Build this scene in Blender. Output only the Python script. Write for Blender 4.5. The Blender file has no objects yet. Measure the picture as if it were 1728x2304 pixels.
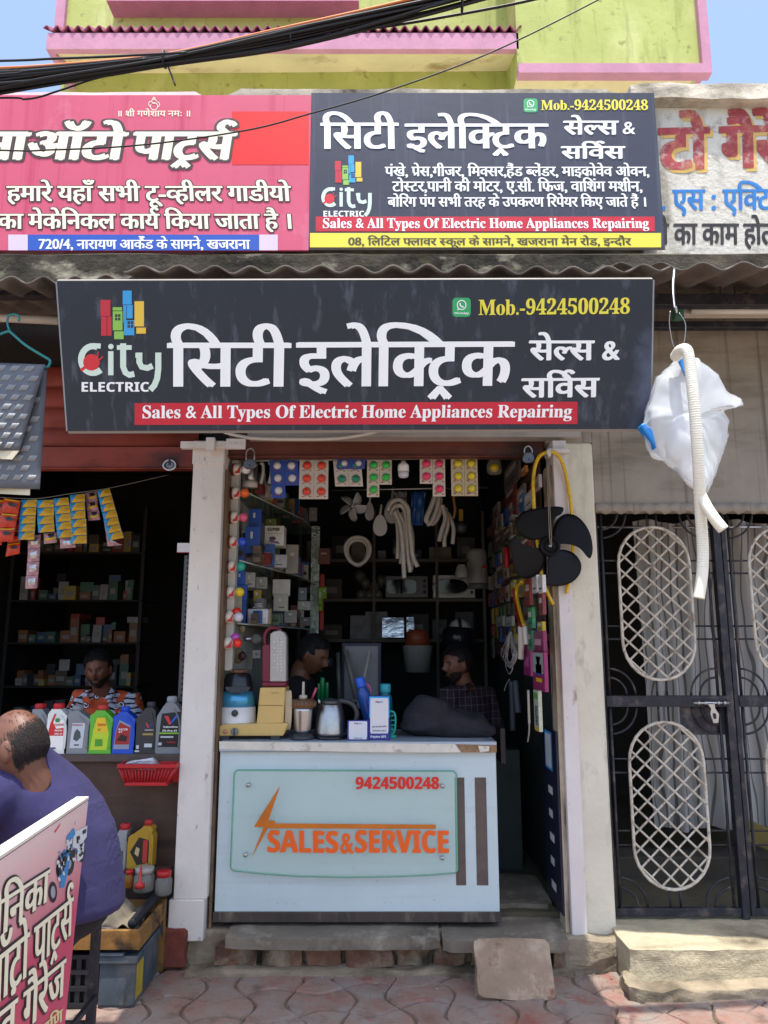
import bpy, bmesh, math, random
from mathutils import Vector, Matrix, noise
random.seed(7)
R = math.radians
SC = bpy.context.scene
COL = SC.collection

# ------------------------------------------------------------------ camera, sky, sun, exposure
CAM = Vector((0.0, -4.2, 1.65)); PITCH = R(10.0); FPX = 1664.0
cp, sp = math.cos(PITCH), math.sin(PITCH)
cam = bpy.data.cameras.new('camera'); cam.lens = 26.0; cam.sensor_width = 36.0
cam.clip_start = 0.05; cam.clip_end = 2000
camo = bpy.data.objects.new('camera', cam); COL.objects.link(camo)
camo.location = CAM; camo.rotation_euler = (R(90) + PITCH, 0, 0)
SC.camera = camo
SUN = Vector((0.04, -0.215, 0.976)).normalized()
w = bpy.data.worlds.new('World'); SC.world = w; w.use_nodes = True
nt = w.node_tree
sky = nt.nodes.new('ShaderNodeTexSky'); sky.sky_type = 'NISHITA'; sky.sun_disc = False
sky.sun_elevation = math.asin(SUN.z); sky.sun_rotation = math.atan2(SUN.x, SUN.y)
sky.air_density = 1.0; sky.dust_density = 2.6; sky.ozone_density = 1.6
nt.links.new(sky.outputs[0], nt.nodes['Background'].inputs[0])
nt.nodes['Background'].inputs[1].default_value = 0.15
sl = bpy.data.lights.new('sun', 'SUN'); sl.energy = 2.7; sl.angle = R(0.5); sl.color = (1, 0.95, 0.87)
so = bpy.data.objects.new('sun', sl); COL.objects.link(so)
so.rotation_euler = (-SUN).to_track_quat('-Z', 'Y').to_euler()
SC.view_settings.view_transform = 'Standard'; SC.view_settings.look = 'None'
SC.view_settings.exposure = 1.2; SC.view_settings.gamma = 1
SC.cycles.max_bounces = 8; SC.cycles.transparent_max_bounces = 16

# ------------------------------------------------------------------ points in the place, read off the photograph's rays
def D(x, y): return (x * 1.04159, y * 1.04159)
def zone(x0, y0, s): return lambda x, y: (x0 + x / s, y0 + y / s)
def ray(uv):
    a = (uv[0] - 864) / FPX; b = (1152 - uv[1]) / FPX
    return Vector((a, cp - b * sp, sp + b * cp))
def PY(uv, Y): r = ray(uv); return CAM + r * ((Y - CAM.y) / r.y)
def PZ(uv, z): r = ray(uv); return CAM + r * ((z - CAM.z) / r.z)
def PX(uv, X): r = ray(uv); return CAM + r * ((X - CAM.x) / r.x)
def PP(uv, o, n): r = ray(uv); return CAM + r * ((o - CAM).dot(n) / r.dot(n))
def ZY(v, Y): return PY((864, v), Y).z
def XY(u, v, Y): return PY((u, v), Y).x

# ------------------------------------------------------------------ materials
def hexc(h):
    h = h.lstrip('#'); c = [int(h[i:i + 2], 16) / 255 for i in (0, 2, 4)]
    return tuple(v / 12.92 if v <= 0.04045 else ((v + 0.055) / 1.055) ** 2.4 for v in c)
MATS = {}
def M(name, col, rough=0.6, metal=0.0, var=0.0, vs=6.0, bump=0.0, bs=60.0, dirt=None, dirt_amt=0.5, ds=3.0, dstretch=(1, 1, 1),
      trans=0.0, alpha=1.0, spec=0.5, island=0.0, ior=1.45, sheen=0, coat=0):
    if name in MATS: return MATS[name]
    m = bpy.data.materials.new(name); m.use_nodes = True; n = m.node_tree.nodes; l = m.node_tree.links
    p = n['Principled BSDF']
    c = hexc(col) if isinstance(col, str) else tuple(col)
    p.inputs['Base Color'].default_value = (*c, 1)
    p.inputs['Roughness'].default_value = rough; p.inputs['Metallic'].default_value = metal
    p.inputs['Specular IOR Level'].default_value = spec; p.inputs['IOR'].default_value = ior
    p.inputs['Transmission Weight'].default_value = trans; p.inputs['Alpha'].default_value = alpha
    if coat: p.inputs['Coat Weight'].default_value = coat
    tc = n.new('ShaderNodeTexCoord'); src = None
    def mixn(fac, a, b):
        x = n.new('ShaderNodeMix'); x.data_type = 'RGBA'
        l.new(fac, x.inputs[0])
        for k, v in ((6, a), (7, b)):
            if hasattr(v, 'default_value'): l.new(v, x.inputs[k])
            else: x.inputs[k].default_value = (*v, 1)
        return x.outputs[2]
    def noi(scale, det=6, st=(1, 1, 1), lo=0.35, hi=0.65):
        mp = n.new('ShaderNodeMapping'); mp.inputs['Scale'].default_value = st
        l.new(tc.outputs['Object'], mp.inputs[0])
        t = n.new('ShaderNodeTexNoise'); t.inputs['Scale'].default_value = scale; t.inputs['Detail'].default_value = det
        t.inputs['Roughness'].default_value = 0.62
        l.new(mp.outputs[0], t.inputs[0])
        r = n.new('ShaderNodeMapRange'); r.inputs[1].default_value = lo; r.inputs[2].default_value = hi
        l.new(t.outputs[0], r.inputs[0]); return r.outputs[0]
    cur = c
    if var > 0:
        cur = mixn(noi(vs), tuple(v * (1 - var) for v in c), tuple(min(1, v * (1 + var)) for v in c))
    if island > 0:
        g = n.new('ShaderNodeNewGeometry'); hs = n.new('ShaderNodeHueSaturation')
        r = n.new('ShaderNodeMapRange'); r.inputs[3].default_value = 1 - island; r.inputs[4].default_value = 1 + island
        l.new(g.outputs['Random Per Island'], r.inputs[0]); l.new(r.outputs[0], hs.inputs['Value'])
        if hasattr(cur, 'default_value'): l.new(cur, hs.inputs['Color'])
        else: hs.inputs['Color'].default_value = (*cur, 1)
        cur = hs.outputs[0]
    for (dc, da, dsc, dst) in (dirt if isinstance(dirt, list) else ([(dirt, dirt_amt, ds, dstretch)] if dirt else [])):
        f = noi(dsc, 9, dst, 0.62 - 0.3 * da, 0.78 - 0.2 * da)
        cur = mixn(f, cur, hexc(dc))
    if hasattr(cur, 'default_value'): l.new(cur, p.inputs['Base Color'])
    if bump > 0:
        b = n.new('ShaderNodeBump'); b.inputs['Strength'].default_value = bump; b.inputs['Distance'].default_value = 0.01
        l.new(noi(bs, 8, (1, 1, 1), 0.2, 0.8), b.inputs['Height']); l.new(b.outputs[0], p.inputs['Normal'])
    MATS[name] = m; return m

# ------------------------------------------------------------------ mesh builder
WL = {}
class MB:
    def __init__(s): s.v = []; s.f = []; s.mi = []; s.sm = []; s.cur = 0; s.smooth = False
    def mat(s, i): s.cur = i; return s
    def add(s, vs, fs, smooth=None):
        o = len(s.v); s.v += [Vector(v) for v in vs]
        for f in fs: s.f.append([i + o for i in f]); s.mi.append(s.cur); s.sm.append(s.smooth if smooth is None else smooth)
        return s
    def box(s, a, b, rot=None, piv=None):
        x0, y0, z0 = a; x1, y1, z1 = b
        vs = [Vector(q) for q in ((x0, y0, z0), (x1, y0, z0), (x1, y1, z0), (x0, y1, z0), (x0, y0, z1), (x1, y0, z1), (x1, y1, z1), (x0, y1, z1))]
        if rot is not None:
            pv = Vector(piv) if piv is not None else (Vector(a) + Vector(b)) / 2
            vs = [pv + rot @ (q - pv) for q in vs]
        return s.add(vs, [(0, 3, 2, 1), (4, 5, 6, 7), (0, 1, 5, 4), (1, 2, 6, 5), (2, 3, 7, 6), (3, 0, 4, 7)], False)
    def cbox(s, c, d, rot=None):
        c = Vector(c); h = Vector(d) / 2
        return s.box(c - h, c + h, rot)
    def quad(s, *q): return s.add(q, [tuple(range(len(q)))], False)
    def slab(s, pts, off):                       # polygon pts extruded by the vector off
        n = len(pts); off = Vector(off); pts = [Vector(p) for p in pts]
        fs = [tuple(range(n)), tuple(range(2 * n - 1, n - 1, -1))] + [(i, i + n, (i + 1) % n + n, (i + 1) % n) for i in range(n)]
        return s.add(pts + [p + off for p in pts], fs, False)
    def tube(s, path, r, n=8, caps=True, closed=False, smooth=True, flat=1.0):
        path = [Vector(p) for p in path]; m = len(path)
        rs = r if isinstance(r, (list, tuple)) else [r] * m
        vs = []; fs = []; up = None
        for i, p in enumerate(path):
            a = path[(i - 1) % m] if (closed or i > 0) else p; b = path[(i + 1) % m] if (closed or i < m - 1) else p
            t = (b - a).normalized() if (b - a).length > 1e-9 else Vector((0, 0, 1))
            if up is None: up = Vector((0, 0, 1)) if abs(t.z) < 0.9 else Vector((0, 1, 0))
            x = t.cross(up); x = x.normalized() if x.length > 1e-6 else t.orthogonal().normalized()
            y = x.cross(t).normalized(); up = y
            for k in range(n):
                an = 2 * math.pi * k / n; vs.append(p + (x * math.cos(an) + y * math.sin(an) * flat) * rs[i])
        for i in range(m if closed else m - 1):
            for k in range(n):
                j = (i + 1) % m; fs.append((i * n + k, i * n + (k + 1) % n, j * n + (k + 1) % n, j * n + k))
        if caps and not closed: fs += [tuple(range(n - 1, -1, -1)), tuple(range((m - 1) * n, m * n))]
        return s.add(vs, fs, smooth)
    def lathe(s, prof, c=(0, 0, 0), n=24, axis='Z', sx=1, sy=1, smooth=True, rot=None):
        c = Vector(c); vs = []; fs = []; m = len(prof)
        for (r, z) in prof:
            for k in range(n):
                a = 2 * math.pi * k / n; q = Vector((r * math.cos(a) * sx, r * math.sin(a) * sy, z))
                if axis == 'X': q = Vector((q.z, q.x, q.y))
                elif axis == 'Y': q = Vector((q.x, q.z, q.y))
                if rot is not None: q = rot @ q
                vs.append(c + q)
        for i in range(m - 1):
            for k in range(n): fs.append((i * n + k, i * n + (k + 1) % n, (i + 1) * n + (k + 1) % n, (i + 1) * n + k))
        fs += [tuple(range(n - 1, -1, -1)), tuple(range((m - 1) * n, m * n))]
        return s.add(vs, fs, smooth)
    def ball(s, c, r, n=14, m=9, rot=None):
        r = Vector((r, r, r)) if not hasattr(r, '__len__') else Vector(r); c = Vector(c); vs = []; fs = []
        for i in range(1, m):
            th = math.pi * i / m
            for k in range(n):
                ph = 2 * math.pi * k / n
                q = Vector((r.x * math.sin(th) * math.cos(ph), r.y * math.sin(th) * math.sin(ph), r.z * math.cos(th)))
                vs.append(c + (rot @ q if rot is not None else q))
        t = Vector((0, 0, r.z)); t = rot @ t if rot is not None else t
        vs += [c + t, c - t]; T = len(vs) - 2
        for i in range(m - 2):
            for k in range(n): fs.append((i * n + k, (i + 1) * n + k, (i + 1) * n + (k + 1) % n, i * n + (k + 1) % n))
        for k in range(n): fs += [(T, k, (k + 1) % n), (T + 1, (m - 2) * n + (k + 1) % n, (m - 2) * n + k)]
        return s.add(vs, fs, True)
    def grid(s, fn, nu, nv, smooth=True):
        vs = [fn(i / nu, j / nv) for j in range(nv + 1) for i in range(nu + 1)]
        fs = [(j * (nu + 1) + i, j * (nu + 1) + i + 1, (j + 1) * (nu + 1) + i + 1, (j + 1) * (nu + 1) + i) for j in range(nv) for i in range(nu)]
        return s.add(vs, fs, smooth)
    def loft(s, rings, smooth=True):
        n = len(rings[0]); vs = [p for r in rings for p in r]; m = len(rings)
        fs = [(i * n + k, i * n + (k + 1) % n, (i + 1) * n + (k + 1) % n, (i + 1) * n + k) for i in range(m - 1) for k in range(n)]
        fs += [tuple(range(n - 1, -1, -1)), tuple(range((m - 1) * n, m * n))]
        return s.add(vs, fs, smooth)
    def build(s, name, mats, parent=None, bevel=0, solid=0, jitter=0, jscale=8, base=None, seg=1):
        if not isinstance(mats, (list, tuple)): mats = [mats]
        if parent is not None: o0 = WL[parent.name]
        elif base is not None: o0 = Vector(base)
        else:
            lo = [min(v[k] for v in s.v) for k in range(3)]; hi = [max(v[k] for v in s.v) for k in range(3)]
            o0 = Vector(((lo[0] + hi[0]) / 2, (lo[1] + hi[1]) / 2, lo[2]))
        if jitter:
            for v in s.v: v += noise.noise_vector(v * jscale) * jitter
        me = bpy.data.meshes.new(name); me.from_pydata([tuple(v - o0) for v in s.v], [], s.f)
        for m in mats: me.materials.append(m)
        me.polygons.foreach_set('material_index', s.mi); me.polygons.foreach_set('use_smooth', s.sm); me.update()
        o = bpy.data.objects.new(name, me); COL.objects.link(o)
        if parent is not None: o.parent = parent
        else: o.location = o0
        WL[o.name] = o0
        if bevel:
            b = o.modifiers.new('bevel', 'BEVEL'); b.width = bevel; b.segments = seg; b.limit_method = 'ANGLE'; b.angle_limit = R(40)
        if solid:
            b = o.modifiers.new('solid', 'SOLIDIFY'); b.thickness = solid; b.offset = 0
        return o
def fixn(o):
    bm = bmesh.new(); bm.from_mesh(o.data); bmesh.ops.recalc_face_normals(bm, faces=bm.faces); bm.to_mesh(o.data); bm.free(); return o
def tag(o, label=None, cat=None, group=None, kind=None):
    if label: o['label'] = label
    if cat: o['category'] = cat
    if group: o['group'] = group
    if kind: o['kind'] = kind
    return o
def thing(name, loc, label, cat, group=None):
    o = bpy.data.objects.new(name, None); o.empty_display_size = 0.05; COL.objects.link(o); o.location = loc
    WL[o.name] = Vector(loc); return tag(o, label, cat, group)
def copy_tree(o, off, parent=None):
    c = o.copy(); COL.objects.link(c)
    if parent is None: c.location = o.location + Vector(off)
    else: c.parent = parent
    WL[c.name] = WL[o.name] + Vector(off)
    for ch in list(o.children): copy_tree(ch, off, c)
    return c
ORD = ['first', 'second', 'third', 'fourth', 'fifth', 'sixth', 'seventh', 'eighth', 'ninth', 'tenth', 'eleventh', 'twelfth', 'thirteenth', 'fourteenth', 'fifteenth', 'sixteenth', 'seventeenth', 'eighteenth', 'nineteenth', 'twentieth', '21st', '22nd', '23rd', '24th', '25th', '26th', '27th', '28th', '29th', '30th']
def arc(c, r, a0, a1, n, ex=Vector((1, 0, 0)), ey=Vector((0, 0, 1))):
    return [Vector(c) + ex * r * math.cos(R(a0 + (a1 - a0) * i / n)) + ey * r * math.sin(R(a0 + (a1 - a0) * i / n)) for i in range(n + 1)]
def smoothpath(pts, k=6):
    P = [Vector(p) for p in pts]; out = []
    for i in range(len(P) - 1):
        p0 = P[max(i - 1, 0)]; p1 = P[i]; p2 = P[i + 1]; p3 = P[min(i + 2, len(P) - 1)]
        for j in range(k):
            t = j / k
            out.append(0.5 * ((2 * p1) + (p2 - p0) * t + (2 * p0 - 5 * p1 + 4 * p2 - p3) * t * t + (3 * p1 - p0 - 3 * p2 + p3) * t ** 3))
    return out + [P[-1]]

# ------------------------------------------------------------------ lettering
GC = {}
def glyph(ch):
    if ch in GC: return GC[ch]
    def mesh_of(s):
        c = bpy.data.curves.new('g', 'FONT'); c.body = s; c.size = 1; c.resolution_u = 3; c.fill_mode = 'FRONT'
        o = bpy.data.objects.new('g', c); COL.objects.link(o); bpy.context.view_layer.update()
        me = bpy.data.meshes.new_from_object(o.evaluated_get(bpy.context.evaluated_depsgraph_get()))
        vs = [(v.co.x, v.co.y) for v in me.vertices]; fs = [tuple(p.vertices) for p in me.polygons]
        bpy.data.objects.remove(o); bpy.data.curves.remove(c); bpy.data.meshes.remove(me); return vs, fs
    vs, fs = mesh_of(ch)
    v2, _ = mesh_of(ch + '\u2014\u2014'); vb, _ = mesh_of('\u2014\u2014')
    adv = max(v[0] for v in v2) - max(v[0] for v in vb)
    GC[ch] = (vs, fs, adv); return GC[ch]
def stylemap(s, st):
    out = ''
    for ch in s:
        k = {'serif': (0x1D400, 0x1D41A, 0x1D7CE), 'sans': (0x1D5D4, 0x1D5EE, 0x1D7EC)}.get(st)
        if k and 'A' <= ch <= 'Z': out += chr(k[0] + ord(ch) - 65)
        elif k and 'a' <= ch <= 'z': out += chr(k[1] + ord(ch) - 97)
        elif k and '0' <= ch <= '9': out += chr(k[2] + ord(ch) - 48)
        else: out += ch
    return out
def clipx(vs, fs, xc):
    bm = bmesh.new(); bv = [bm.verts.new((x, y, 0)) for x, y in vs]
    for f in fs:
        try: bm.faces.new([bv[i] for i in f])
        except ValueError: pass
    bmesh.ops.bisect_plane(bm, geom=bm.verts[:] + bm.edges[:] + bm.faces[:], plane_co=(xc, 0, 0), plane_no=(1, 0, 0), clear_outer=True)
    bm.verts.index_update(); v = [(a.co.x, a.co.y) for a in bm.verts]; f = [tuple(a.index for a in q.verts) for q in bm.faces]; bm.free()
    return v, f
def stroke(pts, wd):
    vs = []; fs = []
    for i, p in enumerate(pts):
        a = pts[max(i - 1, 0)]; b = pts[min(i + 1, len(pts) - 1)]; dx, dy = b[0] - a[0], b[1] - a[1]; L = math.hypot(dx, dy) or 1
        vs += [(p[0] - dy / L * wd / 2, p[1] + dx / L * wd / 2), (p[0] + dy / L * wd / 2, p[1] - dx / L * wd / 2)]
    for i in range(len(pts) - 1): fs.append((2 * i, 2 * i + 1, 2 * i + 3, 2 * i + 2))
    return vs, fs
HOOKED = 'कफ'
def layout(s):
    """visual-order string; '~' half form, '^' subscript r, '`' reph, '<' a wide short-i arc for the next glyphs"""
    x = 0.0; out = []; prev = None; wide = 1.0; i = 0; last0 = 0.0
    while i < len(s):
        ch = s[i]; nx = s[i + 1] if i + 1 < len(s) else ''
        if ch == '^':
            vs, fs, adv = glyph(prev)
            if prev in 'टठडढ': out.append(stroke([(x - adv * .62 - .13, -.17), (x - adv * .62, -.03), (x - adv * .62 + .13, -.17)], .075))
            else: out.append(stroke([(x - adv * .42 - .17, .06), (x - adv * .42 - .02, .2)], .07))
        elif ch == '`':
            c = (x - .17, .66); a = [(c[0] + .13 * math.cos(R(t)) + (t > 150) * .0, c[1] + .09 + .12 * math.sin(R(t))) for t in range(15, 200, 20)]
            out.append(stroke(a + [(x - .16, .6)], .07))
        elif ch == '<': wide = 1.6
        elif ch == ' ': x += 0.26
        else:
            vs, fs, adv = glyph(ch)
            if ch == 'ि' and wide != 1.0:
                vs = [((v[0] if v[0] < .2 else .2 + (v[0] - .2) * wide), v[1]) for v in vs]; wide = 1.0
            if nx == '~':
                mx = max(v[0] for v in vs)
                xc = mx * .74 if ch in HOOKED else mx - .185
                vs, fs = clipx(vs, fs, xc); adv = xc - .03
            out.append(([(v[0] + x, v[1]) for v in vs], fs)); x += adv
            if ch not in 'ािीुूेैोौंँः~': prev = ch
            if nx == '~': i += 1
        i += 1
    return out, x
def write(mb, s, b0, b1, top, nrm, style='', smear=((0, 0),), off=0.0012, skew=0.0, step=0.00009):
    """letters between baseline points b0-b1, headline / cap height at `top` above b0; nrm points out of the board"""
    b0, b1, top, nrm = Vector(b0), Vector(b1), Vector(top), Vector(nrm).normalized()
    dev = any(0x900 <= ord(c) < 0x980 for c in s)
    ref = 0.622 if dev else max(v[1] for v in glyph(stylemap('E', style))[0])
    gl, wd = layout(stylemap(s, style)); ex = (b1 - b0) / wd; ey = (top - b0) / ref
    for k, (dx, dy) in enumerate(smear):
        for gi, (vs, fs) in enumerate(gl):
            z = off + (k * 3 + gi % 3) * step
            mb.add([b0 + ex * (x + dx + skew * y) + ey * (y + dy) + nrm * z for x, y in vs], fs, False)
    return mb
SM3 = [(-.032, 0), (0, .006), (.032, 0)]
SM2 = [(-.012, 0), (.014, .004)]
SMB = [(-.03, -.012), (-.01, .012), (.012, -.012), (.032, .012)]
def ring(r, n=10): return [(r * math.cos(6.283 * i / n), r * math.sin(6.283 * i / n)) for i in range(n)]
# ------------------------------------------------------------------ common materials
m_white = M('white_paint', '#dcd5cc', .55, var=.06, vs=3, bump=.12, bs=25, dirt=[('#5d4636', .02, 26, (1, 1, .6)), ('#a99c90', .35, 2.5, (1, 1, .3))])
m_lav = M('lavender_white_paint', '#d9d1cc', .5, var=.05, vs=4, bump=.1, bs=30, dirt=[('#8a4a38', .1, 14, (1, 1, .5)), ('#b5a9ae', .3, 3, (1, 1, .3))])
m_plaster = M('limewashed_plaster', '#d8d1bd', .85, var=.09, vs=2.2, bump=.35, bs=18, dirt=[('#9aa08c', .3, 2.2, (2, 2, .4)), ('#6f6a5c', .2, 6, (1, 1, .4))])
m_grey = M('stained_grey_plaster', '#978e81', .9, var=.14, vs=2, bump=.5, bs=14, dirt=[('#5d5448', .2, 3.2, (7, 1, .10)), ('#6b6252', .4, 2.0, (.5, 1, 2.5))])
m_conc = M('mossy_concrete', '#504a3e', .95, var=.3, vs=5, bump=.8, bs=24, dirt=[('#1d1b17', .8, 2.6, (1, 1, .8)), ('#b9b39c', .22, 4.2, (.6, 1, 1)), ('#3a3a26', .3, 9, (1, 1, 1))])
m_rough = M('rough_cement', '#978a74', .95, var=.15, vs=5, bump=.9, bs=22, dirt=[('#5a5142', .45, 3, (1, 1, 1))])
m_step = M('sandy_step_concrete', '#b3a88c', .92, var=.14, vs=6, bump=.6, bs=35, dirt=[('#6d6350', .4, 3.0, (1, 1, 1))])
m_black = M('black_iron', '#2c2c33', .55, .2, var=.3, vs=20, bump=.1, bs=60, dirt=[('#625a54', .3, 12, (1, 1, 1))])
m_cream_iron = M('cream_painted_iron', '#c9c1b2', .5, var=.12, vs=14, dirt=[('#5d4636', .3, 22, (1, 1, 1)), ('#8d7f6c', .35, 8, (1, 1, 1))])
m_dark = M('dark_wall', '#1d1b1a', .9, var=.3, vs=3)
m_dark2 = M('dimmed_brown_wall', '#2a2421', .9, var=.3, vs=2)  # near-black brown, the gloom of the interior is put into the colour
m_steel = M('steel', '#b8b8ba', .28, 1.0, var=.1, vs=5)
m_wire = M('galvanised_wire', '#9a978f', .4, .8)
m_tar = M('black_cable', '#15161c', .45)
m_asb = M('weathered_asbestos_sheet', '#6d655e', .9, var=.2, vs=5, bump=.3, bs=30, dirt=[('#33302c', .45, 2.6, (1, .6, 1))])
m_rust = M('rust_red_paint', '#8a3a2b', .5, .2, var=.16, vs=3, bump=.08, bs=30, dirt=[('#4a2018', .35, 3, (.6, 1, 1.4))])
m_rust2 = M('brown_red_paint', '#6a3a2e', .55, .2, var=.2, vs=4, bump=.08, bs=30, dirt=[('#2f1c17', .4, 4, (.5, 1, 1))])

# ------------------------------------------------------------------ ground
g = MB(); g.quad((-90, -120, -.06), (90, -120, -.06), (90, 90, -.06), (-90, 90, -.06))
tag(g.build('ground', M('dusty_ground', '#8c8072', .95, var=.2, vs=.8), base=(0, 0, -.06)), kind='structure')
g = MB(); g.box((-4.5, -3.4, -.05), (4.5, .3, -.011))
tag(g.build('paver_bed', M('sand_bed', '#6e6152', .98, var=.25, vs=12, bump=.6, bs=60)), kind='structure')
pv = MB(); A = .235; rng = random.Random(3)
def edge(i, j, hor, n=7):
    s = 1 if (i + j) % 2 == 0 else -1; pts = []
    for k in range(n + 1):
        t = k / n; d = math.sin(math.pi * t) * A * .21
        pts.append(((i + t) * A, j * A + s * d) if hor else (i * A - s * d, (j + t) * A))
    return pts
def paver(i, j):
    lp = edge(i, j, True)[:-1] + edge(i + 1, j, False)[:-1] + edge(i, j + 1, True)[::-1][:-1] + edge(i, j, False)[::-1][:-1]
    cx = sum(p[0] for p in lp) / len(lp); cy = sum(p[1] for p in lp) / len(lp)
    h = rng.uniform(-.005, .005); tx = rng.uniform(-.025, .025); ty = rng.uniform(-.025, .025); a = R(9)
    def put(p, ins, z):
        dx, dy = p[0] - cx, p[1] - cy; L = math.hypot(dx, dy); k = max(0, 1 - ins / L)
        x, y = cx + dx * k, cy + dy * k; zz = z + h + tx * dx + ty * dy
        return (x * math.cos(a) - y * math.sin(a), x * math.sin(a) + y * math.cos(a), zz)
    n = len(lp); r0 = [put(p, .006, -.04) for p in lp]; r1 = [put(p, .006, -.009) for p in lp]; r2 = [put(p, .013, 0) for p in lp]
    vs = r0 + r1 + r2; fs = [(a_ * n + k, a_ * n + (k + 1) % n, (a_ + 1) * n + (k + 1) % n, (a_ + 1) * n + k) for a_ in (0, 1) for k in range(n)]
    fs.append(tuple(range(2 * n, 3 * n))); return vs, fs
for i in range(-16, 17):
    for j in range(-15, 3):
        vs, fs = paver(i, j); cy = sum(v[1] for v in vs) / len(vs)
        if -3.3 < cy < -.02: pv.add(vs, fs, False)
m_pav = M('red_concrete_paver', '#926a5c', .92, var=.2, vs=7, bump=.5, bs=70, island=.16,
          dirt=[('#8d837a', .97, 4.0, (1, 1, 1)), ('#6e5a50', .34, 7, (1, 1, 1)), ('#93443a', .2, 5, (1, 1, 1))])
tag(pv.build('pavement', m_pav, base=(0, -1.5, 0)), kind='structure')

# ------------------------------------------------------------------ shop interiors: partition walls, back walls, ceilings, floors
FZ = .20
def shell(name, x0, x1, y0, y1, z1, mat, label):
    t = .08; b = MB()
    b.box((x0 - t, y0, FZ), (x0, y1, z1)).box((x1, y0, FZ), (x1 + t, y1, z1)).box((x0 - t, y1, FZ), (x1 + t, y1 + t, z1)).box((x0 - t, y0, z1), (x1 + t, y1 + t, z1 + t))
    return tag(b.build(name, mat), label, 'wall')
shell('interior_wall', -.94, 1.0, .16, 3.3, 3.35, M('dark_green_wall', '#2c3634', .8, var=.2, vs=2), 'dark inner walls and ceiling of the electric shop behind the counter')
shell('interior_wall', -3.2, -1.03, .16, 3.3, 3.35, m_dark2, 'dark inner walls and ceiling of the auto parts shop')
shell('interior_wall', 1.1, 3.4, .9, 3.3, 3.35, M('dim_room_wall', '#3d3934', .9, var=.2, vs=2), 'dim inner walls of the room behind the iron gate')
b = MB(); b.box((-3.3, .16, 0), (3.5, 3.4, FZ)); tag(b.build('shop_floor', M('stone_floor', '#57503f', .85, var=.25, vs=4, bump=.3, bs=20)), kind='structure')

b = MB(); rg = random.Random(77)
for k in range(420):
    x, y = rg.uniform(-1.7, 2.6), -.12 - abs(rg.gauss(0, .16)); r_ = rg.uniform(.0015, .004) * (2 if rg.random() < .06 else 1)
    if -1.1 < y: b.ball((x, y, r_ * .5 + .002), (r_ * rg.uniform(.7, 1.6), r_, r_ * .7), 5, 4)
tag(b.build('gravel', M('pale_grit', '#8d8476', .95, island=.4)), kind='stuff')
# brick plinth under the two shops: rough bricks in mortar
b = MB(); rng = random.Random(11)
b.box((-3.3, -.02, -.05), (1.02, .16, .17))
tag(b.build('mortar_bed', m_rough, bevel=.01), kind='structure')
pl = thing('brick_plinth', (-.1, -.06, 0), 'low plinth of worn half-plastered bricks under the electric shop', 'plinth')
def rough_block(mb, a, c, sub=5, amp=.012, sc=14, bv=.06):
    bm = bmesh.new(); bmesh.ops.create_cube(bm, size=1); bmesh.ops.bevel(bm, geom=bm.edges[:], offset=bv, segments=1, affect='EDGES')
    bmesh.ops.triangulate(bm, faces=bm.faces[:]); bmesh.ops.subdivide_edges(bm, edges=bm.edges[:], cuts=sub, use_grid_fill=True)
    a, c = Vector(a), Vector(c); vs = []
    for v in bm.verts:
        q = Vector([a[k] + (v.co[k] + .5) * (c[k] - a[k]) for k in range(3)]); vs.append(q + noise.noise_vector(q * sc) * amp + noise.noise_vector(q * sc * 3) * amp * .4)
    mb.add(vs, [[v.index for v in f.verts] for f in bm.faces], False); bm.free()
x = -.86
m_brick = M('half_plastered_brick', '#7d5a48', .95, var=.25, vs=9, bump=.6, bs=30, dirt=[('#a39880', .5, 6, (1, 1, 1)), ('#3e352c', .4, 5, (1, 1, 1))])
bm_ = MB()
while x < .9:
    wdt = rng.uniform(.16, .26); rough_block(bm_, (x, -.085 + rng.uniform(-.015, .015), .018), (min(x + wdt, .93), .05, .122), 3); x += wdt + rng.uniform(.012, .03)
bm_.build('brick_course', m_brick, pl)
bm_ = MB(); rough_block(bm_, (-1.0, -.15, -.03), (.95, .05, .02), 14, .016, 8); bm_.build('cement_foot', m_rough, pl)
# stone slabs of the threshold
def sslab(a, c, label, mat):
    mb = MB(); rough_block(mb, a, c, 7, .008, 7); return tag(mb.build('stone_slab', mat), label, 'stone slab')
m_slab = M('worn_stone', '#7f7566', .85, var=.2, vs=4, bump=.4, bs=22, dirt=[('#4b4338', .45, 3, (1, 1, 1)), ('#a99f8e', .25, 6, (1, 1, 1))])
sslab((-.80, -.16, .125), (.285, .12, .185), 'long worn stone slab with rounded edge under the white counter', m_slab)
sslab((.30, -.17, .115), (.93, .2, .175), 'shorter flat threshold stone right of the counter slab', m_slab)
sslab((.45, .21, .2), (.94, .75, .225), 'dark inner floor stone in the gap right of the counter', m_slab)
mb = MB(); rough_block(mb, (-.185, -.035, 0), (.185, .035, .26), 6, .010, 9)
o = mb.build('stone_block', M('stained_sandstone', '#96806b', .9, var=.2, vs=5, bump=.5, bs=26, dirt=[('#bfae97', .4, 5, (1, 1, 1)), ('#6e3b27', .16, 9, (1, 1, 1))]), base=(0, 0, 0))
tag(o, 'stained tan stone block leaning as a step below the doorway', 'stone block'); o.location = (.625, -.375, -.012); o.rotation_euler = (R(-38), R(1.5), R(2))
# left foot of the neighbour shop: red brick lump
mb = MB(); rough_block(mb, (-1.28, -.08, 0), (-1.02, .1, .2), 4, .015, 10)
tag(mb.build('brick_pier', M('old_red_brick', '#7a3f33', .95, var=.3, vs=8, bump=.6, bs=30, dirt=('#4c2e27'), dirt_amt=.4)), 'red brick pier below the foot of the left white pillar', 'brick pier')
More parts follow.
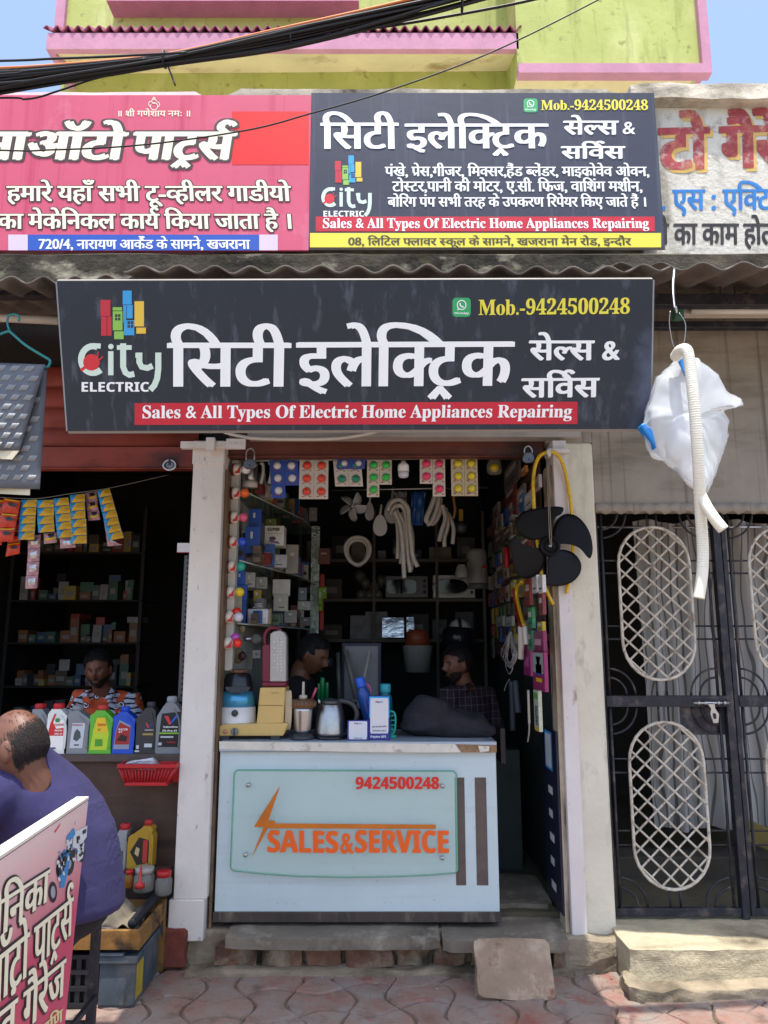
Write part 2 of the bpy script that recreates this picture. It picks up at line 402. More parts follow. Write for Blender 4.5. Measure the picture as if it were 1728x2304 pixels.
# concrete step before the gate
mb = MB(); rough_block(mb, (1.19, -.30, -.05), (3.4, 1.0, .185), 22, .010, 9, .012)
tag(mb.build('concrete_step', m_step), 'rough sandy concrete step in front of the iron gate', 'step')
mb = MB(); rough_block(mb, (1.15, -.40, -.05), (3.3, -.26, .05), 22, .03, 8, .02)
tag(mb.build('step_footing', m_rough), 'crumbling cement footing along the bottom of the gate step', 'footing')

# ------------------------------------------------------------------ pillars
lp = thing('white_pillar', (-1.01, -.05, .13), 'white painted pillar between the two shops with chipped paint', 'pillar')
b = MB(); b.box((-1.10, -.05, .33), (-.925, .16, 2.78)); b.build('shaft', m_white, lp, bevel=.004)
b = MB(); b.box((-1.12, -.06, .13), (-.935, .16, .33)); b.build('base_cladding', m_white, lp, bevel=.005)
b = MB(); b.box((-1.105, -.058, 2.66), (-.92, .1, 2.80)); b.build('cap_cladding', m_white, lp, bevel=.005)
b = MB(); b.box((-1.165, -.10, 2.745), (-.80, -.062, 2.785)); b.cbox((-.99, -.105, 2.765), (.05, .03, .075)); b.box((-.90, -.12, 2.735), (-.79, -.1, 2.795))
for k in range(3): b.lathe([(.007, 0), (.007, -.004)], (-.875 + k * .03, -.121, 2.765), 8, 'Y')
b.build('latch_bracket', m_white, lp, bevel=.003)
rp = thing('plaster_pillar', (1.13, 0, 0), 'broad limewashed plaster pillar between electric shop and gate', 'pillar')
b = MB(); b.box((1.02, -.02, -.05), (1.215, .9, 2.80)); o = b.build('shaft', m_plaster, rp, bevel=.012)
b = MB(); rough_block(b, (.9, -.10, -.05), (1.24, .1, .16), 4, .02, 8); b.build('plaster_foot', m_rough, rp)
ch = thing('shutter_channel', (1.01, -.06, .12), 'pale pinkish white steel shutter channel on the right side of the electric shop', 'shutter channel')
b = MB(); b.box((.972, -.065, .10), (1.05, -.022, 2.80)); b.box((.972, -.022, .10), (1.019, .12, 2.8)); b.build('channel', m_lav, ch, bevel=.003)
b = MB(); b.box((.93, -.11, 2.715), (1.06, -.066, 2.74)); b.build('top_bracket', m_white, ch, bevel=.003)
db = MB(); db.box((.948, -.03, .16), (.9715, .10, 2.66)); 
tag(db.build('door_jamb', M('peeling_cream_wood', '#b8aa94', .8, var=.15, vs=9, dirt=[('#4a3426', .45, 9, (3, 3, .3))]), jitter=.003, jscale=5), 'narrow peeling cream wooden jamb inside the right shutter channel', 'door jamb')
db = MB(); db.box((-.921, .0, .17), (-.907, .10, 2.64))
tag(db.build('door_jamb', M('raw_wood_edge', '#75604a', .8, var=.2, vs=9, dirt=[('#3a2a20', .4, 9, (3, 3, .3))])), 'thin brown wooden jamb beside the left white pillar', 'door jamb')

# ------------------------------------------------------------------ wall above the gate, roof slab, parapet
b = MB(); b.box((1.216, .0, 2.40), (3.4, .12, 3.95)); b.box((.95, -.012, 2.80), (1.216, .12, 3.95))
tag(b.build('gate_wall', m_grey, bevel=.006), 'stained grey plaster wall above the iron gate', 'wall')
b = MB(); n = 60
b.grid(lambda u, v: Vector((1.216 + u * 2.0, -.004 - .012 * math.sin(u * 2.0 / .085 * 6.283) * (1 - v) - .006, 2.385 + v * .055 + 0.008 * math.sin(u * 2.0 / .085 * 6.283) * (1 - v))), 220, 1)
tag(b.build('lintel_sheet', m_grey, solid=.006), 'thin wavy plaster-coloured sheet edge over the top bar of the gate', 'lintel')
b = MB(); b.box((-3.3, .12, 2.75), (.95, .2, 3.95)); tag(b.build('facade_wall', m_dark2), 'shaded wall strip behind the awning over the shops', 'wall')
ZL0, ZL1 = ZY(640, -.1), ZY(567, -.1)
b = MB(); rough_block(b, (-3.4, -.10, ZL0 - .06), (3.5, .3, ZL1), 26, .012, 6)
tag(b.build('roof_slab', m_conc), 'black-stained concrete roof slab edge under the upper signboards', 'roof slab')
ZP = ZY(200, .1)
b = MB(); rough_block(b, (-3.4, .09, ZL1 - .1), (1.9 - 3.0, .3, ZP - .02), 8, .008, 4)
tag(b.build('parapet_wall', M('pale_pink_parapet', '#d9b9bd', .9, var=.1, vs=4, bump=.3, bs=20, dirt=('#6d6a60'), dirt_amt=.2)), 'pale pink parapet wall showing along the top of the red banner', 'parapet')
b = MB(); rough_block(b, (-1.1, .09, ZL1 - .1), (1.62, .3, ZP), 8, .01, 5)
tag(b.build('parapet_wall', M('mossy_parapet', '#a59f90', .95, var=.2, vs=4, bump=.5, bs=20, dirt=('#34322c'), dirt_amt=.6)), 'mossy grey parapet wall behind the dark upper signboard', 'parapet')
b = MB(); b.box((-4, .3, ZL1 - .2), (4, 9, ZL1 + .12)); tag(b.build('roof_terrace', M('pale_cement_roof', '#e2ddd0', .9, var=.1, vs=2)), kind='structure')  # unseen roof, added pale to bounce light up onto the canopy soffit
# painted parapet on the right
m_pw = M('whitewashed_sign_wall', '#d0cdc2', .9, var=.08, vs=3, bump=.45, bs=30, dirt=[('#8f8a7c', .34, 2.5, (2.5, 1, .5)), ('#6f6a5e', .2, 8, (1, 1, 1))])
pw = thing('painted_parapet', (2.2, .09, ZL1), 'whitewashed parapet with hand-painted red, blue and black lettering', 'parapet')
b = MB(); b.box((1.62, .06, ZL1 - .05), (3.5, .3, ZY(243, .06))); b.build('wall', m_pw, pw)
b = MB(); rough_block(b, (1.58, -.02, ZY(243, .06)), (3.5, .34, ZY(190, .0)), 12, .012, 6); b.build('coping', M('cream_coping', '#cfc6b4', .9, var=.12, vs=5, bump=.5, bs=24, dirt=('#7a7362'), dirt_amt=.35), pw)
zz = zone(864, 0, 1.92); N = Vector((0, -1, 0)); q = lambda x, y: PY(zz(x, y), .06)
red, och, blu, blk = M('faded_red_wall_paint', '#a34a4e', .9, var=.25, vs=9, dirt=[('#cdbdb4', .32, 14, (1, 1, 1)), ('#c9876a', .3, 6, (1, 1, 1))]), M('ochre_wall_paint', '#d3b069', .9, var=.15, vs=9), M('blue_wall_paint', '#3a7fc4', .9, var=.15, vs=9), M('faded_black_wall_paint', '#3b3b3e', .9, var=.25, vs=9)
fat = [(dx, dy) for dx in (-.05, -.02, .02, .05) for dy in (-.02, .02)]
for dx, dy, m_, of, nm in ((14, 14, och, .0015, 'letter_shadow'), (0, 0, red, .003, 'red_lettering')):
    b = MB(); write(b, 'टो गैरेज', q(1195 + dx, 732 + dy), q(1905 + dx, 712 + dy), q(1195 + dx, 560 + dy), N, smear=fat, off=of); b.build(nm, m_, pw)
b = MB(); write(b, '. एस : ए<िक~टवा', q(1195, 908), q(1760, 905), q(1195, 822), N, smear=SMB, off=.002); b.build('blue_lettering', blu, pw)
b = MB(); write(b, 'ने का काम होता', q(1175, 1056), q(1710, 1056), q(1175, 968), N, smear=SMB, off=.002); b.build('black_lettering', blk, pw)

# ------------------------------------------------------------------ corrugated awnings
def awning(x0, x1, yw, zw, edge_fn, pitch, amp, label, tilt=0):
    b = MB(); nu = int((x1 - x0) / pitch * 12)
    def fn(u, v):
        x = x0 + u * (x1 - x0); ye, ze = edge_fn(u); y = yw + (ye - yw) * v; z = zw + (ze - zw) * v
        a = amp * (1 + .35 * noise.noise(Vector((x * 1.3, 0, 3))))
        return Vector((x, y + .01 * noise.noise(Vector((x * 3, v, 7))), z + a * math.sin(x / pitch * 6.283 + .6 * noise.noise(Vector((x * 2, 1, 0)))) + .012 * noise.noise(Vector((x * 2.1, v * 2, 5)))))
    b.grid(fn, nu, 6); o = b.build('corrugated_awning', m_asb, solid=.007); return tag(o, label, 'awning')
YE = -1.40
def zE(v, Y): return ZY(v, Y)
awning(-1.06, 1.17, .02, 3.66, lambda u: (YE, zE(616, YE) + .02), .146, .016, 'deep corrugated awning sheet over the lower electric shop signboard')
awning(1.06, 3.3, .02, 3.72, lambda u: (-.76 - .3 * u, zE(604 - 30 * u, -.76 - .3 * u)), .19, .020, 'corrugated awning sheet over the iron gate')
awning(-3.2, -1.03, .02, 3.56, lambda u: (-.95, zE(628, -.95)), .15, .018, 'corrugated awning sheet over the auto parts shop')
# beams / pipes under awnings
b = MB(); b.box((1.1, -.42, ZY(686, -.42)), (3.3, -.36, ZY(660, -.42))); tag(b.build('awning_beam', m_black, bevel=.004), 'dark iron beam under the awning over the gate', 'beam')
b = MB(); b.box((1.1, -.2, ZY(737, -.2)), (3.3, -.15, ZY(722, -.2))); tag(b.build('awning_beam', m_black, bevel=.004), 'lower dark iron angle above the grey gate wall', 'beam')
tl = thing('tube_light', (2.1, -.3, ZY(710, -.3)), 'unlit dusty fluorescent tube fitting under the awning over the gate', 'tube light')
p0, p1 = PY((1530, 702), -.3), PY((1760, 694), -.3)
b = MB(); b.box((p0.x, -.33, p0.z - .03), (p1.x, -.28, p0.z + .02)); b.build('batten', M('dusty_cream_metal', '#b9b0a2', .6, var=.1, vs=6), tl, bevel=.004)
b = MB(); b.tube([(p0.x + .04, -.35, p0.z - .02), (p1.x - .04, -.35, p0.z - .02)], .016, 12); b.build('tube', M('milky_tube', '#d5d2c8', .3), tl)
b = MB(); b.cbox((p0.x - .03, -.34, p0.z - .02), (.05, .05, .09)); b.build('end_cap', M('green_cap', '#3c6a5c', .5), tl, bevel=.004)
for k, u in enumerate((1622, 1655)):
    p = PY((u, 668), -.5); b = MB(); b.tube(smoothpath([p + Vector((0, 0, .06)), p, p + Vector((.012, 0, -.03)), p + Vector((.03, 0, -.03)), p + Vector((.035, 0, -.01))], 4), .005, 6)
    tag(b.build('iron_hook', m_black), 'small black iron hook under the gate awning, ' + ('nearer the hanging bag' if k == 0 else 'nearer the photo edge'), 'hook')
b = MB(); b.tube([PY((-200, 705), -.5), PY((132, 722), -.5)], .022, 10); tag(b.build('awning_pipe', M('off_white_pipe', '#c9c4bb', .5, var=.1)), 'off-white horizontal pipe under the awning of the auto parts shop', 'pipe')
b = MB(); b.box((-3.2, -.72, ZY(668, -.7)), (-1.05, -.66, ZY(640, -.7))); tag(b.build('awning_beam', m_black), 'dark rafter under the awning of the auto parts shop', 'beam')

# ------------------------------------------------------------------ shutters
def shutter(name, x0, x1, z0, z1, y, mat, label, ns, rail):
    t = thing(name, ((x0 + x1) / 2, y, z0), label, 'shutter'); b = MB(); h = (z1 - z0 - rail) / ns
    b.grid(lambda u, v: Vector((x0 + u * (x1 - x0), y - .014 * abs(math.sin(v * ns * math.pi)) ** .6, z0 + rail + v * (z1 - z0 - rail))), 2, ns * 10)
    b.build('curtain', mat, t, solid=.003)
    b = MB(); b.box((x0, y - .03, z0 + .012), (x1, y + .012, z0 + rail)); b.box((x0, y - .045, z0), (x1, y + .02, z0 + .012)); b.build('bottom_rail', mat, t, bevel=.004); return t
shutter('rolling_shutter', -3.2, -1.103, ZY(1059, .07), 3.3, .07, m_rust, 'rust red rolling shutter pulled up over the auto parts shop', 4, .14)
ZS0, ZS1 = ZY(1032, .07), ZY(975, .07)
shutter('rolling_shutter', -.92, .945, ZS0, 3.0, .07, m_rust2, 'brown-red rolling shutter rail above the string of bulbs', 3, .15)
b = MB(); b.box((-.79, -.06, ZY(983, -.06)), (1.14, .04, ZY(962, -.06))); tag(b.build('lintel_board', M('grey_white_board', '#a8a29c', .7, var=.12, vs=4)), 'narrow grey-white board running under the lower signboard', 'board')
b = MB(); b.tube(smoothpath([PY((505, 972), -.1), PY((560, 985), -.1), PY((660, 988), -.1), PY((760, 986), -.1), PY((830, 975), -.1), PY((850, 968), -.1)], 5), .011, 8); tag(b.build('conduit_pipe', M('white_pvc', '#cfc9c0', .45)), 'sagging white plastic conduit under the lower signboard', 'conduit')
# ------------------------------------------------------------------ signboards
w_ink = M('white_ink', '#f2f4f4', .45); y_ink = M('yellow_ink', '#e8dc4a', .45); r_ink = M('red_ink', '#c22236', .45, var=.06, vs=5)
mint = M('pale_mint_ink', '#cfe3d6', .45); g_ink = M('green_ink', '#35a866', .45)
m_sign = M('navy_black_flex', '#343949', .42, var=.14, vs=1.6, bump=.14, bs=4, dirt=[('#4d5260', .2, 3, (7, 7, .25))])
m_sign_low = M('navy_flex', '#202834', .42, var=.14, vs=1.6, bump=.14, bs=4, dirt=[('#4d5260', .24, 3, (7, 7, .25)), ('#5f6880', .1, 1.2, (1, 1, 1))])
m_frame = M('thin_metal_frame', '#8f8d8a', .5, .5)
def poly(b, q, pts, nrm, off):
    return b.add([q(*p) + Vector(nrm) * off for p in pts], [tuple(range(len(pts)))], False)
def fixface(b, nrm):
    pass
def logo(root, q, x0, y0, k, nrm):
    """three-colour city blocks over the word; k = pixels per unit of the lower board"""
    P = lambda x, y: q(x0 + x * k, y0 + y * k)
    def pl_(name, mat, polys, off=.0015):
        b = MB()
        for pg in polys: b.add([P(*p) + nrm * off for p in pg], [tuple(range(len(pg)))[::-1]], False)
        return b.build(name, mat, root)
    sq = lambda a, b_, c, d: [(a, b_), (c, b_), (c, d), (a, d)]
    pl_('red_block', M('logo_red', '#c23040', .45), [sq(97, 40, 140, 110), sq(100, 112, 124, 195), sq(126, 112, 145, 195)])
    pl_('green_block', M('logo_green', '#8cc152', .45), [sq(150, 72, 190, 86), sq(150, 89, 192, 172), sq(156, 176, 197, 210)])
    pl_('blue_block', M('logo_blue', '#3aa0dc', .45), [sq(193, 0, 232, 60), sq(195, 62, 208, 140), sq(210, 62, 236, 120), sq(198, 128, 243, 193)])
    pl_('yellow_block', M('logo_yellow', '#e4c04a', .45), [sq(244, 46, 285, 155), sq(252, 160, 293, 186)])
    pl_('dark_windows', m_sign, [sq(a, b_, a + 10, b_ + 12) for a in (160, 173) for b_ in (102, 117)] + [sq(a, b_, a + 11, b_ + 13) for a in (214, 228) for b_ in (132, 148)], .0022)
    def band(pts, wd, b, off):
        vs, fs = stroke([(p[0], -p[1]) for p in pts], wd); b.add([P(v[0], -v[1]) + nrm * off for v in vs], [f[::-1] for f in fs], False)
    b = MB(); c = (65, 298)
    band([(c[0] + 52 * math.cos(R(a)), c[1] - 58 * math.sin(R(a))) for a in range(70, 325, 15)], 27, b, .0015)
    band([(66, 238), (98, 240)], 22, b, .0017)
    b.add([P(*p) + nrm * .0016 for p in sq(130, 262, 153, 366)], [(3, 2, 1, 0)], False); b.add([P(142 + 12 * math.cos(R(a)), 242 + 12 * math.sin(R(a))) + nrm * .0016 for a in range(360, 0, -30)], [tuple(range(12))], False)
    band([(195, 228), (195, 330), (205, 355), (222, 365), (243, 360)], 26, b, .0015); band([(168, 246), (232, 246)], 20, b, .0017)
    band([(265, 268), (265, 310), (275, 330), (300, 335), (322, 325)], 26, b, .0015); band([(248, 280), (270, 280)], 22, b, .0018)
    band([(347, 268), (347, 340), (342, 380), (330, 410), (312, 430)], 26, b, .0017)
    b.build('city_lettering', mint, root)
    b = MB(); b.add([P(58 + 36 * math.cos(R(a)), 310 + 36 * math.sin(R(a))) + nrm * .002 for a in range(360, 0, -20)], [tuple(range(18))], False)
    band([(12, 345), (35, 328)], 13, b, .0021); band([(84, 285), (88, 265)], 6, b, .0021); band([(92, 300), (108, 285)], 6, b, .0021)
    b.build('plug_emblem', M('logo_plug_red', '#cf3038', .45), root)
    b = MB(); write(b, 'ELECTRIC', P(10, 437), P(308, 437), P(10, 396), nrm, 'sans', SM2); b.build('electric_lettering', w_ink, root)
def chat_icon(root, q, x0, y0, x1, y1, nrm):
    b = MB(); rr = .2; pts = []
    for cx, cy, a0 in ((1 - rr, 1 - rr, 0), (rr, 1 - rr, 90), (rr, rr, 180), (1 - rr, rr, 270)):
        pts += [(cx + rr * math.cos(R(a0 + t)), cy + rr * math.sin(R(a0 + t))) for t in range(0, 91, 18)]
    L = lambda x, y: q(x0 + (x1 - x0) * x, y1 + (y0 - y1) * y)
    b.add([L(*p) + nrm * .0014 for p in pts], [tuple(range(len(pts)))], False); ic = b.build('chat_icon', g_ink, root)
    b = MB(); vs, fs = stroke([(.5 + .24 * math.cos(R(a)), .62 + .24 * math.sin(R(a))) for a in range(-125, 236, 20)], .05); b.add([L(*v) + nrm * .0024 for v in vs], fs, False)
    vs, fs = stroke([(.33, .45), (.26, .36), (.38, .40)], .05); b.add([L(*v) + nrm * .0024 for v in vs], fs, False)
    vs, fs = stroke([(.41, .72), (.43, .6), (.52, .52), (.62, .52)], .07); b.add([L(*v) + nrm * .0026 for v in vs], fs, False)
    write(b, 'WhatsApp', L(.1, .14), L(.9, .14), L(.1, .25), nrm, 'sans', off=.0024); b.build('icon_mark', w_ink, ic)

# lower signboard, tilted: top edge forward
pt, pb = PY((783, 630), YE - .012), PY((783, 968), YE + .165)
up = (pt - pb).normalized(); nrm = Vector((0, up.z, -up.y)) * -1; nrm = nrm if nrm.y < 0 else -nrm
ls = thing('shop_signboard', pb, 'wide navy signboard hung under the corrugated awning, with large white Hindi lettering', 'signboard')
lq = lambda x, y: PP((x, y), pt, nrm)
c4 = [lq(128, 633), lq(1469, 629), lq(1463, 965), lq(152, 970)]
b = MB(); b.slab(c4, -nrm * .03); b.build('panel', m_sign_low, ls)
b = MB()
for i in range(4): b.tube([c4[i] - nrm * .012, c4[(i + 1) % 4] - nrm * .012], .011, 4, smooth=False)
b.build('frame', m_frame, ls)
def sgroup(root, q, nrm, name, mat, items):
    b = MB()
    for (s, x0, y0, x1, y1, yt, st, sm) in items: write(b, s, q(x0, y0), q(x1, y1), q(x0, yt), nrm, st, sm, off=.0022)
    return b.build(name, mat, root)
sgroup(ls, lq, nrm, 'hindi_lettering', w_ink, [('िसटी', 381, 870, 647, 870, 772, '', SM3), ('इले<िक~ट^क', 671, 870, 1148, 868, 771, '', SM3),
    ('सेल~स', 1192, 810, 1334, 810, 767, '', SMB), ('सवि`स', 0, 0, 0, 0, 0, '', SMB)][:3] + [('सिव`स', 1175, 894, 1345, 893, 852, '', SMB), ('&', 1354, 810, 1393, 809, 766, 'sans', SMB)])
b = MB(); b.add([lq(*p) + nrm * .0012 for p in ((303, 907), (303, 956), (1299, 954), (1299, 904))], [(0, 1, 2, 3)], False); b.build('red_band', r_ink, ls)
sgroup(ls, lq, nrm, 'tagline_lettering', w_ink, [('Sales & All Types Of Electric Home Appliances Repairing', 319, 941, 1286, 939, 913, 'serif', SM2)])
sgroup(ls, lq, nrm, 'phone_lettering', y_ink, [('Mob.-9424500248', 1076, 709, 1417, 706, 675, 'serif', SM2)])
chat_icon(ls, lq, 1018, 670, 1059, 713, nrm)
logo(ls, lq, 176, 654, .52, nrm)

# upper signboard
YU = -.04; nu_ = Vector((0, -1, 0)); uq = lambda x, y: PY(D(x, y), YU)
us = thing('shop_signboard', PY(D(1050, 537), YU), 'square-ish dark signboard on the roof parapet with a yellow strip along its bottom', 'signboard')
cx0, cx1 = uq(670, 370).x, uq(1425, 370).x; cz0, cz1 = ZY(557, YU), ZY(209, YU)
b = MB(); b.box((cx0, YU, cz0), (cx1, YU + .03, cz1)); b.build('panel', m_sign, us)
b = MB(); b.tube([(cx0, YU + .012, cz0), (cx1, YU + .012, cz0), (cx1, YU + .012, cz1), (cx0, YU + .012, cz1)], .011, 4, closed=True, smooth=False); b.build('frame', m_frame, us)
uq2 = lambda x, y: PY((x, y), YU)
U = lambda s, x0, y0, x1, yt, st='', sm=SM3: (s, x0 * 1.04159, y0 * 1.04159, x1 * 1.04159, y0 * 1.04159, yt * 1.04159, st, sm)
sgroup(us, uq2, nu_, 'hindi_lettering', w_ink, [U('िसटी', 695, 322, 858, 266), U('इले<िक~ट^क', 877, 321, 1182, 268), U('सेल~स', 1218, 291, 1334, 262, sm=SMB), U('सिव`स', 1213, 343, 1348, 317, sm=SMB), U('&', 1344, 290, 1372, 262, 'sans', SM2)])
sgroup(us, uq2, nu_, 'service_list_lettering', w_ink, [U('पंखे, प^ेस,गीजर, िमक~सर,हैंड ब~लेंडर, माइक^ोवेव ओवन,', 832, 381, 1403, 361, '', SM3),
    U('टोस~टर,पानी की मोटर, ए.सी. िफ^ज, वािशंग मशीन,', 848, 414, 1388, 393, '', SM3), U('बोिरंग पंप सभी तरह के उपकरण िरपेयर िकए जाते हैं ।', 838, 447, 1398, 427, '', SM3)])
rect = lambda name, mat, x0, y0, x1, y1, root, of=.0012: MB().add([uq(x0, y0) + nu_ * of, uq(x0, y1) + nu_ * of, uq(x1, y1) + nu_ * of, uq(x1, y0) + nu_ * of], [(0, 1, 2, 3)], False).build(name, mat, root)
rect('red_band', r_ink, 682, 468, 1414, 500, us); rect('yellow_strip', M('yellow_flex', '#e6d84a', .45), 669.5, 503.5, 1428, 534.5, us)
sgroup(us, uq2, nu_, 'tagline_lettering', w_ink, [U('Sales & All Types Of Electric Home Appliances Repairing', 696, 493, 1402, 472, 'serif', SM2)])
sgroup(us, uq2, nu_, 'phone_lettering', y_ink, [U('Mob.-9424500248', 1168, 238, 1400, 217, 'serif', SM2)])
sgroup(us, uq2, nu_, 'address_lettering', M('dark_grey_ink', '#4a4a30', .5), [U('08, िलिटल फ~लावर स~कूल के सामने, खजराना मेन रोड, इन~दौर', 752, 530, 1363, 515, '', SM3)])
chat_icon(us, uq, 1131, 213, 1161, 243, nu_)
logo(us, uq2, 726 - 3, 350, .315, nu_)

# red banner of the neighbour
YR = -.05; rq = lambda x, y: PY(D(x, y), YR); rq2 = lambda x, y: PY((x, y), YR)
rs = thing('red_banner', PY(D(330, 540), YR), 'pink-red banner of the auto parts shop with white and cream Hindi lettering', 'banner')
rx1 = rq(669.5, 370).x; b = MB(); b.box((-3.3, YR, ZY(563, YR)), (rx1, YR + .02, ZY(214, YR))); b.build('panel', M('pink_red_flex', '#c95570', .45, var=.05, vs=2, bump=.12, bs=5, dirt=[('#b83a5a', .3, 2, (6, 6, .2)), ('#d98aa0', .2, 1.5, (1, 1, 1))]), rs)
rrect = lambda name, mat, x0, y0, x1, y1, of=.0012: MB().add([rq(x0, y0) + nu_ * of, rq(x0, y1) + nu_ * of, rq(x1, y1) + nu_ * of, rq(x1, y0) + nu_ * of], [(0, 1, 2, 3)], False).build(name, mat, rs)
rrect('red_patch', M('bright_red_print', '#d8241f', .45), 501, 241, 667, 356)
rrect('blue_strip', M('blue_print', '#2a56b4', .45), 60, 507, 560, 541); rrect('pale_strip_end', M('pale_print', '#d4c3da', .5), 18, 507, 60, 541); rrect('pale_strip_end', M('pale_print'  , '#d4c3da', .5), 560, 507, 600, 541)
cr_ink = M('cream_ink', '#f0ebcf', .45); dk_ink = M('dark_outline_ink', '#4a3a3c', .5)
OUT = ring(.04, 10); OUT2 = ring(.06, 12)
V = U
for nm, mat, sm, of in (('letter_outline', dk_ink, 0, .001), ('cream_lettering', cr_ink, 1, .0038)):
    b = MB()
    for (s, x0, y0, x1, yt, big) in (('ना', -40, 345, 52, 287, 1), ('ऑटो', 56, 345, 262, 287, 1), ('पाट^स`', 284, 345, 498, 287, 1),
            ('हमारे यहाँ सभी टू-व~हीलर गाडीयो', 16, 435, 628, 403, 0), ('का मेकेिनकल कार~ य` िकया जाता है ।', -3, 495, 634, 463, 0)):
        if 'कार~' in s: s = 'का मेकेिनकल काय` िकया जाता है ।'
        base = [(-.05, 0), (-.02, .02), (.02, -.02), (.05, 0)] if big else SM3
        sms = base if sm else [(p[0] * 1.0 + r_[0], p[1] + r_[1]) for r_ in (OUT2 if big else OUT) for p in ((-.045, 0), (.045, 0))]
        write(b, s, rq(x0, y0), rq(x1, y0), rq(x0, yt), nu_, '', sms, off=of, skew=.16 if big else 0, step=.00003)
    b.build(nm, mat, rs)
b = MB(); write(b, '॥ श^ी गणेशाय नमः ॥', rq(252, 252), rq(413, 252), rq(252, 240), nu_, '', SM2, off=.002)
for (cx, cy, r_, a0, a1) in ((333, 219, 5, 0, 340), (333, 230, 8, 150, 480), (327, 225, 6, 90, 250), (339, 226, 6, -70, 90), (333, 213, 2.5, 0, 330)):
    vs, fs = stroke([(cx + r_ * math.cos(R(t)), -(cy - r_ * math.sin(R(t)))) for t in range(a0, a1 + 1, 30)], 1.4); b.add([rq(v[0], -v[1]) + nu_ * .002 for v in vs], fs, False)
b.build('blessing_lettering', cr_ink, rs)
b = MB(); write(b, '720/4, नारायण आके`ड के सामने, खजराना', rq(83, 538), rq(540, 538), rq(83, 519), nu_, '', SM3, off=.0024); b.build('address_lettering', w_ink, rs)

# ------------------------------------------------------------------ building behind
bb = thing('upper_building', (0, 1.5, 5.0), 'lime green house with pink trim rising behind the roof parapet', 'building')
lime = M('lime_green_paint', '#b0ba6c', .85, var=.08, vs=1.5, bump=.25, bs=10, dirt=[('#c9cf8c', .4, 1.5, (1, 1, .6)), ('#87924a', .22, 3, (2, 2, .3)), ('#6f763c', .08, 12, (1, 1, 1))])
pink = M('mauve_pink_paint', '#c08aa4', .8, var=.1, vs=4, bump=.2, bs=16, dirt=[('#c98fa8', .35, 5, (1, 1, 1))])
crm = M('cream_plaster', '#e6d8b2', .9, var=.08, vs=2, bump=.2, bs=14, dirt=('#b09a72'), dirt_amt=.25)
YB = 2.2; YC = 1.7
XL = XY(148, 60, YB); XR_ = XY(1575, 80, YC)
b = MB(); b.box((XL, YB, 4.5), (XY(1165, 180, YB) , YB + 3, 12)); b.box((XY(1165, 120, YC), YC, ZY(160, YC)), ) if False else None
b.box((XY(1163, 120, YC), YC, ZY(152, YC)), (XR_, YB + 3, 12)); b.box((XY(1165, 180, YB), YB + .02, 4.5), (XR_ - .25, YB + 3, ZY(152, YC)))
b.build('wall', lime, bb)
b = MB(); b.box((XY(1163, 120, YC), YC - .05, ZY(163, YC - .05)), (XR_ + .06, YC + .05, ZY(142, YC - .05))); b.box((XR_ - .02, YC - .05, ZY(142, YC - .05)), (XR_ + .06, YC + .4, 12))
b.box((XR_ - .12, YB - .2, 4.6), (XR_ + .03, YB + .2, ZY(152, YC))); b.build('pink_trim', pink, bb)
b = MB(); b.box((XL - .09, YB - .05, ZY(85, YB)), (XL + .002, YB + .3, 12)); b.build('pink_trim', pink, bb)
b = MB(); b.box((XY(1163, 120, YC) + .01, YC + .0, ZY(152, YC) - .03), (XR_ - .05, YB + .3, ZY(152, YC) - .004)); b.build('overhang_soffit', crm, bb)
# canopy
CY = 1.7; ca, cb = XY(102, 120, CY), XY(1167, 100, CY); zc0, zc1 = ZY(110, CY), ZY(74, CY)
b = MB(); b.slab([(ca, CY, zc0), (cb, CY, zc0), (cb, CY, zc1), (ca, CY, zc1)], (0, .06, 0)); b.box((ca, CY + .06, zc0), (ca + .06, YB, zc1)); b.build('canopy_fascia', pink, bb)
b = MB(); b.slab([(ca, CY + .002, zc0 - .001), (ca + .15, YB, ZY(166, YB)), (cb, YB, ZY(160, YB)), (cb, CY + .002, zc0 - .001)], (0, 0, .03)); b.build('canopy_soffit', crm, bb)
b = MB(); b.grid(lambda u, v: Vector((ca - .03 + u * (cb - ca + .06), CY - .012 + v * .52, zc1 + .035 + v * .36 + .028 * math.sin(u * (cb - ca) / .095 * 6.283))), 460, 1); b.build('canopy_roof_sheet', M('maroon_roof_sheet', '#8d4660', .8, var=.15, vs=8), bb, solid=.012)
# window with projecting sill
YW = 2.1; wx0, wx1 = XY(248, 18, YW), XY(808, 5, YW); zw = ZY(12, YW)
b = MB(); b.box((wx0, YW - .1, zw - .045), (wx1, YB, zw + .02)); b.build('window_sill', pink, bb)
wn = MB(); wn.box((wx0 + .05, YB - .03, zw + .02), (wx1 - .05, YB + .0, zw + 1.3)); wn = wn.build('window', M('dull_window_glass', '#8fa0a4', .15), bb)
b = MB()
for k in range(5): xx = wx0 + .05 + (wx1 - wx0 - .1) * k / 4; b.box((xx - .03, YB - .06, zw + .02), (xx + .03, YB - .03, zw + 1.3))
b.build('window_frame', M('pale_frame', '#c9cfd2', .5), wn)

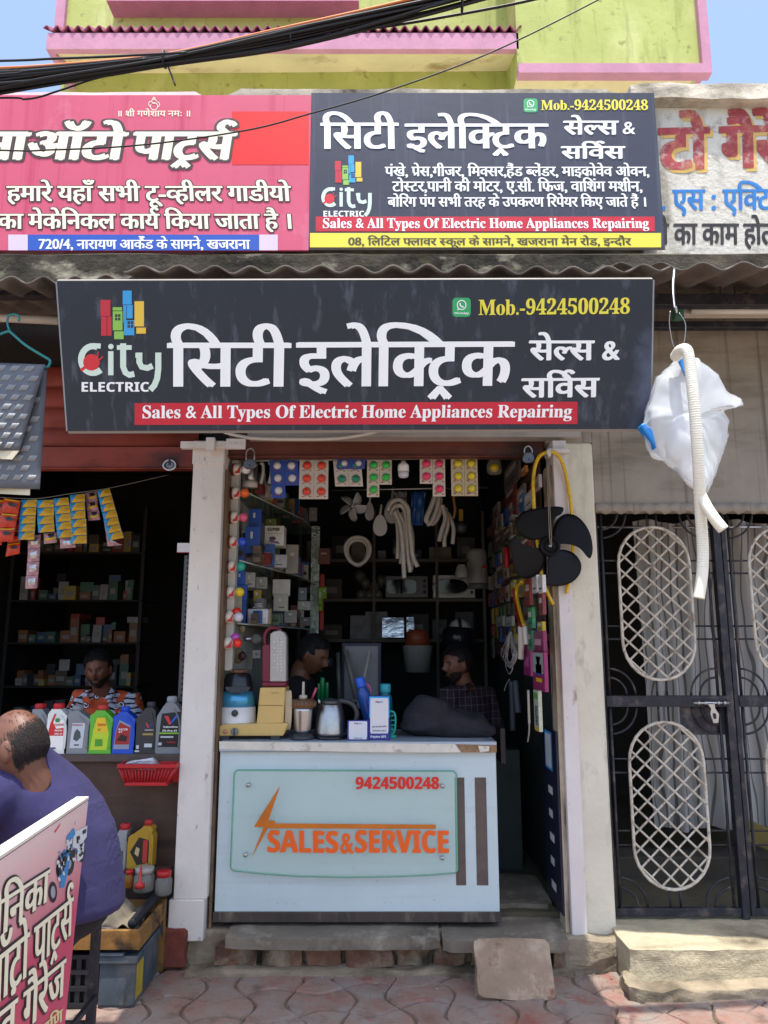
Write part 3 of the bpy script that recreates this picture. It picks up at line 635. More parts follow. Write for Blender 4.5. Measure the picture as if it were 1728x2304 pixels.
# ------------------------------------------------------------------ overhead cables
cabs = thing('cable_bundle', PY((600, 110), -1.5), 'thick sagging bundle of black and orange overhead cables', 'cable bundle')
def cpt(u, v): return PY((u, v), -1.5)
rng = random.Random(5)
axis = [(-1400, 250), (-500, 225), (-120, 195), (100, 172), (370, 136), (620, 92), (860, 38), (1060, -12), (1400, -110), (2000, -310), (3000, -700)]
groups = {'black_cable': [], 'orange_cable': [], 'grey_cable': []}
for k in range(26):
    a = rng.uniform(0, 6.28); r_ = .034 * math.sqrt(rng.random()); tw = rng.uniform(-1.2, 1.2); nm = 'black_cable'
    if k in (3, 9): nm = 'orange_cable'; a = 1.5 + .4 * (k == 9); r_ = .038; tw = .25
    if k == 14: nm = 'grey_cable'; a = 1.9; r_ = .036; tw = .2
    pts = []
    for i, (u, v) in enumerate(axis):
        loose = 1.5 if i == 2 else (.55 if i == 4 else 1.0)
        pts.append(cpt(u, v) + Vector((0, math.cos(a + tw * (i - 2) * .5), math.sin(a + tw * (i - 2) * .5))) * r_ * loose)
    groups[nm].append((smoothpath(pts, 5), .0068))
mo = M('orange_cable_skin', '#c8743a', .5); mgc = M('grey_cable_skin', '#7b8a8c', .5)
for nm, m_ in (('black_cable', m_tar), ('orange_cable', mo), ('grey_cable', mgc)):
    for pth, r_ in groups[nm]: b = MB(); b.tube(pth, r_, 6); b.build(nm, m_, cabs)
b = MB()
for (u, v) in ((370, 134), (655, 84), (1040, 12)):
    b = MB(); b.tube([cpt(u, v) + Vector((0, .03 * math.cos(t), .033 * math.sin(t))) for t in [i * .524 for i in range(12)]], .004, 5, closed=True); b.build('binding_tie', m_tar, cabs)
b = MB(); b.tube(smoothpath([cpt(374, 140), cpt(384, 165), cpt(394, 192)], 4), .004, 5); b.build('binding_tie', m_tar, cabs)
def wire(pts, Y, r_, label, m_=None):
    b = MB(); b.tube(smoothpath([PY(p, y) for p, y in zip(pts, Y if isinstance(Y, list) else [Y] * len(pts))], 8), r_, 6); return tag(b.build('overhead_wire', m_ or m_tar), label, 'wire')
wire([(-900, 300), (-60, 336), (120, 337), (330, 325), (560, 292), (700, 255), (870, 205), (1100, 120), (1345, 0), (1600, -140), (2400, -600)], -1.3, .0035, 'thin black wire crossing both roof signs up to the top right')
wire([(-900, 150), (-60, 138), (120, 132), (250, 127), (420, 118)], -1.7, .0045, 'thin black wire entering the sky above the cable bundle at left')
wire([(-900, 200), (-60, 170), (60, 160), (180, 148), (330, 132)], -1.7, .004, 'lower thin black wire just above the cable bundle at left')
wire([(-900, 260), (-60, 222), (60, 223), (130, 205), (210, 178), (300, 158)], -1.45, .004, 'loose black wire dipping below the cable bundle at left')
wire([(850, 62), (960, 45), (1120, 16), (1230, -8), (1400, -50), (2400, -350)], -1.45, .006, 'short thick black wire under the right end of the cable bundle')
# ------------------------------------------------------------------ iron gate
YG = .10
zg1 = zone(1300, 1000, 3.687); zg2 = zone(1200, 1560, 2.973)
GT, GB = ZY(1135, YG), ZY(2060, YG); GM0, GM1 = ZY(1587, YG), ZY(1565, YG)
def stadium(cx, z0, z1, hw, n=14):
    ex, ez = Vector((1, 0, 0)), Vector((0, 0, 1)); rz = hw * 1.05
    return [Vector((cx + hw * math.cos(R(t)), 0, z1 - rz + rz * math.sin(R(t)))) for t in [180 * i / n for i in range(n + 1)]] + \
           [Vector((cx + hw * math.cos(R(t)), 0, z0 + rz + rz * math.sin(R(t)))) for t in [180 + 180 * i / n for i in range(n + 1)]]
def gate_leaf(x0, x1, label, lock):
    t = thing('iron_gate', ((x0 + x1) / 2, YG, GB), label, 'gate', 'leaves of the black iron gate'); y = YG
    b = MB(); s = .042
    b.box((x0, y - .02, GB), (x0 + s * .6, y + .02, GT)).box((x1 - s, y - .025, GB - .01), (x1, y + .025, GT)).box((x0 + s * .6, y - .018, GT - .05), (x1 - s, y + .018, GT)).box((x0 + s * .6, y - .018, GB), (x1 - s, y + .018, GB + .04))
    b.box((x0 + s * .6, y - .026, GM1 - .06), (x1 - s, y + .018, GM1)); b.build('frame', m_black, t, bevel=.002)
    xa, xb = x0 + .05, x1 - .075; cx = (xa + xb) / 2 - .008; hw = .207
    halves = ((GM1, GT - .05), (GB + .04, GM1 - .06))
    for hi, (za, zb) in enumerate(halves):
        pz0, pz1 = za + .085 * (1 if hi == 0 else 1.05), zb - .085 * (1.0 if hi == 0 else 1)
        path = [p + Vector((0, y, 0)) for p in stadium(cx, pz0, pz1, hw)]
        ov = MB(); ov.tube(path, .0092, 6, closed=True); ov = ov.build('oval_frame', m_cream_iron, t)
        lat = MB(); rz = hw * 1.05
        def inside(x, z):
            dx = abs(x - cx)
            if dx > hw: return False
            zz = pz1 - rz + rz * math.sqrt(max(0, 1 - (dx / hw) ** 2)); z2 = pz0 + rz - rz * math.sqrt(max(0, 1 - (dx / hw) ** 2))
            return z2 <= z <= zz
        for sg in (1, -1):
            for k in range(-14, 16):
                c0 = (pz0 + pz1) / 2 + k * .098 + (.03 if sg > 0 else 0); seg = []
                for i in range(121):
                    x = cx - hw + 2 * hw * i / 120; z = c0 + sg * (x - cx) * .95
                    if inside(x, z): seg.append((x, z))
                if len(seg) > 8:
                    (ax, az), (bx, bz) = seg[0], seg[-1]; lat.tube([(ax, y + sg * .004, az), (bx, y + sg * .004, bz)], .0058, 4, smooth=False)
        lat.build('lattice', m_cream_iron, ov)
        for bx in (xa, xb): bb_ = MB(); bb_.tube([(bx, y, za), (bx, y, zb)], .009, 6); bb_.build('upright_bar', m_black, t)
        bb_ = MB()
        for frac in (.3, .37, .66, .73):
            z = za + (zb - za) * frac
            bb_.tube([(x0 + .02, y + .008, z), (cx - hw, y + .008, z)], .0055, 5); bb_.tube([(cx + hw, y + .008, z), (x1 - .03, y + .008, z)], .0055, 5)
        for dx in (-.028, .028): bb_.tube([(cx + dx, y, za), (cx + dx, y, pz0)], .006, 5); bb_.tube([(cx + dx, y, pz1), (cx + dx, y, zb)], .006, 5)
        bb_.build('cross_rods', m_black, t)
        for (ccx, ccz, a0) in ((xa, za, 0), (xb, za, 90), (xa, zb, 270), (xb, zb, 180)):
            bb_ = MB()
            for r_ in (.10, .15): bb_.tube([p + Vector((0, y + .004, 0)) for p in arc((ccx, 0, ccz), r_, a0, a0 + 90, 10)], .0065, 5)
            bb_.build('corner_arcs', m_black, t)
    return t
gx0 = XY(1352, 1350, YG); gxm = XY(1612, 1350, YG); gx1 = XY(1640, 1350, YG)
gl_ = gate_leaf(1.225, 1.965, 'left leaf of the black iron gate with cream lattice ovals and a lock plate', True)
gr_ = gate_leaf(1.972, 2.74, 'right leaf of the black iron gate, cut by the photo edge', False)
p = PY(zg2(1120, 195), YG - .02); b = MB(); b.box((p.x - .10, YG + .014, p.z - .07), (1.925, YG + .02, p.z + .085)); b.build('lock_plate', m_black, gl_, bevel=.002)
gb = thing('gate_bolt', PY(zg2(1190, 64), YG - .04), 'shiny sliding bolt with hasp on the iron gate', 'bolt')
p = PY(zg2(1190, 64), YG - .045); b = MB(); b.tube([(p.x - .10, p.y, p.z), (p.x + .10, p.y, p.z)], .0075, 8)
for dx in (-.07, -.03, .04, .075): b.tube([(p.x + dx - .006, p.y, p.z), (p.x + dx + .006, p.y, p.z)], .012, 8)
b.build('rod', m_steel, gb)
b = MB(); pts = [PY(zg2(*q_), YG - .06) for q_ in ((1165, 70), (1215, 70), (1218, 100), (1245, 140), (1240, 200), (1205, 200), (1185, 140), (1190, 105))]
b.slab(pts, (0, .006, 0)); b.build('hasp', m_steel, gb, bevel=.002)
b = MB(); b.slab([PY(zg2(*q_), YG - .0665) for q_ in ((1205, 135), (1222, 135), (1226, 170), (1212, 172))], (0, .003, 0)); b.build('slot', m_black, gb)
# curtain behind the gate, and things in that room
YQ = .95
b = MB(); xl, xr = XY(1432, 1400, YQ - .08), 2.9
def cur(u, v):
    x = xl + u * (xr - xl); zt, zb = ZY(1180, YQ), .47
    return Vector((x + .03 * math.sin(u * 9 + v * 2), YQ - .12 + .028 * math.sin(u * 58 + math.sin(v * 3 + u * 5) * .8) * (.4 + .6 * v) + .02 * noise.noise(Vector((u * 8, v * 3, 1))), zt + (zb - zt) * v + .015 * math.sin(u * 23)))
b.grid(cur, 160, 30)
mc = M('grey_curtain', '#a7a7ab', .9, var=.08, vs=4)
n = mc.node_tree; wv = n.nodes.new('ShaderNodeTexWave'); wv.inputs['Scale'].default_value = 2.2; wv.inputs['Distortion'].default_value = 11; wv.inputs['Detail'].default_value = 1.0; wv.inputs['Detail Scale'].default_value = .9
tcx = n.nodes.new('ShaderNodeTexCoord'); mpx = n.nodes.new('ShaderNodeMapping'); mpx.inputs['Scale'].default_value = (2.6, 1, .8); n.links.new(tcx.outputs['Object'], mpx.inputs[0]); n.links.new(mpx.outputs[0], wv.inputs[0])
rmp = n.nodes.new('ShaderNodeMapRange'); rmp.inputs[1].default_value = .86; rmp.inputs[2].default_value = .93; n.links.new(wv.outputs['Fac'], rmp.inputs[0])
mxx = n.nodes.new('ShaderNodeMix'); mxx.data_type = 'RGBA'; n.links.new(rmp.outputs[0], mxx.inputs[0]); mxx.inputs[6].default_value = (.36, .35, .335, 1); mxx.inputs[7].default_value = (.13, .125, .12, 1); n.links.new(mxx.outputs[2], n.nodes['Principled BSDF'].inputs['Base Color'])
tag(b.build('curtain', mc), 'grey curtain with wavy line pattern hanging behind the iron gate', 'curtain')
b = MB(); b.tube([(1.25, YQ - .12, ZY(1192, YQ)), (3.1, YQ - .12, ZY(1192, YQ))], .008, 8); tag(b.build('curtain_rod', m_steel), 'thin curtain rod behind the top of the iron gate', 'curtain rod')
b = MB(); b.box((1.3, .72, .185), (3.3, .95, .33)); tag(b.build('door_sill', M('dark_sill', '#4d463d', .9, var=.2, vs=5, bump=.3), bevel=.01), 'dark raised door sill behind the lower gate bars', 'sill')
p = PY((1705, 1930), .55); b = MB(); b.slab([p + Vector(q_) for q_ in ((-.12, 0, .12), (.4, 0, -.12), (.4, 0, .02), (-.1, 0, .25))], (0, .06, 0)); tag(b.build('yellow_cloth', M('mustard_cloth', '#6f6234', .9, var=.2), bevel=.01), 'mustard yellow cloth bundle behind the right gate leaf', 'cloth')

# ------------------------------------------------------------------ hanging bag with white pipes
YBG = -1.30; bgz = zone(864, 560, 1.92)
bagt = thing('hanging_plastic_bag', PY((1560, 1095), YBG), 'translucent white plastic bag hanging from a wire under the awning, bound with pipe', 'plastic bag')
outl = [(1530, 800), (1478, 850), (1462, 905), (1445, 950), (1440, 962), (1462, 1000), (1490, 1030), (1525, 1065), (1552, 1098), (1572, 1128), (1590, 1100), (1612, 1060), (1628, 1000), (1636, 950), (1622, 925), (1668, 915), (1660, 900), (1610, 850), (1560, 808)]
c0 = (1545, 950); n = len(outl); NR = 17; b = MB(); vs = []; fs = []
def bag_ring(k):
    out = []
    for i in range(n * 6):
        a, c_ = outl[i // 6], outl[(i // 6 + 1) % n]; t = (i % 6) / 6; u, v = a[0] + (c_[0] - a[0]) * t, a[1] + (c_[1] - a[1]) * t
        f = math.cos(k * math.pi / (NR - 1) ) ; rr = math.sin(k * math.pi / (NR - 1)) ** .75
        uu, vv = c0[0] + (u - c0[0]) * max(rr, .02), c0[1] + (v - c0[1]) * max(rr, .02)
        p = PY((uu, vv), YBG) + Vector((0, -f * .10, 0))
        p += noise.noise_vector(p * 8) * .03 * max(rr, .3) * (1 if rr < .98 else .4) + noise.noise_vector(Vector((p.x * 34 + p.z * 8, p.y * 20, p.z * 12 - p.x * 9))) * .011 + noise.noise_vector(p * 60) * .003; out.append(p)
    return out
b.loft([bag_ring(k) for k in range(NR)])
m_bag = M('milky_plastic', '#e9eef2', .2, alpha=.42, spec=.9)
b.build('bag', m_bag, bagt)
b = MB(); cc_ = PY((1543, 985), YBG); b.ball(cc_, (.066, .05, .105), 26, 18, Matrix.Rotation(.25, 3, 'Y')); b.ball(PY((1560, 1060), YBG), (.045, .04, .09), 18, 12, Matrix.Rotation(-.3, 3, 'Y')); b.build('wrapped_contents', M('white_wrapped_cloth', '#e6e8ea', .7, bump=.4, bs=18), bagt, jitter=.014, jscale=16)
b = MB(); pts = [PY(q_, YBG - .03) for q_ in ((1441, 955), (1462, 985), (1478, 1010), (1470, 965), (1452, 950))]; b.slab(pts, (0, .05, 0)); b.build('blue_print', M('blue_plastic_print', '#2a86d8', .35), bagt, bevel=.006)
b = MB(); pts = [PY(q_, YBG - .085) for q_ in ((1528, 812), (1545, 800), (1552, 850), (1560, 880))]; b.slab(pts, (0, .012, 0)); b.build('blue_print', MATS['blue_plastic_print'], bagt)
cor = M('cream_corrugated_pipe', '#e6e2d2', .45)
pp = smoothpath([PY(q_, y - .58) for q_, y in (((1520, 802), -.80), ((1531, 788), -.86), ((1546, 790), -.90), ((1553, 830), -.91), ((1561, 900), -.92), ((1567, 980), -.91), ((1572, 1060), -.88), ((1576, 1150), -.82), ((1581, 1230), -.80), ((1580, 1290), -.80), ((1572, 1346), -.80))], 16)
L = 0; rad = []; 
for i, q_ in enumerate(pp):
    if i: L += (q_ - pp[i - 1]).length
    rad.append(.0225)
fine = []; fr = []
for i in range(len(pp) - 1):
    for j in range(5): fine.append(pp[i].lerp(pp[i + 1], j / 5))
acc = 0
for i, q_ in enumerate(fine):
    if i: acc += (q_ - fine[i - 1]).length
    fr.append(.0215 + .0006 * (1 if math.sin(acc / .0046 * 6.283 / 2) > 0 else -1) * (1 if i < len(fine) * .88 else 0))
b = MB(); b.tube(fine, fr, 14); b.build('corrugated_pipe', cor, bagt)
b = MB(); b.tube(smoothpath([PY(q_, y - .58) for q_, y in (((1572, 1105), -.83), ((1590, 1140), -.86), ((1610, 1170), -.88), ((1628, 1192), -.89))], 6), .021, 14); b.build('smooth_pipe', M('cream_plain_pipe', '#ebe6d2', .4), bagt)
b = MB(); b.tube(smoothpath([PY(q_, y - .58) for q_, y in (((1517, 605), -.66), ((1514, 650), -.72), ((1517, 690), -.75), ((1522, 703), -.76), ((1520, 690), -.77))], 5), .0055, 6); b.build('hook', m_steel, bagt)
b = MB(); b.tube(smoothpath([PY(q_, -1.34) for q_ in ((1508, 700), (1506, 730), (1514, 775), (1522, 783), (1536, 778), (1542, 750), (1541, 725), (1528, 704))], 5), .0022, 5); b.build('hanging_wire', m_wire, bagt)

# ------------------------------------------------------------------ counter
zc = zone(380, 1640, 1.8033); YK = .0; cq = lambda x, y: PY(zc(x, y), YK)
kt = thing('shop_counter', PY(zc(760, 770), .2), 'white laminate shop counter with a glass name plate on its front', 'counter')
kx0, kx1 = cq(197, 400).x, cq(1334, 400).x; kz0, kz1 = cq(760, 742).z, cq(760, 92).z
m_lam = M('white_laminate', '#c3d2d4', .4, var=.035, vs=3, dirt=[('#b9c6c6', .3, 2.0, (.25, 1, 7)), ('#7d7468', .0, 30, (1, 1, 1))])
b = MB(); b.box((kx0, YK, kz0), (kx1, YK + .52, kz1)); b.build('cabinet', m_lam, kt, bevel=.002)
b = MB(); b.box((kx0 - .006, YK - .012, cq(760, 782).z), (kx1 + .008, YK + .5, kz0)); b.build('skirting', M('dark_brown_laminate', '#453c36', .6, var=.2, vs=8, dirt=[('#7b7060', .3, 10, (2, 2, .4))]), kt, bevel=.002)
tx0, tx1 = PY(zc(205, 60), YK - .03).x, PY(zc(1330, 70), YK - .03).x; tz0, tz1 = PY(zc(700, 92), YK - .03).z, PY(zc(700, 52), YK - .03).z
b = MB(); b.box((tx0, YK - .03, tz0), (tx1 , YK + .56, tz1))
b.build('counter_top', M('grey_blue_top', '#aeb9c2', .35, var=.06, vs=6, dirt=[('#7e8489', .3, 6, (1, 1, 1))]), kt, bevel=.003)
tq = lambda x, y: PY(zc(x, y), YK - .03)
edge_s = [(205, 50), (560, 55), (900, 58), (1160, 62), (1185, 95), (900, 95), (560, 90), (205, 82)]
b = MB(); b.slab([tq(*p_) + Vector((0, -.003, 0)) for p_ in edge_s][::-1], (0, .002, 0)); b.build('edge_strip', M('cream_edging', '#d8d2c4', .5, var=.08, vs=14, dirt=[('#8d7a64', .16, 20, (1, 1, 1))]), kt)
b = MB(); b.slab([tq(*p_) + Vector((0, -.0025, 0)) for p_ in ((1163, 62), (1330, 66), (1330, 96), (1188, 95))][::-1], (0, .002, 0)); b.build('chipped_edge', M('raw_chipboard', '#94775a', .95, var=.3, vs=30, bump=.6, bs=80), kt)
b = MB(); b.slab([tq(*p_) + Vector((0, -.004, 0)) for p_ in ((1255, 68), (1300, 70), (1298, 90), (1262, 94))][::-1], (0, .002, 0)); b.build('edge_strip', MATS['cream_edging'], kt)
for k, (a_, b_) in enumerate(((1160, 1202), (1243, 1291))):
    b = MB(); b.box((cq(a_ + 2, 400).x, YK - .0025, cq(1200, 634).z), (cq(b_, 400).x, YK - .0003, cq(1200, 197).z)); b.build('dark_stripe', M('dark_wood_strip', '#5f524b', .6, var=.15, vs=14), kt)
# glass name plate
YGP = YK - .035; gq = lambda x, y: PY(zc(x, y), YGP)
m_glass = M('green_tinted_glass', '#cfeadd', .03, trans=.0, alpha=.22, spec=.6)
m_gedge = M('green_glass_edge', '#5fae8d', .15, alpha=.75)
gp = thing('glass_name_plate', gq(710, 590), 'green-edged glass plate with orange lettering screwed to the counter front', 'name plate')
pl_ = []
def corner(cx, cy, r_, a0, a1, n=5): return [(cx + r_ * math.cos(R(a0 + (a1 - a0) * i / n)), cy - r_ * math.sin(R(a0 + (a1 - a0) * i / n))) for i in range(n + 1)]
pl_ = corner(283, 186, 18, 180, 90) + corner(1148, 190, 18, 90, 0) + corner(1153, 568, 18, 0, -90) + [(1050, 594), (900, 600), (710, 602), (520, 598), (380, 588)] + corner(268, 558, 18, -90, -180)
gpts = [gq(*p_) for p_ in pl_]
b = MB(); b.slab(gpts[::-1], (0, .009, 0)); b.build('glass', m_glass, gp)
b = MB(); b.tube([p_ + Vector((0, .0045, 0)) for p_ in gpts], .0048, 6, closed=True); b.build('glass_edge', m_gedge, gp)
for (x, y) in ((322, 228), (1110, 232), (311, 512), (1109, 524)):
    p_ = gq(x, y); b = MB(); b.lathe([(.011, .028), (.011, -.004), (.006, -.008), (.001, -.008)], p_, 14, 'Y'); b.build('standoff_screw', m_steel, gp)
or_ink = M('orange_vinyl', '#f0641c', .4); red_ink = M('red_vinyl', '#dc2a22', .4)
b = MB(); write(b, '9424500248', gq(757, 243), gq(1098, 243), gq(757, 195), nu_, 'sans', SMB, off=.0012); b.build('phone_lettering', red_ink, gp)
b = MB(); write(b, 'SALES', gq(398, 498), gq(690, 502), gq(398, 412), nu_, 'sans', SMB, off=.0012); write(b, '&', gq(694, 503), gq(748, 504), gq(694, 418), nu_, 'sans', SMB, off=.0012); write(b, 'SERVICE', gq(752, 500), gq(1140, 502), gq(752, 412), nu_, 'sans', SMB, off=.0012); b.build('service_lettering', or_ink, gp)
b = MB(); b.slab([gq(*p_) + Vector((0, -.0025, 0)) for p_ in ((453, 228), (403, 372), (432, 372), (428, 383), (1083, 388), (1083, 405), (402, 403), (335, 523), (385, 398), (345, 397))][::-1], (0, .002, 0)); b.build('lightning_emblem', M('amber_vinyl', '#c9701e', .35, var=.15, vs=5), gp)
# ------------------------------------------------------------------ auto parts shop (left)
zL1 = zone(0, 1000, 3.16); zL2 = zone(0, 1560, 2.973); z3 = zone(0, 560, 1.92)
m_wood = M('dark_brown_wood', '#4a372e', .7, var=.25, vs=5, bump=.2, bs=20, dirt=[('#2a201b', .4, 3, (.4, 1, 5))])
YS = .02
lk = thing('parts_counter', (-2.0, .2, FZ), 'dark brown wooden counter of the auto parts shop with oil bottles on top', 'counter')
zk0, zk1 = PY(zL2(800, 460), YS).z, PY(zL2(800, 408), YS).z
b = MB(); b.box((-3.1, YS, zk0), (-1.11, YS + .42, zk1)); b.build('counter_top', M('grey_brown_board', '#544741', .6, var=.2, vs=6), lk, bevel=.004)
b = MB(); b.box((-3.1, YS + .03, FZ), (-1.11, YS + .40, zk0)); b.build('front_panel', m_wood, lk)
def oil_bottle(x0, x1, yt, yb, capx, col, capcol, label, lab=None, Y=.07, z=None, side=1, tilt=0, zn=zL1):
    p0, p1 = PY(zn(x0, yb), Y), PY(zn(x1, yb), Y); base = zk1 if z is None else z
    h = PY(zn(x0, yt), Y).z - base; wd = p1.x - p0.x
    t = thing('oil_bottle', ((p0.x + p1.x) / 2, Y, base), label, 'bottle'); ca = (PY(zn(capx[0], yb), Y).x - p0.x) / wd; cb = (PY(zn(capx[1], yb), Y).x - p0.x) / wd
    sh = .89
    pg = [(.03, 0), (.97, 0), (1, .03), (1, .66), (.93, .74)] + [(min(.97, cb + .12), sh - .06), (cb, sh - .01), (cb, sh), (ca, sh), (ca, sh - .02), (max(.03, ca - .08), sh - .06), (.02, .66 if ca > .3 else .78), (0, .5), (0, .03)]
    F = lambda x, y, d=0: Vector((p0.x + x * wd, Y - .035 + d, base + y * h))
    b = MB(); b.slab([F(*p_) for p_ in pg], (0, .075, 0)); fixn(b.build('body', M('bottle_' + col[1:], col, .35, var=.05, vs=8), t, bevel=.009, seg=2))
    cm = F((ca + cb) / 2, sh); r_ = (cb - ca) * wd / 2; b = MB(); n = 20; hh = h * (1 - sh)
    b.lathe([(r_ * .9, -.005), (r_, .002), (r_, hh * .9), (r_ * .9, hh), (.001, hh)], (cm.x, Y, cm.z), 18)
    for k in range(18): a = k * .349; b.tube([(cm.x + r_ * 1.02 * math.cos(a), Y + r_ * 1.02 * math.sin(a), cm.z + .003), (cm.x + r_ * 1.02 * math.cos(a), Y + r_ * 1.02 * math.sin(a), cm.z + hh * .85)], .0016, 4)
    b.build('cap', M('cap_' + capcol[1:], capcol, .4), t)
    # moulded grip ridge
    b = MB(); b.tube(smoothpath([F(.9, .1, -.002), F(.92, .4, -.002), F(.86, .62, -.002), F(cb * .9 + .05, sh - .1, -.002)], 4), .004, 6); b.build('grip_ridge', MATS['bottle_' + col[1:]], t)
    if lab:
        for k, (nm, mcol, pgs) in enumerate(lab):
            b = MB()
            for pg_ in pgs:
                if isinstance(pg_, tuple) and isinstance(pg_[0], str): write(b, pg_[0], F(pg_[1], pg_[3]), F(pg_[2], pg_[3]), F(pg_[1], pg_[4]), nu_, 'sans', SM2, off=.002 + .0007 * k)
                else: b.add([F(*q_, -.0014 - .0007 * k) for q_ in pg_][::1], [tuple(range(len(pg_)))], False)
            b.build(nm, M('label_' + mcol[1:], mcol, .45), t)
    return t
sq = lambda a, b_, c, d: [(a, b_), (c, b_), (c, d), (a, d)]
oil_bottle(222, 340, 1842, 2190, (227, 298), '#8c9095', '#c0272d', 'grey oil bottle with red cap half hidden behind the bald head', None, .16)
oil_bottle(336, 490, 1840, 2200, (360, 430), '#dfe2dd', '#c8252b', 'white oil bottle with red cap and red and white label', [('label', '#f1efe9', [sq(.06, .08, .82, .68)]), ('red_flash', '#cf2a2c', [[(.08, .36), (.80, .36), (.80, .52), (.46, .50), (.30, .62), (.42, .80), (.34, .80), (.16, .6)]]), ('lettering', '#c8372f', [('Castrol', .36, .8, .56, .61)]), ('emblem', '#2f8d4e', [[(.5 + .12 * math.cos(R(a)), .67 + .045 * math.sin(R(a))) for a in range(0, 360, 40)]]), ('white_lettering', '#f6f4ee', [('Activ', .4, .76, .45, .49), ('20W-40', .4, .76, .385, .415)]), ('small_print', '#4c4a48', [sq(.12, .1, .24, .13), sq(.3, .1, .5, .13)])])
oil_bottle(470, 645, 1855, 2200, (497, 563), '#83888d', '#8e9397', 'grey oil bottle with grey cap and a pale machine picture on its label', [('label', '#c3c9d0', [[(.22, .12), (.74, .12), (.80, .64), (.28, .64)]]), ('picture', '#4d5358', [[(.35, .3), (.5, .26), (.66, .34), (.62, .46), (.48, .52), (.38, .44)], sq(.4, .17, .6, .2)]), ('lettering', '#b03030', [('BOSCH', .3, .7, .585, .615)])])
oil_bottle(636, 810, 1850, 2195, (678, 745), '#5fb338', '#c8403a', 'bright green oil bottle with yellow and lime label', [('label', '#b9d433', [[(.10, .08), (.78, .08), (.84, .42), (.66, .72), (.30, .72), (.2, .5)]]), ('yellow_panel', '#e6c02c', [[(.24, .44), (.78, .44), (.66, .74), (.32, .74)]]), ('lettering', '#cf3a1c', [('SERVO', .36, .70, .57, .62)]), ('green_print', '#4f9a2e', [('4T', .38, .5, .47, .52), sq(.3, .16, .6, .30)])])
oil_bottle(800, 975, 1862, 2195, (845, 905), '#1c4fbf', '#1f55c8', 'bright blue oil bottle with dark red picture label', [('label', '#8d94a8', [[(.10, .10), (.74, .10), (.76, .60), (.30, .72), (.18, .5)]]), ('red_picture', '#a32a2c', [[(.15, .2), (.73, .2), (.75, .56), (.32, .67), (.2, .5)]]), ('dark_picture', '#2b1d22', [[(.22, .28), (.6, .26), (.66, .36), (.4, .42)]]), ('lettering', '#e6e6ee', [('RACER', .28, .66, .5, .54), ('4T', .28, .45, .45, .485)])])
oil_bottle(960, 1115, 1830, 2195, (1030, 1085), '#35363a', '#3c3d41', 'charcoal oil bottle with a small red and blue V emblem', [('emblem', '#cf3440', [[(.5, .60), (.58, .60), (.66, .52), (.62, .49)]]), ('blue_emblem', '#2a56b4', [[(.66, .52), (.80, .60), (.86, .60), (.62, .49)]]), ('lettering', '#d9d9d9', [('Valvoline', .48, .9, .45, .475)]), ('gold_strip', '#a08a4c', [sq(.4, .36, .88, .40)]), ('pale_print', '#c3cbd0', [sq(.08, .04, .28, .07), sq(.5, .13, .85, .2), sq(.14, .1, .26, .17)])])
oil_bottle(1113, 1295, 1790, 2207, (1172, 1238), '#7f8388', '#9ea2a6', 'largest grey oil bottle with black label beside the white pillar', [('label', '#1c1d20', [[(.10, .12), (.92, .12), (.96, .74), (.2, .70)]]), ('emblem', '#d23440', [[(.30, .66), (.46, .66), (.58, .54), (.52, .50)]]), ('blue_emblem', '#2d5cc0', [[(.58, .56), (.74, .67), (.88, .67), (.54, .50)]]), ('lettering', '#f0f0f0', [('Valvoline', .28, .86, .455, .485), ('Fit Pro 4T', .26, .84, .385, .42)]), ('green_strip', '#7fae3a', [sq(.12, .345, .94, .375)]), ('pale_print', '#b9bec4', [sq(.12, .15, .26, .2), sq(.2, .28, .7, .31)]), ('red_print', '#c23a3a', [('POWER', .46, .8, .19, .215)])])

# red basket with papers
p0, p1 = PY(zL2(800, 470), -.09), PY(zL2(1180, 470), -.09); pb0, pb1 = PY(zL2(845, 615), -.07), PY(zL2(1120, 615), -.07)
bk = thing('red_basket', ((p0.x + p1.x) / 2, -.05, pb0.z), 'red plastic basket fixed under the edge of the dark counter', 'basket')
m_redp = M('red_plastic', '#b3262a', .4, var=.08, vs=6)
b = MB(); nsl = 15; tf, tb, bf, bbk = -.10, .02, -.085, .015
for k in range(nsl + 1):
    f = k / nsl; b.tube([(p0.x + .01 + (p1.x - p0.x - .02) * f, tf + .004, p0.z - .018), (pb0.x + (pb1.x - pb0.x) * f, bf, pb0.z + .012)], .0042, 5)
for f in (0, 1):
    for k in range(4):
        yy = tf + (tb - tf) * k / 3; b.tube([((p0.x if f == 0 else p1.x), yy, p0.z - .018), ((pb0.x if f == 0 else pb1.x), yy * .9, pb0.z + .012)], .005, 5)
b.build('slatted_wall', m_redp, bk)
b = MB(); b.box((p0.x - .008, tf - .012, p0.z - .022), (p1.x + .008, tf + .004, p0.z)).box((p0.x - .008, tb, p0.z - .022), (p1.x + .008, tb + .01, p0.z)).box((p0.x - .008, tf, p0.z - .022), (p0.x + .006, tb, p0.z)).box((p1.x - .006, tf, p0.z - .022), (p1.x + .008, tb, p0.z)); b.build('rim', m_redp, bk, bevel=.004)
b = MB(); b.box((pb0.x - .004, bf - .008, pb0.z), (pb1.x + .004, tb, pb0.z + .018)); b.box((p0.x + .006, tb - .006, pb0.z), (p1.x - .006, tb, p0.z - .02)); b.build('base', m_redp, bk, bevel=.004)
rng = random.Random(4)
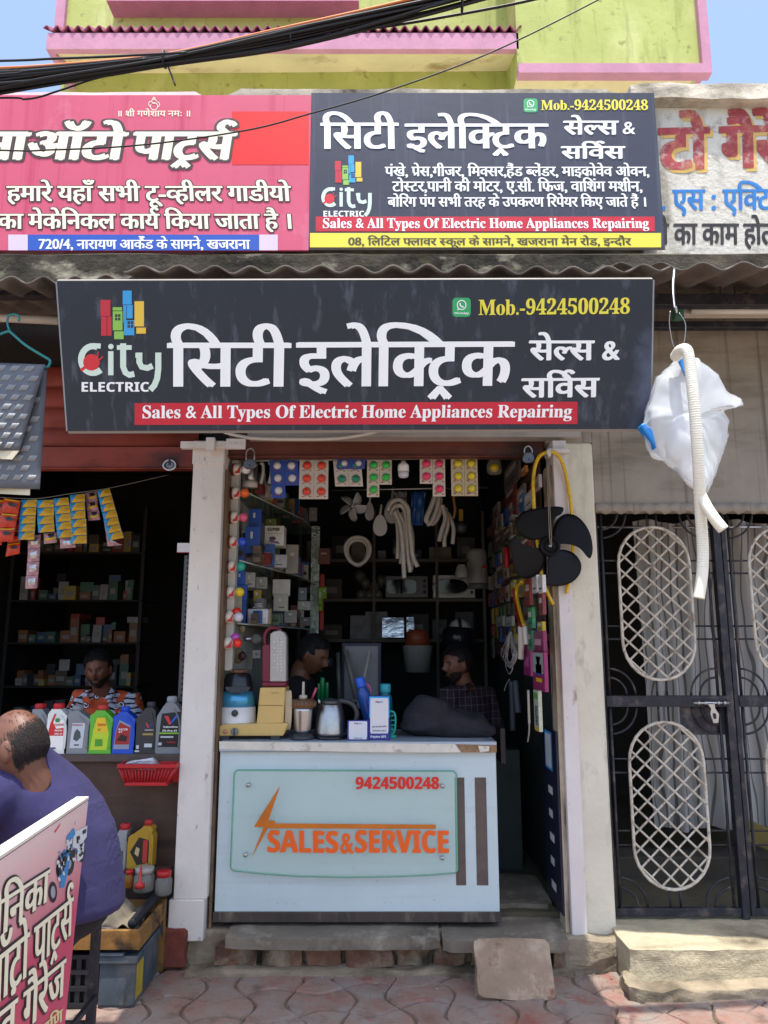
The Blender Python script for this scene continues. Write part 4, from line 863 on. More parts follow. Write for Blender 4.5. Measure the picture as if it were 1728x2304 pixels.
for k, lb in enumerate(('crumpled white paper sheaf on top of the red basket', 'folded white papers under the sheaf in the red basket')):
    b = MB(); q0 = PY(zL2(835 if k == 0 else 870, 512 if k == 0 else 525), -.06); 
    for s in range(5):
        b.grid(lambda u, v: q0 + Vector((u * (.155 - .02 * k), v * .07, .014 + .005 * s + .03 * u * (1 - k) * (1 - abs(v - .4)) * (u < .97) + .008 * noise.noise(Vector((u * 3 + s, v * 3, k))))), 10, 5)
    tag(b.build('papers', M('white_paper', '#d5d3da', .8), solid=.001), lb, 'papers')

# tool tray on its table
tt = thing('tool_table', (-1.4, -.28, 0), 'low yellow wooden tool tray standing in front of the parts counter', 'tool table')
m_yw = M('worn_yellow_wood', '#86602f', .8, var=.25, vs=7, bump=.3, bs=24, dirt=[('#2f2318', .5, 8, (1, 1, 1))])
tx0, tx1, ty0, ty1, tz0, tz1 = -1.85, -1.125, -.50, -.075, .255, .34
b = MB(); b.box((tx0, ty0, tz0), (tx1, ty0 + .02, tz1)).box((tx0, ty1 - .02, tz0), (tx1, ty1, tz1)).box((tx1 - .02, ty0 + .02, tz0), (tx1, ty1 - .02, tz1)).box((tx0, ty0 + .02, tz0), (tx0 + .02, ty1 - .02, tz1)); b.build('tray_wall', m_yw, tt, bevel=.003)
b = MB(); b.box((tx0 + .02, ty0 + .02, tz0 + .005), (tx1 - .02, ty1 - .02, tz0 + .03)); b.build('tray_floor', M('oily_black_board', '#1d1b1a', .5, var=.3, vs=9), tt)
for (x, y) in ((tx0, ty0), (tx1 - .03, ty1 - .03), (tx0, ty1 - .03)):
    b = MB(); b.box((x, y, 0), (x + .03, y + .03, tz0)); b.build('leg', m_yw, tt)
b = MB(); b.tube(smoothpath([(tx1 + .003, -.24, .30), (tx1 + .02, -.24, .26), (tx1 + .02, -.20, .20), (tx1 + .008, -.17, .26)], 4), .003, 5); b.build('wire_hook', m_black, tt)
rng = random.Random(21)
b = MB(); pth = smoothpath([(tx1 - .06, -.44, .345), (tx1 - .055, -.28, .355), (tx1 - .05, -.10, .36)], 22); b.tube(pth, [.020 + .003 * (i % 2) for i in range(len(pth))], 10); tag(b.build('rubber_hose', M('black_rubber', '#1e1f24', .6)), 'black ribbed rubber hose lying along the tool tray rim', 'hose')
names = ['long dark spanner lying near the front of the tool tray', 'thin steel rod lying across the tool tray', 'dark screwdriver beside the ribbed hose', 'rusty steel bar near the back of the tool tray', 'short black socket handle in the tool tray', 'blue-handled driver pointing at the tray corner']
for k in range(6):
    x, y = rng.uniform(tx0 + .2, tx1 - .25), ty0 + .07 + k * .055; a = rng.uniform(-.5, .5); L = rng.uniform(.09, .16); d_ = Vector((math.cos(a), math.sin(a) * .5, 0)); c_ = Vector((x + .1, y, .305))
    t = thing('hand_tool', c_, names[k], 'tool'); b = MB(); b.tube([c_ - d_ * L, c_ + d_ * L * .3], .006, 8); b.build('shank', m_steel if k % 2 else M('dark_steel', '#3c3a38', .4, .8), t)
    b = MB(); b.tube([c_ + d_ * L * .3, c_ + d_ * L * .4, c_ + d_ * L], [.009, .013, .011], 8); b.build('handle', M('blue_handle', '#2d4a86', .4) if k == 5 else m_black, t)
b = MB(); rc = PY(zL2(930, 1390), -.28)
b.grid(lambda u, v: Vector((-1.42 + u * .24, -.36 + v * .16, .35 + .055 * math.sin(u * 4.2) * math.sin(v * 2.6) + .04 * noise.noise(Vector((u * 5, v * 5, 2))) - .05 * (v < .15))), 26, 18); tag(b.build('oily_rag', M('grey_rag', '#6f6658', .95, var=.3, vs=12), solid=.004), 'oily grey rag draped over the tool tray', 'rag')
# bottles and jars standing behind the tray
zt_ = .34
oil_bottle(768, 850, 870, 1215, (790, 850), '#8f9396', '#b5282c', 'grimy silver oil bottle with red cap behind the tool tray', [('label', '#4b4e50', [sq(.1, .15, .75, .5)])], -.03, z=PY(zL2(800, 1215), -.03).z, zn=zL2)
oil_bottle(858, 1028, 845, 1160, (955, 1005), '#a8862c', '#b02a2a', 'dented yellow oil bottle with black and red label', [('label', '#2b2520', [[(.12, .35), (.4, .08), (.85, .12), (.85, .6), (.45, .66)]]), ('red_strip', '#a9302c', [sq(.62, .12, .8, .6)]), ('picture', '#b9a57a', [[(.3, .32), (.45, .25), (.5, .42), (.36, .46)]])], -.03, z=PY(zL2(900, 1160), -.03).z, zn=zL2)
b = MB(); zsh = PY(zL2(900, 1163), -.03).z; b.box((-1.6, -.075, zsh - .02), (-1.13, .0, zsh - .002)); b.box((-1.6, -.07, .2), (-1.57, -.0, zsh - .02)); b.box((-1.17, -.07, .2), (-1.14, -.0, zsh - .02)); tag(b.build('bottle_ledge', m_wood), 'low dark wooden ledge carrying the grimy oil bottles', 'ledge')
def jar(x0, x1, yt, yb, Y, lid, glass, label, fill=None):
    c_ = PY(zL2((x0 + x1) / 2, yb), Y); h = PY(zL2(x0, yt), Y).z - c_.z; r_ = (PY(zL2(x1, yb), Y).x - PY(zL2(x0, yb), Y).x) / 2
    t = thing('jar', c_, label, 'jar'); b = MB(); b.lathe([(r_ * .85, 0), (r_, h * .08), (r_, h * .62), (r_ * .8, h * .74), (r_ * .8, h * .78)], c_, 18); b.build('jar_body', glass, t)
    b = MB(); b.lathe([(r_ * .86, h * .76), (r_ * .88, h * .98), (r_ * .8, h), (.001, h)], c_, 18); b.build('lid', lid, t); return t
m_dg = M('dusty_glass', '#8b8a84', .2, alpha=.55); m_oil = M('amber_oil', '#8a5a22', .2, alpha=.85)
jar(1036, 1146, 1185, 1345, -.11, m_redp, m_dg, 'dusty glass jar with red lid at the right end of the tray')
jar(890, 1032, 1160, 1320, -.11, M('clear_lid', '#a09c94', .3), m_dg, 'dusty wide glass jar with a small red funnel before it')
jar(832, 890, 1180, 1300, -.13, m_redp, m_oil, 'small amber bottle with red lid behind the oily rag')
jar(790, 855, 1212, 1310, -.12, M('teal_lid', '#2f7d78', .4), m_dg, 'small jar with teal lid beside the purple shirt')
fc = PY(zL2(935, 1300), -.16); b = MB(); b.lathe([(.026, 0), (.024, .022), (.008, .03), (.005, .1), (.004, .1)], fc, 14); tag(b.build('funnel', M('red_funnel', '#b8302a', .4)), 'small red funnel with tan spout standing in the tray', 'funnel')
# crates below the tray
cr = thing('battery_case', (-1.21, -.28, 0), 'grey-blue plastic battery case with yellow side label under the tray', 'battery case')
m_gb = M('dusty_grey_blue_plastic', '#47525b', .65, var=.25, vs=6, bump=.1, dirt=[('#6e6a61', .45, 5, (1, 1, 1)), ('#26282a', .35, 9, (1, 1, .5))])
b = MB(); b.box((-1.315, -.475, 0.003), (-1.145, -.11, .20)); b.build('case_body', m_gb, cr, bevel=.012, seg=2)
b = MB(); b.box((-1.33, -.49, .19), (-1.135, -.1, .225)); b.build('case_lid', m_gb, cr, bevel=.006)
b = MB(); b.box((-1.33, -.495, .225), (-1.2, -.47, .24)); b.build('carry_handle', m_gb, cr, bevel=.004)
b = MB(); b.quad((-1.1445, -.46, .03), (-1.1445, -.36, .03), (-1.1445, -.36, .18), (-1.1445, -.46, .18)); b.build('side_label', M('dusty_yellow', '#b59a35', .6, var=.2, vs=20), cr)
kc = thing('slatted_crate', (-1.55, -.28, 0), 'dark slatted plastic crate under the yellow tool tray', 'crate')
b = MB()
for k in range(9): b.box((-1.72 + k * .043, -.475, .006), (-1.72 + k * .043 + .022, -.46, .22))
for z_ in (.0, .07, .14, .205): b.box((-1.73, -.48, z_ + .004), (-1.335, -.458, z_ + .022))
b.build('slatted_front', M('black_crate_plastic', '#222326', .6, var=.2, vs=9), kc)
b = MB(); b.box((-1.73, -.455, .004), (-1.335, -.11, .2)); b.build('crate_body', M('dark_crate_inside', '#17171a', .7), kc)  # solid near-black block fills the crate behind the slats

# sachet strips on a string
m_blue_s = M('sachet_blue', '#2f8fc4', .25, var=.25, vs=30); m_yel_s = M('sachet_yellow', '#d2a81e', .25, var=.15, vs=30); m_sil = M('silver_foil', '#b9b3b0', .2, .7, var=.3, vs=40)
m_red_s = M('sachet_red', '#c63a20', .25, var=.2, vs=30); m_blk_s = M('sachet_dark', '#2a211c', .3); m_pnk_s = M('sachet_pink', '#b78a94', .25, var=.3, vs=30)
def strip(tl, tr, bl, br, n, kind, label, Y):
    P = lambda q_, y=0: PY(zL1(*q_), Y + y)
    tl, tr, bl, br = [Vector((*q_, 0)) for q_ in (tl, tr, bl, br)]
    t = thing('sachet_strip', PY(zL1(tl.x, tl.y), Y), label, 'sachets', 'sachet strips hanging in the auto parts shop'); rng = random.Random(int(tl.x * 7 + tl.y))
    for k in range(n):
        a, c_ = k / n, (k + .97) / n; dx = rng.uniform(-2, 2)
        def S(u, v, pf=0):
            L = tl.lerp(bl, a + (c_ - a) * v); Rr = tr.lerp(br, a + (c_ - a) * v); q_ = L.lerp(Rr, u); bulge = -.014 * math.sin(math.pi * u) ** .6 * math.sin(math.pi * v) ** .6
            return P((q_.x + dx, q_.y), bulge + pf + .003 * noise.noise(Vector((u * 4 + k, v * 4, tl.x))))
        b = MB(); b.grid(lambda u, v: S(u, v), 8, 6); s_ = b.build('sachet', {'yb': m_blue_s, 'red': m_red_s, 'sil': m_pnk_s, 'face': m_pnk_s}[kind], t)
        def patch(poly_, m_, nm, d_=-.002):
            cx, cy = sum(p_[0] for p_ in poly_) / len(poly_), sum(p_[1] for p_ in poly_) / len(poly_); b = MB()
            pts = []
            for i in range(len(poly_)):
                p_, q_ = poly_[i], poly_[(i + 1) % len(poly_)]; pts += [(p_[0] + (q_[0] - p_[0]) * f, p_[1] + (q_[1] - p_[1]) * f) for f in (0, .33, .66)]
            b.add([S(*p_, d_) for p_ in pts] + [S(cx + (p_[0] - cx) * .5, cy + (p_[1] - cy) * .5, d_) for p_ in pts] + [S(cx, cy, d_)], [(i, (i + 1) % len(pts), len(pts) + (i + 1) % len(pts), len(pts) + i) for i in range(len(pts))] + [(len(pts) + i, len(pts) + (i + 1) % len(pts), 2 * len(pts)) for i in range(len(pts))], True); b.build(nm, m_, s_)
        if kind == 'yb': patch([(.42, .06), (.98, .02), (.98, .98), (.10, .96), (.22, .6)], m_yel_s, 'yellow_panel'); patch([(.3, .45), (.55, .3), (.85, .25), (.93, .4), (.8, .62), (.5, .7)], M('sachet_orange', '#c4930f', .3), 'print', -.0032)
        elif kind == 'red': patch([(.05, .04), (.95, .04), (.9, .14), (.08, .14)], m_yel_s, 'yellow_band'); patch([(.25, .3), (.5, .22), (.85, .35), (.75, .52), (.4, .5)], m_blk_s, 'print')
        elif kind == 'sil': patch([(.2, .25), (.8, .2), (.8, .7), (.25, .75)], m_sil, 'foil_window')
        else: patch([(.05, .5), (.95, .4), (.95, .62), (.1, .75)], m_yel_s, 'yellow_band'); patch([(.3, .1), (.8, .08), (.75, .45), (.4, .5)], m_blk_s, 'print')
YSS = .3
strip((150, 395), (265, 390), (130, 680), (245, 680), 5, 'yb', 'yellow and blue sachet strip next to the red sachets', YSS)
strip((262, 395), (382, 392), (270, 630), (388, 622), 4, 'yb', 'shortest yellow and blue sachet strip, four packets long', YSS)
strip((380, 385), (488, 375), (408, 668), (522, 660), 5, 'yb', 'yellow and blue sachet strip left of the longest straight one', YSS)
strip((495, 360), (602, 350), (505, 710), (620, 706), 6, 'yb', 'straight six-packet yellow and blue sachet strip with silver end', YSS)
strip((605, 345), (685, 333), (628, 545), (712, 538), 3, 'face', 'short pale sachet strip with dark prints, between the yellow strips', YSS + .04)
strip((690, 330), (780, 312), (772, 690), (880, 665), 7, 'yb', 'tilted seven-packet yellow and blue sachet strip, rightmost on the string', YSS)
strip((30, 380), (150, 400), (-30, 700), (90, 690), 3, 'red', 'red and yellow sachet strip, larger packets at the left of the string', YSS - .02)
strip((-70, 385), (30, 395), (-90, 700), (10, 720), 3, 'red', 'red sachet strip cut by the left photo edge', YSS)
strip((100, 420), (165, 430), (40, 800), (140, 780), 4, 'red', 'orange sachet strip hanging behind the first yellow strip', YSS + .05)
strip((205, 650), (292, 640), (180, 1030), (265, 1025), 4, 'sil', 'narrow pinkish see-through sachet strip hanging lowest', YSS + .05)
strip((310, 630), (402, 625), (312, 710), (402, 700), 1, 'face', 'single pale sachet with yellow band below the short strip', YSS + .03)
strip((425, 668), (530, 660), (428, 742), (538, 735), 1, 'sil', 'single shiny silver sachet below the middle strips', YSS + .03)
strip((742, 560), (800, 690), (768, 730), (875, 715), 1, 'sil', 'silver back of a sachet peeping out below the tilted strip', YSS + .03)
b = MB(); b.tube(smoothpath([PY(zL1(-60, 372), YSS), PY(zL1(250, 385), YSS), PY(zL1(500, 350), YSS), PY(zL1(790, 308), YSS), PY(zL1(1200, 215), YSS)], 6), .0022, 5); tag(b.build('string_line', m_wire), 'thin string holding the sachet strips across the auto parts shop', 'string')
# ring padlock and small placard, slotted upright
p = PY(zL1(1210, 150), .03); lkk = thing('ring_lock', p, 'round steel shutter lock on the rust red shutter rail', 'lock')
b = MB(); b.tube([p + Vector((.036 * math.cos(a), -.012, .030 * math.sin(a))) for a in [i * .3142 for i in range(20)]], .007, 8, closed=True); b.build('ring', m_steel, lkk)
b = MB(); b.lathe([(.034, 0), (.034, -.012), (.022, -.016), (.001, -.016)], p + Vector((0, .005, 0)), 20, 'Y', 1, .85); b.build('lock_body', M('dull_steel', '#77767a', .35, .9), lkk)
b = MB(); b.box((p.x - .006, p.y - .02, p.z), (p.x + .006, p.y - .01, p.z + .04)); b.build('keyway', m_black, lkk)
p = PY(zL1(1300, 735), .14); t = thing('payment_placard', p, 'small white payment placard on the slotted upright by the left pillar', 'placard')
b = MB(); b.box((p.x - .032, .135, p.z - .028), (p.x + .045, .14, p.z + .028)); b.build('card', M('white_card', '#dcd9dc', .5), t); b = MB(); b.box((p.x - .032, .134, p.z - .030), (p.x + .045, .1345, p.z - .026)); b.build('red_line', m_redp, t)
b = MB(); q0, q1 = PY(zL1(1295, 790), .16), PY(zL1(1275, 1830), .16); b.box((q1.x - .008, .155, q1.z), (q1.x + .04, .16, q0.z)); up_ = b.build('slotted_upright', M('grey_slotted_steel', '#5b595c', .5, .6)); tag(up_, 'grey slotted steel upright beside the white pillar in the auto parts shop', 'upright')
b = MB()
for k in range(26): z_ = q1.z + .03 + (q0.z - q1.z - .05) * k / 25; b.box((q1.x + .008, .1535, z_), (q1.x + .02, .1548, z_ + .014))
b.build('slots', m_dark, up_)
# dim shelves with cartons
rng = random.Random(31)
sh = thing('shelf_rack', (-2.5, 2.3, FZ), 'dim rack of shelves along the back of the auto parts shop', 'shelf rack')
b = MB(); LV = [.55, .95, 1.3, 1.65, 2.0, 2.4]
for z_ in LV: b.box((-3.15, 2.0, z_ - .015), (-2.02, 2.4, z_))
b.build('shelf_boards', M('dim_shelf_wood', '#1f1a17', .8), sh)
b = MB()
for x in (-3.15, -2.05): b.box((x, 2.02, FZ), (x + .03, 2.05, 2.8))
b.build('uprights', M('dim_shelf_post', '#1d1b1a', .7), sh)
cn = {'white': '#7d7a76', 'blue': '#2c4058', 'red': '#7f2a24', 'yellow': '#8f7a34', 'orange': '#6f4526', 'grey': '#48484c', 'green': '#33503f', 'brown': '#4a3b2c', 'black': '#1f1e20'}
LN = ['bottom', 'second', 'third', 'fourth', 'fifth', 'top']
for li, z_ in enumerate(LV):
    x = -3.05; k = 0
    while x < -2.1 and k < 30:
        w_, h_, d_ = rng.uniform(.03, .10), rng.uniform(.05, .2), rng.uniform(.08, .2); cname = rng.choice(list(cn)); y = 2.0 + rng.uniform(0, .08)
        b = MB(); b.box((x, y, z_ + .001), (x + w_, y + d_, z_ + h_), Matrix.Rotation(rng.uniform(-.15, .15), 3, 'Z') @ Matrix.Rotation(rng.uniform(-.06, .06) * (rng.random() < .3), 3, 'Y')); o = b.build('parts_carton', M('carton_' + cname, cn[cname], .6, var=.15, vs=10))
        b = MB(); b.box((x + w_ * .15, y - .0025, z_ + h_ * .3), (x + w_ * .8, y - .001, z_ + h_ * .62)); b.build('carton_label', M('carton_label', '#6f6c69', .6), o)
        
        if rng.random() < .7:
            c2n = rng.choice(list(cn)); h2 = rng.uniform(.03, .09); b = MB(); b.box((x + rng.uniform(-.01, .02), y - .01, z_ + h_), (x + w_ + rng.uniform(-.01, .03), y + d_, z_ + h_ + h2), Matrix.Rotation(rng.uniform(-.35, .35), 3, 'Z')); o2 = b.build('parts_carton', M('carton_' + c2n, cn[c2n], .6, var=.15, vs=10))
            tag(o2, f'small {c2n} carton on top of the {ORD[k]} carton of the {LN[li]} auto parts shelf', 'carton', 'cartons on the dim auto parts rack')
        tag(o, f'{cname} parts carton, {ORD[k]} from the left on the {LN[li]} shelf of the auto parts rack', 'carton', 'cartons on the dim auto parts rack'); x += w_ + rng.uniform(.003, .018); k += 1

# hanger with checker-plate mats
YM = -.78; hg = thing('wire_hanger', PY(z3(60, 300), YM), 'teal wire clothes hanger hooked on the pipe at top left', 'hanger')
hp = lambda x, y: PY(z3(x, y), YM)
b = MB(); b.tube(smoothpath([hp(80, 312), hp(82, 292), hp(60, 282), hp(36, 292), hp(32, 320), hp(42, 355), hp(46, 362)], 5), .0055, 8); b.build('hook', M('teal_wire', '#2f8a8c', .4), hg)
b = MB(); b.tube(smoothpath([hp(-110, 470), hp(-60, 420), hp(-10, 375), hp(30, 358), hp(46, 360), hp(110, 415), hp(190, 465), hp(214, 480), hp(216, 495), hp(206, 512)], 5), .0065, 8); b.tube([hp(206, 512), hp(-110, 500)], .0055, 8); b.build('arms', MATS['teal_wire'], hg)
m_mat = M('grey_rubber_mat', '#5c626c', .4, var=.15, vs=6, bump=.3, bs=50); m_stk = M('bright_tread_stroke', '#c5c9cb', .4, .4); m_crm2 = M('cream_mat_back', '#cfcab2', .8)
def matpiece(nm, corners, Y, label, back):
    c_ = [Vector((*q_, 0)) for q_ in corners]; rec = (back - 1) * .5
    S = lambda u, v, d=0: PY(z3(*(c_[0].lerp(c_[1], u).lerp(c_[3].lerp(c_[2], u), v)).xy), Y + d + .012 * math.sin(u * 5 + v * 3))
    b = MB(); b.grid(lambda u, v: S(u, v), 12, 16); o = b.build(nm, m_mat, solid=.004); tag(o, label, 'mat')
    wpx = (c_[1] - c_[0]).length; hpx = (c_[3] - c_[0]).length; b = MB(); cell = 62.0; row = 0; y = 20
    while y < hpx - 20:
        x = 20 + (31 if row % 2 else 0)
        while x < wpx - 18:
            for s in range(5):
                u0, v0 = (x - 18 + s * 7) / wpx, (y + 12) / hpx; u1, v1 = (x - 4 + s * 7) / wpx, (y - 12) / hpx
                if 0 < u0 < 1 and 0 < u1 < .99 and 0 < v1 and v0 < 1: b.tube([S(u0, v0, -.004), S(u1, v1, -.004)], .0021, 4)
            x += cell
        y += 42; row += 1
    b.build('tread_strokes', m_stk, o); return o
matpiece('rubber_mat', [(-140, 500), (205, 505), (172, 1038), (-150, 1030)], YM + .02, 'grey checker-plate rubber mat hanging at the back of the hanger', 1)
m2 = matpiece('rubber_mat', [(-140, 488), (196, 500), (84, 872), (-180, 866)], YM - .03, 'folded grey checker-plate mat hanging at the front of the hanger', 2)
b = MB(); b.slab([PY(z3(*q_), YM - .02) for q_ in ((-150, 860), (85, 868), (52, 910), (-150, 895))], (0, .004, 0)); b.build('backing', m_crm2, m2)
b = MB(); b.slab([PY(z3(*q_), YM + .035) for q_ in ((-150, 1020), (130, 1032), (128, 1064), (-150, 1050))], (0, .004, 0)); b.build('backing', m_crm2, bpy.data.objects['rubber_mat'])

# leaning red board in the foreground
p1, p2, p3 = Vector((-.988, -1.60, 1.13)), Vector((-.928, -2.29, 1.13)), Vector((-.985, -1.677, .49))
an = (p2 - p1).cross(p3 - p1).normalized(); an = an if an.dot(CAM - p1) > 0 else -an
ab = lambda x, y: PP(zL2(x, y), p1, an)
eL = (p2 - p1) * 1.5; eD = (p3 - p1) * 1.62
at = thing('pavement_signboard', p1 + eD + eL * .5, 'free-standing pink-red signboard in the left foreground with slanting Hindi lettering', 'signboard')
b = MB(); b.slab([p1, p1 + eL, p1 + eL + eD, p1 + eD], -an * .035)
m_ab = M('pink_red_board', '#d4566e', .5, var=.05, vs=3)
nn = m_ab.node_tree; tcn = nn.nodes.new('ShaderNodeTexCoord'); sx = nn.nodes.new('ShaderNodeSeparateXYZ'); nn.links.new(tcn.outputs['Object'], sx.inputs[0])
mr = nn.nodes.new('ShaderNodeMapRange'); mr.inputs[1].default_value = .72; mr.inputs[2].default_value = 1.02; nn.links.new(sx.outputs['Z'], mr.inputs[0])
mxn = nn.nodes.new('ShaderNodeMix'); mxn.data_type = 'RGBA'; mxn.inputs[6].default_value = (*hexc('#c9506a'), 1); mxn.inputs[7].default_value = (*hexc('#e2c3c0'), 1); nn.links.new(mr.outputs[0], mxn.inputs[0]); nn.links.new(mxn.outputs[2], nn.nodes['Principled BSDF'].inputs['Base Color'])
b.build('panel', m_ab, at)
b = MB(); fr = [p1, p1 + eL, p1 + eL + eD, p1 + eD]
b.slab([p1 + Vector((0, .004, .004)), p1 + eL + Vector((0, 0, .004)), p1 + eL + Vector((0, 0, .004)) - an * .04, p1 + Vector((0, .004, .004)) - an * .04], (0, 0, .008)); b.build('top_rail', M('cream_wood_rail', '#d8d2c4', .7, var=.1, vs=9), at)
for f in (.12, .9):
    b = MB(); q_ = p1 + eL * f - an * .03; b.tube([q_, Vector((q_.x - .35, q_.y, .0))], .014, 6); b.build('prop_leg', M('raw_wood', '#8a6b48', .8), at)
    b = MB(); q_ = p1 + eL * f + eD - an * .017; b.tube([q_ + Vector((0, 0, .02)), Vector((q_.x, q_.y, 0))], .014, 6); b.build('leg', MATS['raw_wood'], at)
for nm, mat_, sm, of in (('letter_outline', dk_ink, 0, .001), ('cream_lettering', cr_ink, 1, .0045)):
    b = MB()
    for (s, a0, a1, a2) in (('मोिनका', (-190, 1760), (310, 1388), (-190, 1500)), ('ऑटो पाट^स`', (-150, 2190), (470, 1610), (-150, 1860)), ('एवं गैरेज', (-160, 2560), (418, 2015), (-160, 2250))):
        base = [(-.03, 0), (0, 0), (.03, 0)]; sms = base if sm else [(p_[0] + r_[0], p_[1] + r_[1]) for r_ in ring(.036, 10) for p_ in ((-.03, 0), (.03, 0))]
        write(b, s, ab(*a0), ab(*a1), ab(*a2), an, '', sms, off=of, skew=.1, step=.00003)
    b.build(nm, mat_, at)
b = MB(); write(b, 'वािण', ab(250, 2330), ab(412, 2190), ab(250, 2245), an, '', SM3, off=.002); b.build('yellow_lettering', M('pale_yellow_ink', '#e6d9a0', .5), at)
def abp(nm, mat_, polys, of):
    b = MB()
    for pg in polys: b.add([ab(*p_) + an * of for p_ in pg], [tuple(range(len(pg)))], False)
    b.build(nm, mat_, at)
circ = lambda cx, cy, rx, ry, n=14: [(cx + rx * math.cos(6.283 * i / n), cy - ry * math.sin(6.283 * i / n)) for i in range(n)]
abp('motorcycle_wheel', M('print_black', '#26242a', .5), [circ(350, 1330, 30, 72), circ(400, 1180, 28, 60), circ(455, 1130, 40, 90), circ(540, 1060, 26, 70)], .0012)
abp('motorcycle_rim', M('print_grey', '#9a9ca4', .5), [circ(350, 1330, 16, 42), circ(456, 1130, 18, 46), circ(540, 1060, 12, 38)], .002)
abp('motorcycle_body', M('print_blue', '#3a86c4', .5), [[(395, 1300), (425, 1300), (450, 1190), (470, 1060), (440, 1070), (410, 1170)], [(440, 960), (490, 900), (500, 940), (455, 1000)], [(385, 1100), (430, 1040), (440, 1075), (400, 1120)]], .0026)
abp('motorcycle_fairing', M('print_pale', '#cfd6da', .5), [[(490, 930), (580, 885), (575, 960), (520, 1040), (480, 1030)], [(500, 1050), (560, 1000), (550, 1100), (515, 1130)], [(430, 1010), (480, 970), (470, 1050)]], .0022)
abp('motorcycle_detail', MATS['print_black'], [[(505, 960), (530, 950), (525, 1000), (508, 1005)], [(380, 1110), (392, 1080), (396, 1130), (386, 1160)], [(470, 1050), (500, 1040), (490, 1120), (468, 1120)], [(545, 920), (572, 905), (570, 930), (548, 945)]], .0032)
rmt = random.Random(13)
for nm, mat_, cnt in (('motorcycle_engine', MATS['print_black'], 26), ('motorcycle_chrome', MATS['print_pale'], 22), ('motorcycle_trim', MATS['print_blue'], 9)):
    pgs_ = []
    for k in range(cnt):
        f = rmt.random(); cx, cy = 375 + 175 * f + rmt.gauss(0, 18), 1200 - 230 * f + rmt.gauss(0, 45); cx = min(cx, 565)
        pgs_.append([(cx + rmt.uniform(4, 13) * math.cos(a), cy - rmt.uniform(6, 24) * math.sin(a)) for a in (0, 1.4, 2.6, 4.0, 5.2)])
    abp(nm, mat_, pgs_, .0036 + .0003 * cnt / 26)
abp('red_tick', M('print_red', '#c8202a', .5), [[(358, 930), (402, 868), (398, 884), (368, 930)]], .0016)
# stool
st = thing('stool', (-1.32, -1.26, 0), 'wooden stool with black iron legs under the man in the purple shirt', 'stool')
b = MB(); b.box((-1.5, -1.47, .615), (-1.105, -1.06, .645)); b.build('seat', M('worn_plywood', '#8a6238', .7, var=.2, vs=7), st, bevel=.004)
b = MB(); b.box((-1.5, -1.475, .59), (-1.10, -1.055, .614)); b.build('seat_rail', m_black, st)
for (x, y) in ((-1.49, -1.46), (-1.125, -1.46), (-1.49, -1.08), (-1.125, -1.08)):
    b = MB(); b.box((x - .012, y - .012, 0), (x + .018, y + .018, .592)); b.build('leg', m_black, st)
b = MB(); b.box((-1.49, -1.075, .2), (-1.11, -1.06, .22)); b.box((-1.115, -1.46, .3), (-1.1, -1.08, .32)); b.build('stretcher', m_black, st)
# ------------------------------------------------------------------ electric shop: things along the doorway
c2 = zone(460, 980, 3.7705); c3 = zone(860, 980, 3.318); k2 = zone(460, 1360, 3.7705); k3 = zone(860, 1360, 3.318)
m_wp = M('white_plastic', '#e2e0dc', .35, var=.03); m_wine = M('wine_red_plastic', '#6e1626', .4); m_wredp = M('bright_red_plastic', '#c41f24', .35)
def bulbmat(col): return M('bulb_' + col[1:], col, .3, spec=.5, coat=.3)
# white edge board of the display cabinet, with night lamps
b = MB(); b.box((-.906, .10, PY(c2(150, 1990), .14).z), (-.865, .16, PY(c2(230, 225), .14).z)); tag(b.build('cabinet_edge', M('dull_white_edge', '#bdb9b0', .6, var=.1, vs=6)), 'narrow white edge board of the glass cabinet carrying the night lamps', 'board')
lamps = [(290, '#e8e6e2', None, 'white'), (490, '#f06a1e', None, 'orange'), (695, '#dc5a80', None, 'pink'), (903, '#2a52c8', None, 'blue'), (1112, '#23a88e', None, 'teal green'), (1328, '#e6c81e', None, 'yellow'), (1540, '#d5d5e0', '#e03020', 'white and red'), (1760, '#f03a20', '#c85ac0', 'orange-red and magenta')]
for k, (yy, col, col2, nm) in enumerate(lamps):
    c_ = PY(c2(258 - (yy - 290) * .052, yy), .085); t = thing('night_lamp', c_, f'plug-in night lamp with {nm} bulb on the white cabinet edge', 'night lamp', 'night lamps in a column on the cabinet edge')
    b = MB(); b.lathe([(.036, 0), (.038, .006), (.037, .010)], c_ + Vector((-.014, 0, 0)), 20, 'X'); b.build('back_plate', m_wine, t)
    b = MB(); b.lathe([(.035, 0), (.036, .012), (.034, .028), (.022, .038), (.014, .040)], c_ + Vector((-.003, 0, 0)), 20, 'X'); b.build('lamp_base', M('ivory_lamp_base', '#e6dfd0', .35), t)
    b = MB(); b.slab([c_ + Vector(q_) for q_ in ((.010, -.0385, -.030), (.036, -.036, -.026), (.040, -.033, .016), (.032, -.037, .004), (.024, -.039, -.010), (.012, -.039, -.018))], (0, .006, 0)); b.build('red_trigger', m_wredp, t, bevel=.001)
    b = MB(); b.lathe([(.014, 0), (.014, .014), (.011, .018)], c_ + Vector((.036, 0, 0)), 14, 'X'); b.build('holder', m_wp, t)
    for j, cc in enumerate((col, col2)):
        if cc: b = MB(); b.ball(c_ + Vector((.066, -.004, 0) if j == 0 else (.048, -.006 + .03, .030)), .027, 18, 12); b.build('bulb', bulbmat(cc), t)
